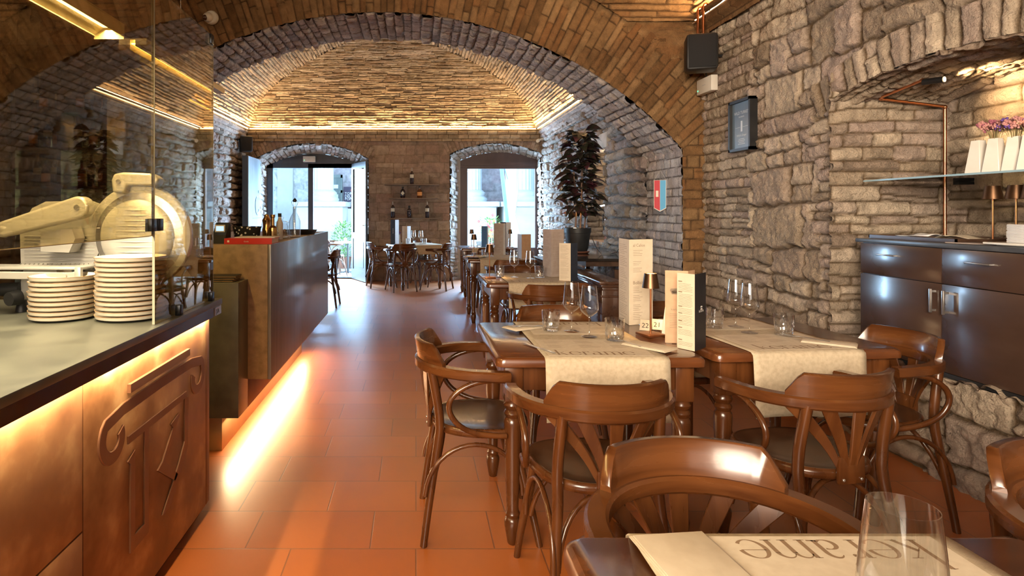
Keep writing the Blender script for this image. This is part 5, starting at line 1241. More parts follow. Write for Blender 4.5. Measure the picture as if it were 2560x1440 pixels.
for k in range(3):
    q = MB(); q.box(-0.105, 0.105, -0.065, 0.065, 0, 0.010, bev=0.0015); q.box(-0.102, 0.1056, -0.0655, 0.062, 0.0025, 0.0075, m=1); o = q.build('bill_folder', [M['black_card'], M['ochre']], None, 20); o.location = (-1.13+0.006*k, 3.425, 0.9525+0.0115*k); o.rotation_euler = (0, 0, R(2*k-2)); tag(o, ['black bill folder, lowest of three on the step of the bar block', 'black bill folder, middle of three on the step of the bar block', 'black bill folder, topmost of three on the step of the bar block'][k], 'folder', 'black folders on the step')
# ---- back bar shelf with bottles, seen dimly through the glass
bs = thing('back_bar_shelf', 'dark bottle shelf unit seen dimly through the smoked glass', 'shelf unit', (-3.0, 5.25, 0))
for xx in (-0.42, -0.03, 0.36):
    q = MB(); q.box(xx-0.018, xx+0.018, -0.16, 0.16, 0, 2.6); q.build('upright', M['darkwood'], bs, 0)
SHZ = (0.9, 1.22, 1.55, 1.88, 2.2)
for zz in SHZ: q = MB(); q.box(-0.402, 0.342, -0.155, 0.155, zz-0.012, zz+0.012); q.build('shelf_board', M['darkwood'], bs, 0)
def bottle_proto(name, label, prof, m, cap, lab, capm, labm, dia=False):
    root = thing(name, label, 'bottle'); q = MB(); q.lathe(prof, 18); q.build('body', m, root, 40)
    q = MB(); q.lathe(cap, 14); q.build('cap', capm, root, 40)
    if lab: q = MB(); q.lathe(lab, 18, cap0=False, cap1=False); q.build('label', labm, root, 40)
    return root
M['dkglass'] = noise_mat('dark_bottle', (0.018, 0.008, 0.012), (0.03, 0.014, 0.018), (10, 10, 10), (0.08, 0.14), coat=0.4); M['amber'] = noise_mat('amber_bottle', (0.12, 0.035, 0.008), (0.18, 0.055, 0.012), (10, 10, 10), (0.08, 0.14), coat=0.4)
M['labelw'] = mat('paper_label', (0.62, 0.62, 0.56), 0.7); M['labelo'] = mat('orange_label', (0.75, 0.36, 0.12), 0.7); M['capgrey'] = mat('cap_grey', (0.35, 0.30, 0.26), 0.4)
WINEB = [(0.034, 0), (0.037, 0.006), (0.037, 0.19), (0.033, 0.215), (0.015, 0.235), (0.0135, 0.25)]
WINEC = [(0.0142, 0.2502), (0.0145, 0.31), (0.012, 0.312)]; WINEL = [(0.0374, 0.12), (0.0374, 0.185)]
WB = bottle_proto('liqueur_bottle', 'tall dark bottle', WINEB, M['dkglass'], WINEC, WINEL, M['capgrey'], M['labelw'])
AB = bottle_proto('amber_bottle', 'amber bottle', [(0.034, 0), (0.038, 0.006), (0.038, 0.15), (0.028, 0.175), (0.013, 0.19), (0.013, 0.225)], M['amber'], [(0.0145, 0.2252), (0.0145, 0.262)], [(0.0384, 0.05), (0.0384, 0.13)], M['black'], M['labelo'])
k = 0; GB = 'bottles on the dark back bar shelf'
for zi, zz in enumerate(SHZ):
    for xi, xx in enumerate((-0.33, -0.24, -0.14, 0.06, 0.16, 0.27)):
        pr = (WB, AB)[(zi*7+xi*3) % 2]; row_ = ['lowest', 'second', 'third', 'fourth', 'top'][zi]; pos_ = ['first', 'second', 'third', 'fourth', 'fifth', 'sixth'][xi]
        place(pr, (-3.0+xx, 5.22+0.03*((xi*5+zi) % 3), zz+0.0125), 0.0, f'{"tall dark" if pr is WB else "amber"} bottle, {pos_} on the {row_} board of the back bar shelf', GB, 0.9)
# ================================================================ NICHE AND NEAR RIGHT WALL
M['cab'] = noise_mat('gloss_dark_brown', (0.045, 0.024, 0.016), (0.068, 0.038, 0.026), (5, 2, 5), (0.20, 0.28), 5, coat=0.3)
M['cabtop'] = noise_mat('grey_blue_worktop', (0.05, 0.055, 0.065), (0.075, 0.08, 0.09), (9, 9, 9), (0.25, 0.35)); M['handle'] = noise_mat('satin_handle', (0.42, 0.40, 0.38), (0.5, 0.48, 0.46), (20, 20, 20), (0.25, 0.35), metal=0.9)
CX = 2.645
cb = thing('niche_cabinet', 'glossy dark brown cabinet set into the arched wall niche', 'cabinet', (3.0, 2.98, 0.522)); ox, oy, oz = cb.location
def kb(q, x0, x1, y0, y1, z0, z1, bev=0.0, m=0): return q.box(x0-ox, x1-ox, y0-oy, y1-oy, z0-oz, z1-oz, m, bev=bev)
q = MB(); kb(q, CX+0.02, 3.33, 2.46, 3.575, 0.522, 1.165); q.build('carcass', M['cab'], cb, 0)
q = MB(); kb(q, CX-0.015, 3.34, 2.44, 3.592, 1.167, 1.190, 0.002); q.build('worktop', M['cabtop'], cb, 30)
for (a_, b_) in ((3.022, 3.570), (2.470, 3.018)):
    q = MB(); kb(q, CX, CX+0.019, a_, b_, 0.987, 1.163, 0.0015); d_ = q.build('drawer', M['cab'], cb, 30)
    mid = (a_+b_)/2+0.06; q = MB(); kb(q, CX-0.028, CX-0.020, mid-0.065, mid+0.065, 1.100, 1.108, 0.002); kb(q, CX-0.022, CX, mid-0.06, mid-0.052, 1.101, 1.107); kb(q, CX-0.022, CX, mid+0.052, mid+0.06, 1.101, 1.107); q.build('handle', M['handle'], d_, 30)
    q = MB(); kb(q, CX, CX+0.019, a_, b_, 0.545, 0.983, 0.0015); d_ = q.build('door', M['cab'], cb, 30)
    hy_ = 3.022+0.035 if a_ > 3 else 3.018-0.035; q = MB(); kb(q, CX-0.030, CX-0.020, hy_-0.006, hy_+0.006, 0.835, 0.955, 0.002); kb(q, CX-0.022, CX, hy_-0.005, hy_+0.005, 0.842, 0.852); kb(q, CX-0.022, CX, hy_-0.005, hy_+0.005, 0.938, 0.948); q.build('handle', M['handle'], d_, 30)
q = MB(); kb(q, CX-0.002, CX+0.02, 2.46, 3.575, 0.522, 0.543); q.build('bottom_rail', M['black'], cb, 0)
NZ = 1.1905
q = MB(); q.box(-0.20, 0.20, -0.29, 0.29, 0, 0.006, bev=0.001); q.box(-0.20, -0.192, -0.29, 0.29, 0.004, 0.020); q.box(0.192, 0.20, -0.29, 0.29, 0.004, 0.020); q.box(-0.2, 0.2, -0.29, -0.282, 0.004, 0.020); q.box(-0.2, 0.2, 0.282, 0.29, 0.004, 0.020)
o = q.build('wooden_tray', M['darkwood'], None, 20); o.location = (2.90, 3.29, NZ); tag(o, 'dark wooden tray lying on the cabinet in the niche', 'tray')
for i, (yy, mm, rz_, lb_) in enumerate(((3.33, 'white_card', 12, 'white paper sheet lying in the dark wooden tray'), (3.12, 'paper', -20, 'beige paper napkin lying in the dark wooden tray'))):
    q = MB(); q.grid(lambda u, v: (-0.09+0.18*u, -0.09+0.18*v, 0.012+0.012*math.sin(u*5+i)*math.sin(v*4+1)), 8, 8); o = q.build('loose_paper', M[mm], None, 60, solid=0.001); o.location = (2.82, yy, NZ+0.012); o.rotation_euler = (0, 0, R(rz_)); tag(o, lb_, 'paper')
q = MB(); q.box(-0.10, 0.10, -0.16, 0.16, 0.0, 0.004); q.box(-0.13, 0.13, -0.20, 0.20, 0.004, 0.016, bev=0.005); o = q.build('serving_platter', M['ceramic'], None, 30); o.location = (2.80, 2.63, NZ); tag(o, 'white rectangular platter under the napkin stack', 'platter')
for k in range(16):
    q = MB(); q.box(-0.07, 0.07, -0.085, 0.085, 0, 0.0046, bev=0.0015); o = q.build('stacked_napkin', M['white_card'] if k == 0 else bpy.data.meshes['stacked_napkin'].materials[0], None, 30) if k == 0 else None
    if k == 0: ST = o; o.location = (2.79, 2.68, NZ+0.0165); lb_ = 'white napkin, lowest of the stack in the niche'
    else: o = ST.copy(); C.objects.link(o); o.location = (2.79+rng.uniform(-.002, .002), 2.68+rng.uniform(-.002, .002), NZ+0.0165+k*0.0052); lb_ = f'white napkin, {(ORD+["fifteenth", "sixteenth"])[15-k]} from the top of the niche stack' if k < 15 else 'white napkin, topmost of the stack in the niche'
    tag(o, lb_, 'napkin', 'stacked white napkins in the niche')
q = MB(); q.box(-0.05, 0.05, -0.11, 0.11, 0, 0.004); o = q.build('note_pad', M['grey_card'], None, 0); o.location = (2.74, 2.93, NZ); o.rotation_euler = (0, 0, R(10)); tag(o, 'thin flat pad lying at the front edge of the niche cabinet', 'note pad')
UNLIT = make_lamp(lit=False)
for k, (x_, y_, lb_) in enumerate(((2.98, 3.10, 'leftmost of the three unlit brown lamps stored in the niche'), (3.00, 3.00, 'middle of the three unlit brown lamps stored in the niche'), (2.97, 2.89, 'rightmost of the three unlit brown lamps stored in the niche'))):
    o = place(UNLIT, (x_, y_, NZ), 0.2*k, lb_, 'unlit lamps stored in the niche')
    o.scale = (1.12, 1.12, 1.0)
tumb(2.97, 2.60, 'cut tumbler behind the napkin stack in the niche', NZ+0.0005)
# glass shelf on the niche, with vases and dried flowers
M['shelfglass'] = thin_glass('shelf_glass', (0.80, 0.84, 0.84), 1.5, 1.8, base=0.03); M['shelfedge'] = mat('shelf_edge', (0.30, 0.45, 0.52), 0.15, coat=0.5)
gs = thing('glass_shelf', 'clear glass shelf spanning the arched niche', 'shelf', (3.05, 2.99, 1.53))
q = MB(); q.box(-0.295, 0.30, -0.78, 0.70, 0, 0.010); q.build('pane', M['shelfglass'], gs, 0)
q = MB(); q.box(-0.299, -0.2955, -0.78, 0.70, 0, 0.010); q.build('front_edge', M['shelfedge'], gs, 0)
for yy in (-0.5, 0.62): q = MB(); q.box(0.20, 0.30, yy-0.02, yy+0.02, -0.02, -0.0005); q.build('bracket', M['clamp'], gs, 0)
for k, (x_, y_) in enumerate(((2.83, 3.02), (2.83, 2.93), (2.85, 2.855), (2.85, 2.785))):
    vase(x_, y_, 1.5405, 0.15+0.1*k, ['leftmost white vase on the glass shelf', 'second white vase from the left on the glass shelf', 'third white vase from the left on the glass shelf', 'rightmost white vase in view on the glass shelf'][k]).scale = (1.25, 1.25, 1.0)
    if k: dried_flowers(x_, y_, 1.5405+0.155, ['', 'dusty pink dried flowers in the second vase of the glass shelf', 'violet and pink dried flowers in the third vase of the glass shelf', 'rosy dried flowers in the rightmost vase of the glass shelf'][k], [[], [M['fl_pink'], M['fl_plum']], [M['fl_violet'], M['fl_pink']], [M['fl_rose'], M['fl_pink']]][k], 26, 0.06, 0.09, 40+k)
# copper pipe and spot in the niche
M['copper'] = noise_mat('copper', (0.62, 0.26, 0.13), (0.72, 0.32, 0.17), (12, 12, 12), (0.2, 0.3), metal=1.0)
q = MB(); q.tube([(3.275, 3.715, 1.19), (3.275, 3.715, 1.99)], 0.009, 10); q.tube([(3.275, 3.715, 1.985), (3.26, 3.715, 2.0), (2.88, 3.715, 2.045)], 0.009, 10); q.tube([(2.88, 3.715, 2.045), (2.87, 3.69, 2.055), (2.89, 3.42, 2.10)], 0.009, 10)
q.sphere((3.275, 3.715, 1.995), 0.013, 10, 8); q.sphere((2.88, 3.715, 2.047), 0.013, 10, 8); o = q.build('copper_pipe', M['copper'], None, 50); tag(o, 'bent copper pipe climbing the corner of the niche', 'pipe')
q = MB(); q.tube([(2.89, 3.42, 2.085), (2.93, 3.33, 2.082)], 0.017, 14); q.tube([(2.89, 3.42, 2.10), (2.89, 3.42, 2.07)], 0.006, 8); sp_ = q.build('niche_spotlight', M['black'], None, 40); tag(sp_, 'small black spotlight at the end of the copper pipe', 'spotlight')
q = MB(); q.tube([(2.931, 3.328, 2.082), (2.932, 3.326, 2.082)], 0.014, 14); q.build('lens', M['led'], sp_, 0)
light('niche_spot', 'SPOT', (2.95, 3.30, 2.078), 48, (1.0, 0.68, 0.36), spot=(115, 0.8), aim=(3.36, 3.16, 1.93))
# ---- on the near right wall
fr = thing('framed_poster', 'black framed blue-grey poster hanging on the stone wall', 'picture', (2.60, 4.78, 1.83)); FW, FH = 0.32, 0.41
q = MB()
for (y0_, y1_, z0_, z1_) in ((-FW/2, -FW/2+0.022, 0, FH), (FW/2-0.022, FW/2, 0, FH), (-FW/2, FW/2, 0, 0.022), (-FW/2, FW/2, FH-0.022, FH)): q.box(-0.03, 0.03, y0_, y1_, z0_, z1_)
q.build('frame', M['black'], fr, 20)
M['poster'] = noise_mat('poster_blue', (0.10, 0.155, 0.22), (0.13, 0.19, 0.26), (5, 5, 5), (0.25, 0.35)); M['posterink'] = mat('poster_ink', (0.6, 0.65, 0.7), 0.6)
q = MB(); q.box(-0.006, 0.02, -FW/2+0.02, FW/2-0.02, 0.02, FH-0.02)
def pt(txt, sz, y_, z_): text(q, txt, sz, (-0.0072, y_, z_), (0, -1, 0), (0, 0, 1), 1, 'CENTER')
pt('WILD TURKEY', 0.034, 0, 0.295); pt('BOURBON', 0.016, 0, 0.268); pt('Wild & Ginger', 0.024, 0, 0.118)
for k in range(4): q.box(-0.0075, -0.006, -0.05+0.01*(k % 2), 0.05-0.01*(k % 2), 0.055+0.013*k, 0.059+0.013*k, m=1)
q.box(-0.0075, -0.006, -0.010, 0.010, 0.155, 0.24, m=1); q.box(-0.0075, -0.006, -0.09, -0.02, 0.19, 0.192, m=1); q.box(-0.0075, -0.006, 0.02, 0.09, 0.19, 0.192, m=1)
q.build('poster_sheet', [M['poster'], M['posterink']], fr, 0)
def exit_box(label, loc, rz, w_, h_):
    r_ = thing('emergency_light', label, 'emergency light', loc, rz, 'white emergency light boxes'); q = MB(); q.box(-w_/2, w_/2, -0.03, 0.03, 0, h_, bev=0.006); q.build('housing', M['boxwhite'], r_, 30)
    q = MB(); q.box(-w_/2+0.02, -w_/2+0.032, -0.0315, -0.030, 0.03, 0.042); q.build('status_light', M['green'], r_, 0); q = MB(); q.box(-w_*0.12, w_*0.12, -0.0310, -0.030, h_*0.5, h_*0.5+0.005); q.build('marking', M['lightgrey'], r_, 0); return r_
M['boxwhite'] = noise_mat('white_plastic', (0.62, 0.58, 0.50), (0.66, 0.62, 0.54), (10, 10, 10), (0.4, 0.5)); M['green'] = mat('green_led', (0, 0.6, 0.2), 0.4, emit=(0.1, 1.0, 0.35), es=2.5); M['lightgrey'] = mat('grey_print', (0.45, 0.45, 0.45), 0.6)
exit_box('white emergency light box below the big black speaker', (2.585, 5.33, 2.40), R(-90), 0.27, 0.135)
def speaker(label, loc, rz, w_, h_, d_, br):
    r_ = thing('wall_speaker', label, 'speaker', loc, rz, 'black wall speakers'); q = MB(); q.box(-w_/2, w_/2, -d_/2, d_/2, 0, h_, bev=min(w_, h_)*0.12); q.build('cabinet', M['black'], r_, 40)
    q = MB(); q.box(-w_/2+0.02, w_/2-0.02, -d_/2-0.006, -d_/2+0.01, 0.02, h_-0.02, bev=0.005); q.build('grille', M['grille'], r_, 40); q = MB(); q.tube(br, 0.012, 8); q.build('bracket', M['black'], r_, 40); return r_
M['grille'] = noise_mat('speaker_cloth', (0.008, 0.008, 0.009), (0.014, 0.014, 0.015), (300, 300, 300), (0.8, 0.9))
speaker('black speaker high in the corner beside the great arch', (2.44, 5.14, 2.545), R(-18), 0.25, 0.31, 0.20, [(0.05, 0.08, 0.15), (0.12, 0.10, 0.15), (0.215, 0.12, 0.15)])
for k, (y_, lb_) in enumerate(((5.30, 'left copper conduit above the corner speaker'), (5.20, 'right copper conduit above the corner speaker'))):
    q = MB(); q.tube([(2.49, y_, 2.80), (2.49, y_, 3.12), (2.50, y_, 3.145), (2.53, y_, 3.15), (2.55, y_, 3.135), (2.552, y_, 3.09)], 0.011, 10); tag(q.build('copper_conduit', M['copper'], None, 50), lb_, 'conduit', 'copper conduits by the corner speaker')
q = MB(); q.tube([(2.58, 5.33, 2.535), (2.56, 5.30, 2.62), (2.50, 5.24, 2.70)], 0.006, 6); tag(q.build('power_cable', M['black'], None, 50), 'short cable between emergency box and corner speaker', 'cable')
dc = thing('dome_camera', 'white dome camera on the arch above the smoked glass', 'security camera', (-1.87, 5.50, 3.12)); q = MB(); s0 = 0; q.lathe([(0.062, 0), (0.064, 0.02), (0.058, 0.035), (0.054, 0.04)], 24); q.xf(Matrix.Rotation(R(90), 4, 'X')); q.build('base', M['boxwhite'], dc, 40)
q = MB(); q.sphere((-0.018, -0.05, -0.008), 0.045, 20, 14); q.build('ball', M['boxwhite'], dc, 60); q = MB(); q.sphere((-0.033, -0.075, -0.018), 0.026, 16, 10); q.build('lens', M['gloss_brown'], dc, 60)
# pennant on the arch pier
pn_ = thing('football_pennant', 'small red and light blue pennant hanging on the arch pier', 'pennant', (2.375, 5.84, 1.35)); q = MB()
M['pred'] = mat('pennant_red', (0.55, 0.04, 0.06), 0.6); M['pblue'] = mat('pennant_blue', (0.10, 0.40, 0.70), 0.6); M['pwhite'] = mat('pennant_white', (0.75, 0.68, 0.58), 0.6)
def pen(s): return [(0.0, 0.055), (0.05*s, 0.03) if False else (0.052*s, 0.03), (0.052*s, 0.30), (0.0, 0.30)]
q.prism([(-0.056, 0.028), (0, -0.004), (0.056, 0.028), (0.056, 0.302), (-0.056, 0.302)], 0.0, 0.002, axis='y', m=2); q.prism([(-0.052, 0.033), (-0.001, 0.004), (-0.001, 0.300), (-0.052, 0.300)], -0.001, 0.0005, axis='y', m=0); q.prism([(0.001, 0.004), (0.052, 0.033), (0.052, 0.300), (0.001, 0.300)], -0.001, 0.0005, axis='y', m=1)
q.lathe([(0.012, 0.14), (0.012, 0.20)], 6, (-0.026, -0.0012, 0), 2, sy=0.02); q.build('cloth', [M['pred'], M['pblue'], M['pwhite']], pn_, 0); q = MB(); q.tube([(-0.056, 0, 0.30), (0, 0.03, 0.40), (0.056, 0, 0.30)], 0.0012, 5); q.build('hanging_cord', M['pwhite'], pn_, 0)
pn_.rotation_euler = (0, 0, R(-28))
# ================================================================ FAR ROOM: DOOR, WINDOW, FIXTURES
M['frame_blue'] = noise_mat('blue_grey_painted_wood', (0.040, 0.048, 0.060), (0.055, 0.065, 0.080), (6, 2, 2), (0.35, 0.45))
M['frame_brown'] = noise_mat('dark_brown_painted_wood', (0.055, 0.032, 0.032), (0.075, 0.045, 0.042), (6, 2, 2), (0.35, 0.45))
M['window'] = thin_glass('window_glass', (0.97, 0.98, 0.98), 1.45, 1.0)
YD = 12.02
def arch_board(q, o_, z0, y0, y1):
    arc, _ = arch_outline(o_['xl'], o_['xr'], o_['sp'], o_['ap'], 30)
    q.prism([(o_['xr'], z0), (o_['xl'], z0)]+arc, y0, y1, axis='y')
q = MB(); arch_board(q, DI, 2.30, YD, YD+0.06)
q.box(-2.99, -2.865, YD-0.01, YD+0.07, 0, 2.30); q.box(-2.16, -2.06, YD-0.01, YD+0.07, 0, 2.30); q.box(-1.26, -1.12, YD-0.01, YD+0.07, 0, 2.30)
q.box(-2.99, -2.06, YD-0.01, YD+0.07, 2.215, 2.32); q.box(-2.99, -1.12, YD-0.015, YD+0.07, 2.30, 2.40); q.box(-2.865, -2.16, YD, YD+0.06, 0, 0.5)
d1 = q.build('door_1', M['frame_blue'], None, 20); struct(d1)
q = MB(); q.box(-2.865, -2.16, YD+0.025, YD+0.031, 0.5, 2.215); q.build('pane', M['window'], d1, 0)
# open leaf, hinged on the right jamb
lf = bpy.data.objects.new('door_2', None); C.objects.link(lf); lf.location = (-1.27, 12.0, 0.012); lf.rotation_euler = (0, 0, math.atan2(-0.70, 0.34)); lf['kind'] = 'structure'
L_ = 0.78
q = MB(); q.box(0, 0.085, -0.022, 0.022, 0, 2.28); q.box(L_-0.10, L_, -0.022, 0.022, 0, 2.28); q.box(0.085, L_-0.10, -0.022, 0.022, 2.17, 2.28); q.box(0.085, L_-0.10, -0.022, 0.022, 0.80, 0.92); q.box(0.085, L_-0.10, -0.022, 0.022, 0, 0.20); q.box(0.0, L_, -0.03, 0.03, 0.10, 0.13)
q.build('door_frame', M['frame_blue'], lf, 20)
q = MB(); q.box(0.085, L_-0.10, -0.010, 0.010, 0.20, 0.80); q.box(0.12, L_-0.135, -0.017, 0.017, 0.25, 0.75, bev=0.006); q.build('door_panel', M['frame_blue'], lf, 20)
q = MB(); q.box(0.085, L_-0.10, -0.003, 0.003, 0.92, 2.17); q.build('pane', M['window'], lf, 0)
q = MB(); q.box(L_-0.065, L_-0.035, -0.027, -0.022, 0.97, 1.15); q.tube([(L_-0.05, -0.027, 1.07), (L_-0.05, -0.065, 1.07), (L_-0.16, -0.065, 1.07)], 0.008, 8); q.box(L_-0.065, L_-0.035, 0.022, 0.027, 0.97, 1.15); q.tube([(L_-0.05, 0.027, 1.07), (L_-0.05, 0.065, 1.07), (L_-0.16, 0.065, 1.07)], 0.008, 8); q.build('handle', M['steel'], lf, 40)
q = MB(); q.box(-3.0, -1.1, 11.98, 12.16, -0.02, 0.022); struct(q.build('trim_3', M['clamp'], None, 0))
q = MB(); arch_board(q, WI, 2.20, YD, YD+0.06); q.box(0.885, 1.03, YD-0.01, YD+0.07, 0, 2.22); q.box(2.385, 2.47, YD-0.01, YD+0.07, 0, 2.22); q.box(0.93, 2.47, YD-0.03, YD+0.07, 2.27, 2.33); q.box(0.885, 2.47, YD-0.01, YD+0.07, 2.235, 2.31); q.box(1.03, 2.385, YD-0.01, YD+0.07, 0, 0.62)
w1 = q.build('window_1', M['frame_brown'], None, 20); struct(w1)
q = MB(); q.box(1.03, 2.385, YD+0.02, YD+0.027, 0.62, 2.235); q.build('pane', M['window'], w1, 0)
tc_ = thing('tall_cabinet', 'tall pale blue-grey panelled cabinet with a raised emblem left of the door', 'cabinet', (-3.10, 11.45, 0))
q = MB(); q.box(-0.055, 0.045, -0.56, 0.56, 0, 2.36); q.build('carcass', M['frame_blue'], tc_, 20)
M['paleblue'] = noise_mat('pale_blue_paint', (0.20, 0.25, 0.30), (0.24, 0.29, 0.34), (3, 3, 3), (0.30, 0.4))
for (a_, b_, c_, d_) in ((-0.56, -0.302, 0.02, 2.355), (-0.298, 0.56, 1.222, 2.355), (-0.298, 0.56, 0.02, 1.218)):
    q = MB(); q.box(0.0455, 0.060, a_, b_, c_, d_, bev=0.002); q.build('front_panel', M['paleblue'], tc_, 20)
q = MB(); vlp = [(0.0605+0.004, -0.02+0.13*math.cos(a)+0.06, 1.46+0.16*math.sin(a)) for a in np.linspace(R(330), R(110), 26)]+[(0.0645, 0.30, 1.615), (0.0645, 0.54, 1.61)]
q.tube(vlp, 0, flat=(0.025, 0.006), up=(1, 0, 0)); q.box(0.0605, 0.068, 0.10, 0.54, 1.70, 1.75); q.box(0.0605, 0.068, 0.25, 0.54, 1.40, 1.44); q.build('emblem', M['paleblue'], tc_, 30)
exit_box('white emergency light box over the entrance door', (-2.13, 11.97, 2.33), 0, 0.24, 0.115)
speaker('small black speaker in the far left corner', (-3.18, 11.22, 2.46), R(22), 0.23, 0.29, 0.18, [(-0.03, 0.07, 0.15), (-0.06, 0.12, 0.15), (-0.11, 0.17, 0.15)])
bc = thing('bullet_camera', 'small white camera in the far right upper corner', 'security camera', (2.30, 11.30, 2.66)); q = MB(); q.tube([(-0.03, -0.10, 0.0), (0.0, 0.0, 0.02), (0.02, 0.03, 0.03)], 0.030, 14); q.build('body', M['boxwhite'], bc, 40); q = MB(); q.tube([(0.01, 0.02, 0.03), (0.08, 0.04, 0.06), (0.14, 0.05, 0.06)], 0.012, 8); q.build('bracket', M['boxwhite'], bc, 40)
# bottle shelves on the back wall
for k, (x0_, x1_, zz, lb_) in enumerate(((-0.60, 0.44, 1.868, 'top'), (-0.52, 0.42, 1.605, 'middle'), (-0.55, 0.48, 1.222, 'bottom'))):
    q = MB(); q.box(x0_, x1_, 11.44, 11.60, zz-0.020, zz, bev=0.002); tag(q.build('wall_shelf', M['shelfwood'] if 'shelfwood' in M else M.setdefault('shelfwood', noise_mat('weathered_shelf', (0.13, 0.095, 0.075), (0.19, 0.145, 0.115), (2, 9, 9), (0.5, 0.6))), None, 20), f'thin wooden wall shelf holding bottles, {lb_} of three', 'shelf', 'bottle shelves on the back wall')
BBW = 'bottles on the back wall shelves'
place(WB, (-0.08, 11.51, 1.8685), 0, 'slim dark bottle alone on the top wall shelf', BBW)
place(WB, (-0.445, 11.51, 1.2225), 0, 'slim dark bottle at the left of the bottom wall shelf', BBW)
place(WB, (0.215, 11.51, 1.2225), 0, 'slim dark bottle at the right of the bottom wall shelf', BBW)
place(AB, (0.07, 11.51, 1.6055), 0, 'square-shouldered amber bottle with orange label on the middle wall shelf', BBW).scale = (1.25, 1.25, 0.86)
GB2 = bottle_proto('gin_bottle', 'squat black bottle', [(0.040, 0), (0.045, 0.006), (0.046, 0.13), (0.036, 0.155), (0.015, 0.170), (0.014, 0.185)], M['dkglass'], [(0.019, 0.1852), (0.019, 0.215)], None, M['black'], M['labelw'])
q = MB(); q.add([(-0.036, -0.0475, 0.088), (0, -0.0475, 0.046), (0.036, -0.0475, 0.088), (0, -0.0475, 0.130), (-0.036, -0.0460, 0.088), (0, -0.0460, 0.046), (0.036, -0.0460, 0.088), (0, -0.0460, 0.130)], [(0, 1, 2, 3), (4, 7, 6, 5), (0, 4, 5, 1), (1, 5, 6, 2), (2, 6, 7, 3), (3, 7, 4, 0)]); q.build('diamond_label', M['labelw'], GB2, 0)
place(GB2, (-0.255, 11.51, 1.6055), 0, 'squat black bottle with diamond label on the middle wall shelf', BBW)
GB3 = bottle_proto('gin_bottle', 'black bottle', [(0.036, 0), (0.040, 0.006), (0.043, 0.145), (0.030, 0.168), (0.017, 0.178), (0.016, 0.19)], M['dkglass'], [(0.020, 0.1902), (0.020, 0.235)], [(0.0425, 0.132), (0.043, 0.142)], M['black'], M['labelw'])
place(GB3, (-0.13, 11.51, 1.2225), 0, 'stout black bottle in the middle of the bottom wall shelf', BBW)
# ---- panelled pew back, black console table, potted plant
pw = thing('panelled_bench_back', 'dark moulded wooden bench back running beside the tables under the arch', 'bench', (1.63, 6.4, 0)); 
M['benchwood'] = noise_mat('old_bench_wood', (0.055, 0.024, 0.013), (0.10, 0.046, 0.025), (12, 2, 12), (0.22, 0.34), 5, coat=0.35)
def pwp(name, *a, bev=0.003): q = MB(); q.box(*a, bev=bev); return q.build(name, M['benchwood'], pw, 30)
pwp('cap_rail', -0.105, 0.105, -1.42, 1.45, 0.735, 0.765, bev=0.008); pwp('cap_moulding', -0.085, 0.085, -1.40, 1.43, 0.712, 0.735, bev=0.006); pwp('frieze', -0.070, 0.070, -1.385, 1.42, 0.655, 0.712)
pwp('end_post', -0.078, 0.078, -1.395, -1.235, 0.0, 0.69, bev=0.004); pwp('post_collar', -0.088, 0.088, -1.405, -1.225, 0.630, 0.648)
for k in range(3):
    y0_ = -1.235+k*0.885; pwp('panel', -0.040, 0.040, y0_, y0_+0.80, 0.08, 0.655); pwp('stile', -0.062, 0.062, y0_+0.80, y0_+0.885, 0.0, 0.655)
    q = MB()
    for (a_, b_, c_, d_) in ((y0_, y0_+0.80, 0.60, 0.655), (y0_, y0_+0.80, 0.08, 0.15), (y0_, y0_+0.07, 0.15, 0.60), (y0_+0.73, y0_+0.80, 0.15, 0.60)): q.box(-0.060, 0.060, a_, b_, c_, d_)
    q.build('panel_frame', M['benchwood'], pw, 30)
pwp('base_rail', -0.066, 0.066, -1.235, 1.42, 0.0, 0.08)
cs = thing('console_table', 'black lacquered console table carrying the big plant by the stone wall', 'console table', (2.02, 7.05, 0)); M['lacquer'] = noise_mat('black_lacquer', (0.012, 0.010, 0.010), (0.02, 0.017, 0.016), (6, 6, 6), (0.05, 0.10), coat=0.7)
q = MB(); q.box(-0.36, 0.36, -0.86, 1.1, 0.832, 0.86, bev=0.003); q.build('table_top', M['lacquer'], cs, 20); q = MB(); q.box(-0.25, 0.30, -0.80, 1.05, 0.775, 0.832); q.build('apron', M['darkwood'], cs, 20)
for (lx_, ly_) in ((-0.20, -0.72), (-0.20, 0.98), (0.28, 0.98)):
    q = MB(); q.lathe([(0.03, 0), (0.045, 0.05), (0.035, 0.10), (0.03, 0.14), (0.045, 0.40), (0.05, 0.55), (0.03, 0.60), (0.05, 0.64), (0.035, 0.68), (0.045, 0.74)], 14, (lx_, ly_, 0)); q.build('leg', M['darkwood'], cs, 40)
q = MB(); q.box(0.05, 0.30, -0.80, -0.72, 0.0, 0.74); q.build('leg', M['darkwood'], cs, 20)
pt_ = thing('potted_plant', 'tall purple-leaved plant in a black pot lit from below', 'plant', (1.89, 7.02, 0.8605))
M['pot'] = noise_mat('black_pot', (0.016, 0.017, 0.019), (0.025, 0.027, 0.03), (9, 9, 9), (0.4, 0.5)); M['saucer'] = noise_mat('brown_saucer', (0.20, 0.08, 0.05), (0.26, 0.11, 0.07), (9, 9, 9), (0.4, 0.5)); M['bark'] = noise_mat('bark', (0.12, 0.07, 0.05), (0.22, 0.14, 0.10), (20, 20, 8), (0.7, 0.8)); M['soil'] = noise_mat('soil', (0.03, 0.02, 0.015), (0.06, 0.04, 0.03), (40, 40, 40), (0.9, 0.95))
M['leaf'] = noise_mat('dark_purple_leaf', (0.030, 0.010, 0.018), (0.085, 0.022, 0.035), (7, 7, 7), (0.22, 0.34), 4, c3=(0.03, 0.035, 0.02), coat=0.2)
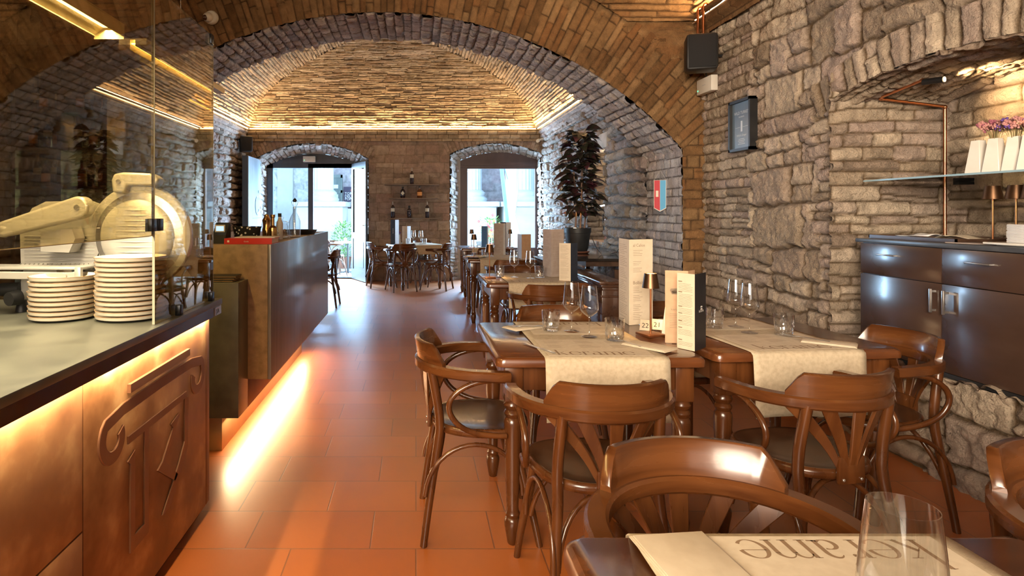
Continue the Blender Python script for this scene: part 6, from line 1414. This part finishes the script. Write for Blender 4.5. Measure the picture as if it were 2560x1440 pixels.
q = MB(); q.lathe([(0.0005, 0.0), (0.115, 0.0), (0.135, 0.015), (0.136, 0.025), (0.0005, 0.025)], 28, cap0=False, cap1=False); q.build('saucer', M['saucer'], pt_, 40)
q = MB(); q.lathe([(0.0005, 0.026), (0.108, 0.026), (0.122, 0.06), (0.146, 0.235), (0.153, 0.238), (0.156, 0.295), (0.147, 0.296), (0.142, 0.24), (0.0005, 0.24)], 32, cap0=False, cap1=False); pot_ = q.build('pot', M['pot'], pt_, 40); q = MB(); q.lathe([(0.0005, 0.262), (0.06, 0.268), (0.140, 0.258)], 24, cap0=False, cap1=False); q.build('soil', M['soil'], pot_, 40)
for p_ in ([(0.03, 0.01, 0.24), (0.05, 0.0, 0.5), (0.06, 0.02, 0.9), (0.05, 0.0, 1.25)], [(-0.02, 0.02, 0.24), (0.0, 0.05, 0.55), (-0.04, 0.02, 0.95)], [(0.07, -0.02, 0.24), (0.09, -0.02, 0.45), (0.03, -0.03, 0.7)]): q = MB(); q.tube(bez(*p_, 10) if len(p_) == 4 else [Vector(x) for x in p_], 0.010, 8); q.build('trunk', M['bark'], pt_, 50)
q = MB(); rg = random.Random(11)
for k in range(260):
    z = 0.46+0.95*(k/260)**0.95+rg.uniform(-.04, .04); a = rg.uniform(0, 6.283); env = (0.20 if z < 1.15 else 0.20-0.22*(z-1.15))*(0.75 if z < 0.55 else 1); r0 = env*rg.uniform(0.1, 0.75)
    c_ = Vector((0.03+r0*math.cos(a)*1.0-0.05*(0.9-z)*0.6, r0*math.sin(a)*0.8, z)); L2 = rg.uniform(0.13, 0.22); wd = L2*rg.uniform(0.26, 0.36)
    el = rg.uniform(-0.35, 0.75); d_ = Vector((math.cos(a)*math.cos(el), math.sin(a)*math.cos(el), math.sin(el))); sd = d_.cross(Vector((0, 0, 1))).normalized(); upv = sd.cross(d_); rl = rg.uniform(-0.6, 0.6); sd = (sd*math.cos(rl)+upv*math.sin(rl)); upv = sd.cross(d_)
    vs_ = []
    for i, (t, w_) in enumerate(((0, 0.05), (0.2, 0.7), (0.45, 1.0), (0.7, 0.72), (0.88, 0.3), (1.0, 0.02))):
        cpt = c_+d_*(L2*t)-Vector((0, 0, 1))*(L2*0.35*t*t)
        for s_ in (-1, 0, 1): vs_.append(cpt+sd*(wd*w_*s_)+upv*(abs(s_)*wd*0.25*w_))
    q.add(vs_, [(i*3+j, i*3+j+1, i*3+j+4, i*3+j+3) for i in range(5) for j in range(2)])
q.build('foliage', M['leaf'], pt_, 60, fix=False)
q = MB(); q.lathe([(0.016, 0), (0.018, 0.03), (0.012, 0.032)], 12, (-0.055, -0.09, 0.265)); q.build('uplight', M['led'], pt_, 40)
light('plant_uplight', 'SPOT', (1.835, 6.93, 1.17), 10, (1.0, 0.55, 0.15), spot=(90, 0.6), aim=(1.87, 7.0, 2.0))
q = MB(); q.tube([(2.02, 6.9, 1.05), (2.06, 6.85, 0.93), (2.10, 6.8, 0.868), (2.2, 6.78, 0.866), (2.30, 6.9, 0.87), (2.38, 6.95, 0.95)], 0.004, 6); tag(q.build('power_cable', M['black'], None, 50), 'thin black cable lying on the lacquered console', 'cable')
# ---- in the niche of the far right wall
NB = 0.9505
fe = thing('fire_extinguisher', 'red fire extinguisher standing in the far wall niche', 'fire extinguisher', (2.585, 8.02, NB)); M['fered'] = noise_mat('red_steel', (0.30, 0.012, 0.012), (0.36, 0.02, 0.02), (9, 9, 9), (0.2, 0.3), coat=0.4)
q = MB(); q.lathe([(0.055, 0), (0.062, 0.01), (0.062, 0.28), (0.045, 0.325), (0.018, 0.345), (0.018, 0.36)], 22); q.build('cylinder', M['fered'], fe, 40); q = MB(); q.lathe([(0.0625, 0.10), (0.0625, 0.22)], 22, cap0=False, cap1=False); q.build('label', M['labelw'], fe, 40)
q = MB(); q.box(-0.02, 0.03, -0.012, 0.012, 0.36, 0.385); q.box(-0.03, 0.07, -0.010, 0.010, 0.385, 0.395); q.build('valve', M['black'], fe, 20); q = MB(); q.tube([(-0.02, 0, 0.37), (-0.08, 0, 0.36), (-0.085, 0.0, 0.28), (-0.07, 0.0, 0.12)], 0.009, 8); q.build('hose', M['black'], fe, 50)
q = MB(); q.box(-0.006, 0.006, -0.08, 0.08, 0, 0.22); q.box(-0.0075, -0.006, -0.05, 0.05, 0.15, 0.20, m=1)
for k in range(6): q.box(-0.0075, -0.006, -0.06, 0.06, 0.02+0.02*k, 0.028+0.02*k, m=1)
text(q, '0', 0.06, (-0.0085, 0.0, 0.155), (0, -1, 0), (0, 0, 1), 0, 'CENTER'); o = q.build('notice_card', [M['navy_card'], M['white_card']], None, 0); o.location = (2.56, 7.86, NB); tag(o, 'small black and white notice card beside the fire extinguisher', 'notice')
q = MB(); q.box(-0.012, 0.012, -0.05, 0.05, 0, 0.66, bev=0.003); o = q.build('wooden_plank', M['tan_card'], None, 20); o.location = (2.52, 7.78, NB); tag(o, 'upright tan plank in the far wall niche', 'plank')
fm = thing('wall_screen', 'black framed picture box in the far wall niche above the red extinguisher', 'picture', (2.80, 8.05, 1.46)); q = MB(); q.box(-0.02, 0.02, -0.30, 0.30, 0, 0.38); q.build('frame', M['black'], fm, 0); q = MB(); q.box(-0.023, -0.0205, -0.10, 0.27, 0.04, 0.34); q.build('picture', M['paper'], fm, 0)
M['tube'] = mat('led_tube', (1, 1, 1), 0.5, emit=(0.8, 0.9, 1.0), es=3.0); q = MB(); q.tube([(2.50, 7.75, 1.60), (2.50, 7.75, 1.44), (2.50, 8.5, 1.40)], 0.010, 8); tag(q.build('light_tube', M['tube'], None, 40), 'thin white light tube across the far wall niche', 'light tube')
light('niche_warm', 'POINT', (2.66, 8.0, 2.08), 8, (1.0, 0.72, 0.42), size=(0.03,))
# ---- LED lines on the ledges
def ledstrip(label, *a): q = MB(); q.box(*a); return tag(q.build('cove_light_strip', M['led_c'], None, 0), label, 'light strip', 'light strips on the vault ledges')
M['led_c'] = mat('led_cove', (1, 0.8, 0.5), 0.5, emit=(1.0, 0.72, 0.36), es=7)
ledstrip('light strip along the back ledge of the far vault', FAR['x0'], FAR['x1'], 11.452, 11.470, 2.922, 2.936); ledstrip('light strip along the right ledge of the far vault', 2.315, 2.330, 6.4, 11.45, 2.922, 2.936)
ledstrip('light strip along the left ledge of the far vault', -3.215, -3.20, 6.4, 11.45, 2.922, 2.936); ledstrip('light strip along the near right ledge', 2.545, 2.56, 1.0, 5.48, 3.09, 3.104)

# ================================================================ OUTSIDE
q = MB(); q.box(-16, 16, 12.16, 26, -0.35, -0.055); M['paving'] = noise_mat('pale_paving', (0.36, 0.34, 0.32), (0.44, 0.42, 0.40), (1.5, 1.5, 1.5), (0.6, 0.8)); struct(q.build('street', M['paving'], None, 0))
g = wall_grid('y', 17.6, (-9, 8.5), (-0.06, 9.0), 0.05, -1); struct(surf('wall_temple', g, 'facade', 201, M['grey_stone']))
g = wall_grid('y', 17.2, (-8, -2.9), (-0.06, 9.0), 0.04, -1); struct(surf('wall_temple_left', g, 'facade', 202, M['white_stone']))
q = MB(); q.box(-8, -2.9, 17.2, 17.7, -0.06, 9.0); q.box(-2.9, 8.5, 17.0, 17.6, -0.06, 1.42)
for k in range(3): q.box(-2.6, 8.5, 16.55-0.25*k, 17.0, -0.06, 1.05-0.35*k)
struct(q.build('wall_temple_base', M['wstone'] if 'wstone' in M else M.setdefault('wstone', noise_mat('pale_travertine', (0.52, 0.51, 0.49), (0.64, 0.63, 0.60), (2, 2, 2), (0.7, 0.8))), None, 0))
def column(x, y, label, r_=0.30):
    root = thing('stone_column', label, 'column', (x, y, -0.055), 0, 'fluted temple columns outside'); S_ = M['wstone']
    q = MB(); q.box(-0.62, 0.62, -0.62, 0.62, 0, 1.52, bev=0.02); q.box(-0.70, 0.70, -0.70, 0.70, 1.52, 1.66, bev=0.03); q.build('pedestal', S_, root, 20)
    q = MB(); q.lathe([(r_*1.45, 1.66), (r_*1.5, 1.74), (r_*1.2, 1.82), (r_*1.32, 1.90), (r_*1.05, 1.98)], 36); q.build('base', S_, root, 50)
    q = MB(); q.lathe([(r_*1.0, 1.98), (r_*0.98, 4.5), (r_*0.86, 8.8)], 120, fn=lambda a, z, i: 1-0.05*abs(math.sin(a*10))); q.build('shaft', S_, root, 30); return root
column(-2.55, 16.4, 'fluted white column seen through the open doorway'); column(1.50, 16.4, 'fluted white column at the left of the big window'); column(2.93, 16.4, 'fluted white column behind the closed white parasol')
pl_ = thing('relief_pilaster', 'shallow white pilaster with arch relief behind the left door pane', 'pilaster', (-3.72, 17.14, -0.055)); q = MB(); q.box(-0.22, 0.22, -0.10, 0.02, 0, 3.1); q.build('shaft', M['wstone'], pl_, 0); q = MB(); q.box(-0.34, 0.34, -0.16, 0.02, 3.1, 3.5, bev=0.05); q.build('capital', M['wstone'], pl_, 20)
q = MB(); q.tube([(-0.75+0.5*math.cos(a), -0.03, 2.1+0.55*math.sin(a)) for a in np.linspace(0, PI, 20)], 0.07, 8); q.build('arch_relief', M['wstone'], pl_, 40)
sh = thing('shuttered_window', 'grey-green wooden shutter with two paper notices on the temple wall', 'shutter', (-2.28, 17.55, 1.46)); M['shutter'] = noise_mat('grey_green_wood', (0.13, 0.16, 0.15), (0.19, 0.22, 0.20), (9, 2, 2), (0.6, 0.7))
q = MB(); q.box(-0.135, 0.135, -0.10, 0.0, 0, 0.95); q.build('boards', M['shutter'], sh, 0); q = MB()
for (a_, b_, c_, d_) in ((-0.14, 0.14, 0.86, 0.95), (-0.14, 0.14, 0.42, 0.50), (-0.14, 0.14, 0, 0.08), (0.09, 0.14, 0, 0.95)): q.box(a_, b_, -0.125, -0.09, c_, d_)
q.build('battens', M['shutter'], sh, 0)
for (a_, b_) in ((0.55, 0.66), (0.27, 0.38)): q = MB(); q.box(-0.11, 0.02, -0.132, -0.126, a_, b_); q.build('notice', M['white_card'], sh, 0)
q = MB(); q.box(-0.36, 0.36, -0.015, 0, 0, 0.60); 
for (txt, z_) in (('TORRE', 0.37), ('DEL', 0.29), ('POPOLO', 0.21)): text(q, txt, 0.105, (-0.34, -0.017, z_), (1, 0, 0), (0, 0, 1), 1)
for k in range(2): q.box(-0.20, -0.08+0.04*k, -0.017, -0.015, 0.145-0.05*k, 0.160-0.05*k, m=1)
text(q, '<', 0.08, (-0.34, -0.017, 0.12), (1, 0, 0), (0, 0, 1), 1)
q.lathe([(0.0005, 0.0), (0.09, 0.0)], 18, (0, 0, 0), 2, cap0=False, cap1=False); st_ = len(q.v)-36
for i in range(st_, len(q.v)): x_, y_, z_ = q.v[i]; q.v[i] = (-0.08+x_, -0.0162, 0.50+y_*0.7)
M['poster_purple'] = noise_mat('poster_plum', (0.035, 0.025, 0.05), (0.06, 0.04, 0.075), (5, 5, 5), (0.5, 0.6)); M['poster_red'] = mat('poster_red', (0.35, 0.08, 0.05), 0.6)
o = q.build('museum_poster', [M['poster_purple'], M['white_card'], M['poster_red']], None, 0, fix=False); o.location = (-1.74, 17.52, 1.46); tag(o, 'dark purple poster reading TORRE DEL POPOLO on the temple wall', 'poster')
def bush(name, label, x, y, z, r_, h_, m_, n_, seed, mats2=None):
    root = thing(name, label, 'plant', (x, y, z)); q = MB(); q.lathe([(0.15, 0), (0.19, 0.28), (0.17, 0.28), (0.0005, 0.26)], 18, cap1=False); q.build('pot', M['saucer'], root, 40)
    q = MB(); rg = random.Random(seed)
    for k in range(n_):
        a = rg.uniform(0, 6.28); zz = 0.28+h_*rg.random(); rr_ = r_*math.sqrt(rg.random())*(1-0.55*((zz-0.28)/h_-0.35)**2); c_ = Vector((rr_*math.cos(a), rr_*math.sin(a), zz)); d_ = Vector((math.cos(a), math.sin(a), rg.uniform(-.2, 1))).normalized(); sd = d_.cross(Vector((0, 0, 1))).normalized()*0.018; L2 = rg.uniform(0.06, 0.12)
        q.add([c_-sd*0.3, c_+d_*L2*0.5-sd, c_+d_*L2, c_+d_*L2*0.5+sd], [(0, 1, 2, 3)])
    q.build('foliage', m_, root, 0, fix=False)
    if mats2:
        for k in range(26): q = MB(); a = rg.uniform(0, 6.28); q.sphere((r_*math.cos(a)*rg.random(), r_*math.sin(a)*rg.random(), 0.35+h_*rg.random()), 0.035, 7, 5); q.build('blossom', mats2[k % 2], root, 60)
    return root
M['greenleaf'] = noise_mat('green_leaf', (0.10, 0.24, 0.05), (0.24, 0.42, 0.12), (9, 9, 9), (0.5, 0.6)); M['redbloom'] = mat('red_bloom', (0.7, 0.13, 0.12), 0.6); M['orangebloom'] = mat('orange_bloom', (0.8, 0.32, 0.12), 0.6)
bush('potted_bush', 'bright green bush outside the open doorway', -1.78, 14.8, -0.055, 0.32, 0.85, M['greenleaf'], 700, 1); bush('potted_bush', 'lower green bush behind the blue-jacketed person', -1.05, 14.5, -0.055, 0.22, 0.60, M['greenleaf'], 400, 2)
bush('flower_bush', 'red and orange flowering bush outside the big window', 1.80, 14.5, 0.30, 0.30, 0.62, M['greenleaf'], 260, 3, (M['redbloom'], M['orangebloom']))
q = MB(); q.box(1.55, 2.05, 14.25, 14.8, -0.055, 0.30); tag(q.build('stone_planter', M['wstone'], None, 0), 'low stone block carrying the flowering bush', 'planter')
# outdoor cafe furniture
GO = 'outdoor cafe chairs'
for (x_, y_, f_, lb_) in ((-1.78, 12.95, -60, 'cafe armchair just outside the doorway, nearest one'), (-2.05, 13.85, -120, 'cafe armchair outside behind the round table'), (-1.10, 13.85, 120, 'cafe armchair outside at the right of the round table')):
    chair(x_, y_, f_, lb_, GO).location.z = -0.055
ot = thing('cafe_table', 'round white cafe table outside the doorway', 'table', (-1.52, 13.42, -0.055)); q = MB(); q.lathe([(0.0005, 0.70), (0.30, 0.70), (0.31, 0.71), (0.30, 0.725), (0.0005, 0.725)], 28, cap0=False, cap1=False); q.build('table_top', M['ceramic'], ot, 40); q = MB(); q.lathe([(0.025, 0.02), (0.022, 0.7)], 12); q.build('pedestal', M['black'], ot, 40)
for k in range(4): q = MB(); q.tube([(0, 0, 0.05), (0.16*math.cos(k*PI/2+.5), 0.16*math.sin(k*PI/2+.5), 0.05), (0.27*math.cos(k*PI/2+.5), 0.27*math.sin(k*PI/2+.5), 0.012)], 0.013, 7); q.build('foot', M['black'], ot, 40)
lathe_thing('sugar_pot', 'small white pot on the round cafe table outside', 'pot', [(0.03, 0), (0.04, 0.02), (0.038, 0.07), (0.02, 0.085)], M['ceramic'], (-1.58, 13.42, 0.671))
# closed parasol with its tilted post
pr = thing('closed_parasol', 'closed white parasol tied round its middle outside the window', 'parasol', (2.36, 14.75, -0.055)); M['canvas'] = noise_mat('white_canvas', (0.74, 0.71, 0.66), (0.80, 0.77, 0.72), (5, 5, 5), (0.8, 0.9))
q = MB(); q.lathe([(0.20, 0.35), (0.24, 0.8), (0.10, 1.28), (0.075, 1.34), (0.11, 1.45), (0.17, 1.9), (0.19, 2.6), (0.10, 3.2)], 72, fn=lambda a, z, i: 1-0.22*abs(math.sin(a*4.5+z*0.6))-0.06*math.sin(a*11+2*z)); q.build('canopy', M['canvas'], pr, 40); q = MB(); q.tube([(0.085*math.cos(a), 0.085*math.sin(a), 1.335) for a in np.linspace(0, 6.28, 20)], 0.015, 6); q.build('tie', M['canvas'], pr, 50)
q = MB(); q.lathe([(0.35, 0), (0.35, 0.06), (0.03, 0.08), (0.025, 0.4)], 20); q.build('base', M['clamp'], pr, 40)
M['steelblue'] = noise_mat('blue_grey_metal', (0.10, 0.17, 0.22), (0.13, 0.21, 0.27), (5, 5, 5), (0.35, 0.45), metal=0.3)
q = MB(); q.tube([(2.25, 14.05, -0.05), (2.20, 14.05, 0.6), (1.93, 14.05, 3.0)], 0, flat=(0.045, 0.03), up=(0, 1, 0)); q.tube([(1.97, 14.05, 2.75), (2.10, 14.08, 2.30), (2.16, 14.1, 2.1)], 0.018, 6); tag(q.build('parasol_post', M['steelblue'], None, 30), 'tilted blue-grey metal post beside the closed parasol', 'post')
# person outdoors, seated, seen through the open door leaf
def person(x, y, z, rz):
    root = thing('person', 'person in blue jacket and jeans sitting outside, seen through the door leaf', 'person', (x, y, z), rz)
    J = dict(pel=(0, 0, .47), sp=(0, .02, .66), ch=(0, .05, .86), nk=(0, .08, 1.0), hd=(0, .10, 1.09), ht=(0, .10, 1.22), sl=(-.19, .06, .93), el=(-.24, .16, .70), wl=(-.12, .36, .70), sr=(.19, .06, .93), er=(.24, .16, .70), wr=(.12, .36, .70), hl=(-.10, .02, .46), kl=(-.12, .42, .47), al=(-.12, .44, .08), tl=(-.12, .58, .04), hr=(.10, .02, .46), kr=(.12, .42, .47), ar=(.12, .40, .08), tr=(.12, .54, .04), fl=(-.06, .42, .69), frr=(.06, .42, .69))
    Rd = dict(pel=.14, sp=.13, ch=.15, nk=.055, hd=.085, ht=.075, sl=.075, el=.05, wl=.035, sr=.075, er=.05, wr=.035, hl=.10, kl=.065, al=.045, tl=.035, hr=.10, kr=.065, ar=.045, tr=.035, fl=.03, frr=.03)
    E_ = ['pel-sp', 'sp-ch', 'ch-nk', 'nk-hd', 'hd-ht', 'ch-sl', 'sl-el', 'el-wl', 'wl-fl', 'ch-sr', 'sr-er', 'er-wr', 'wr-frr', 'pel-hl', 'hl-kl', 'kl-al', 'al-tl', 'pel-hr', 'hr-kr', 'kr-ar', 'ar-tr']
    ks = list(J); me = bpy.data.meshes.new('body'); me.from_pydata([J[k] for k in ks], [tuple(ks.index(a) for a in e.split('-')) for e in E_], [])
    bm = bmesh.new(); bm.from_mesh(me); ly = bm.verts.layers.skin.verify(); bm.verts.ensure_lookup_table()
    for i, k in enumerate(ks): bm.verts[i][ly].radius = (Rd[k], Rd[k]); bm.verts[i][ly].use_root = (k == 'pel')
    bm.to_mesh(me); bm.free()
    o = bpy.data.objects.new('body', me); C.objects.link(o); o.modifiers.new('skin', 'SKIN').use_smooth_shade = True; sb = o.modifiers.new('sub', 'SUBSURF'); sb.levels = 2; sb.render_levels = 2
    dg = bpy.context.evaluated_depsgraph_get(); m2 = bpy.data.meshes.new_from_object(o.evaluated_get(dg)); bpy.data.objects.remove(o)
    for mm in (M['skin'], M['jacket'], M['jeans'], M['black']): m2.materials.append(mm)
    for p in m2.polygons:
        c_ = p.center; p.use_smooth = True
        p.material_index = 0 if (c_.z > 1.02 or (c_.y > .35 and c_.z > .6)) else 1 if (c_.z > .56 or (c_.z > .62 and abs(c_.x) > .15)) else 2 if c_.z > .09 else 3
    b_ = bpy.data.objects.new('body', m2); C.objects.link(b_); b_.parent = root
    q = MB(); q.sphere((0, .085, 1.185), 0.098, 14, 10, sc=(0.95, 1.05, 0.85)); h_ = q.build('hair', M['hair'], root, 60)
    q = MB(); q.sphere((0, 0.192, 1.125), 0.014, 8, 6, sc=(0.8, 1, 1.3)); q.build('nose', M['skin'], root, 60); return root
M['skin'] = mat('skin', (0.55, 0.34, 0.25), 0.6); M['jacket'] = noise_mat('blue_jacket', (0.05, 0.10, 0.19), (0.08, 0.15, 0.26), (9, 9, 9), (0.7, 0.8)); M['jeans'] = noise_mat('jeans', (0.06, 0.13, 0.26), (0.10, 0.18, 0.34), (30, 30, 30), (0.8, 0.9)); M['hair'] = noise_mat('blond_hair', (0.42, 0.32, 0.20), (0.55, 0.44, 0.30), (30, 30, 30), (0.6, 0.7))
person(-1.22, 15.2, -0.055, R(-70))
o = copy_tree(PROTO, (-1.24, 15.2, -0.055), R(-70), 'cafe armchair under the person in the blue jacket', GO)
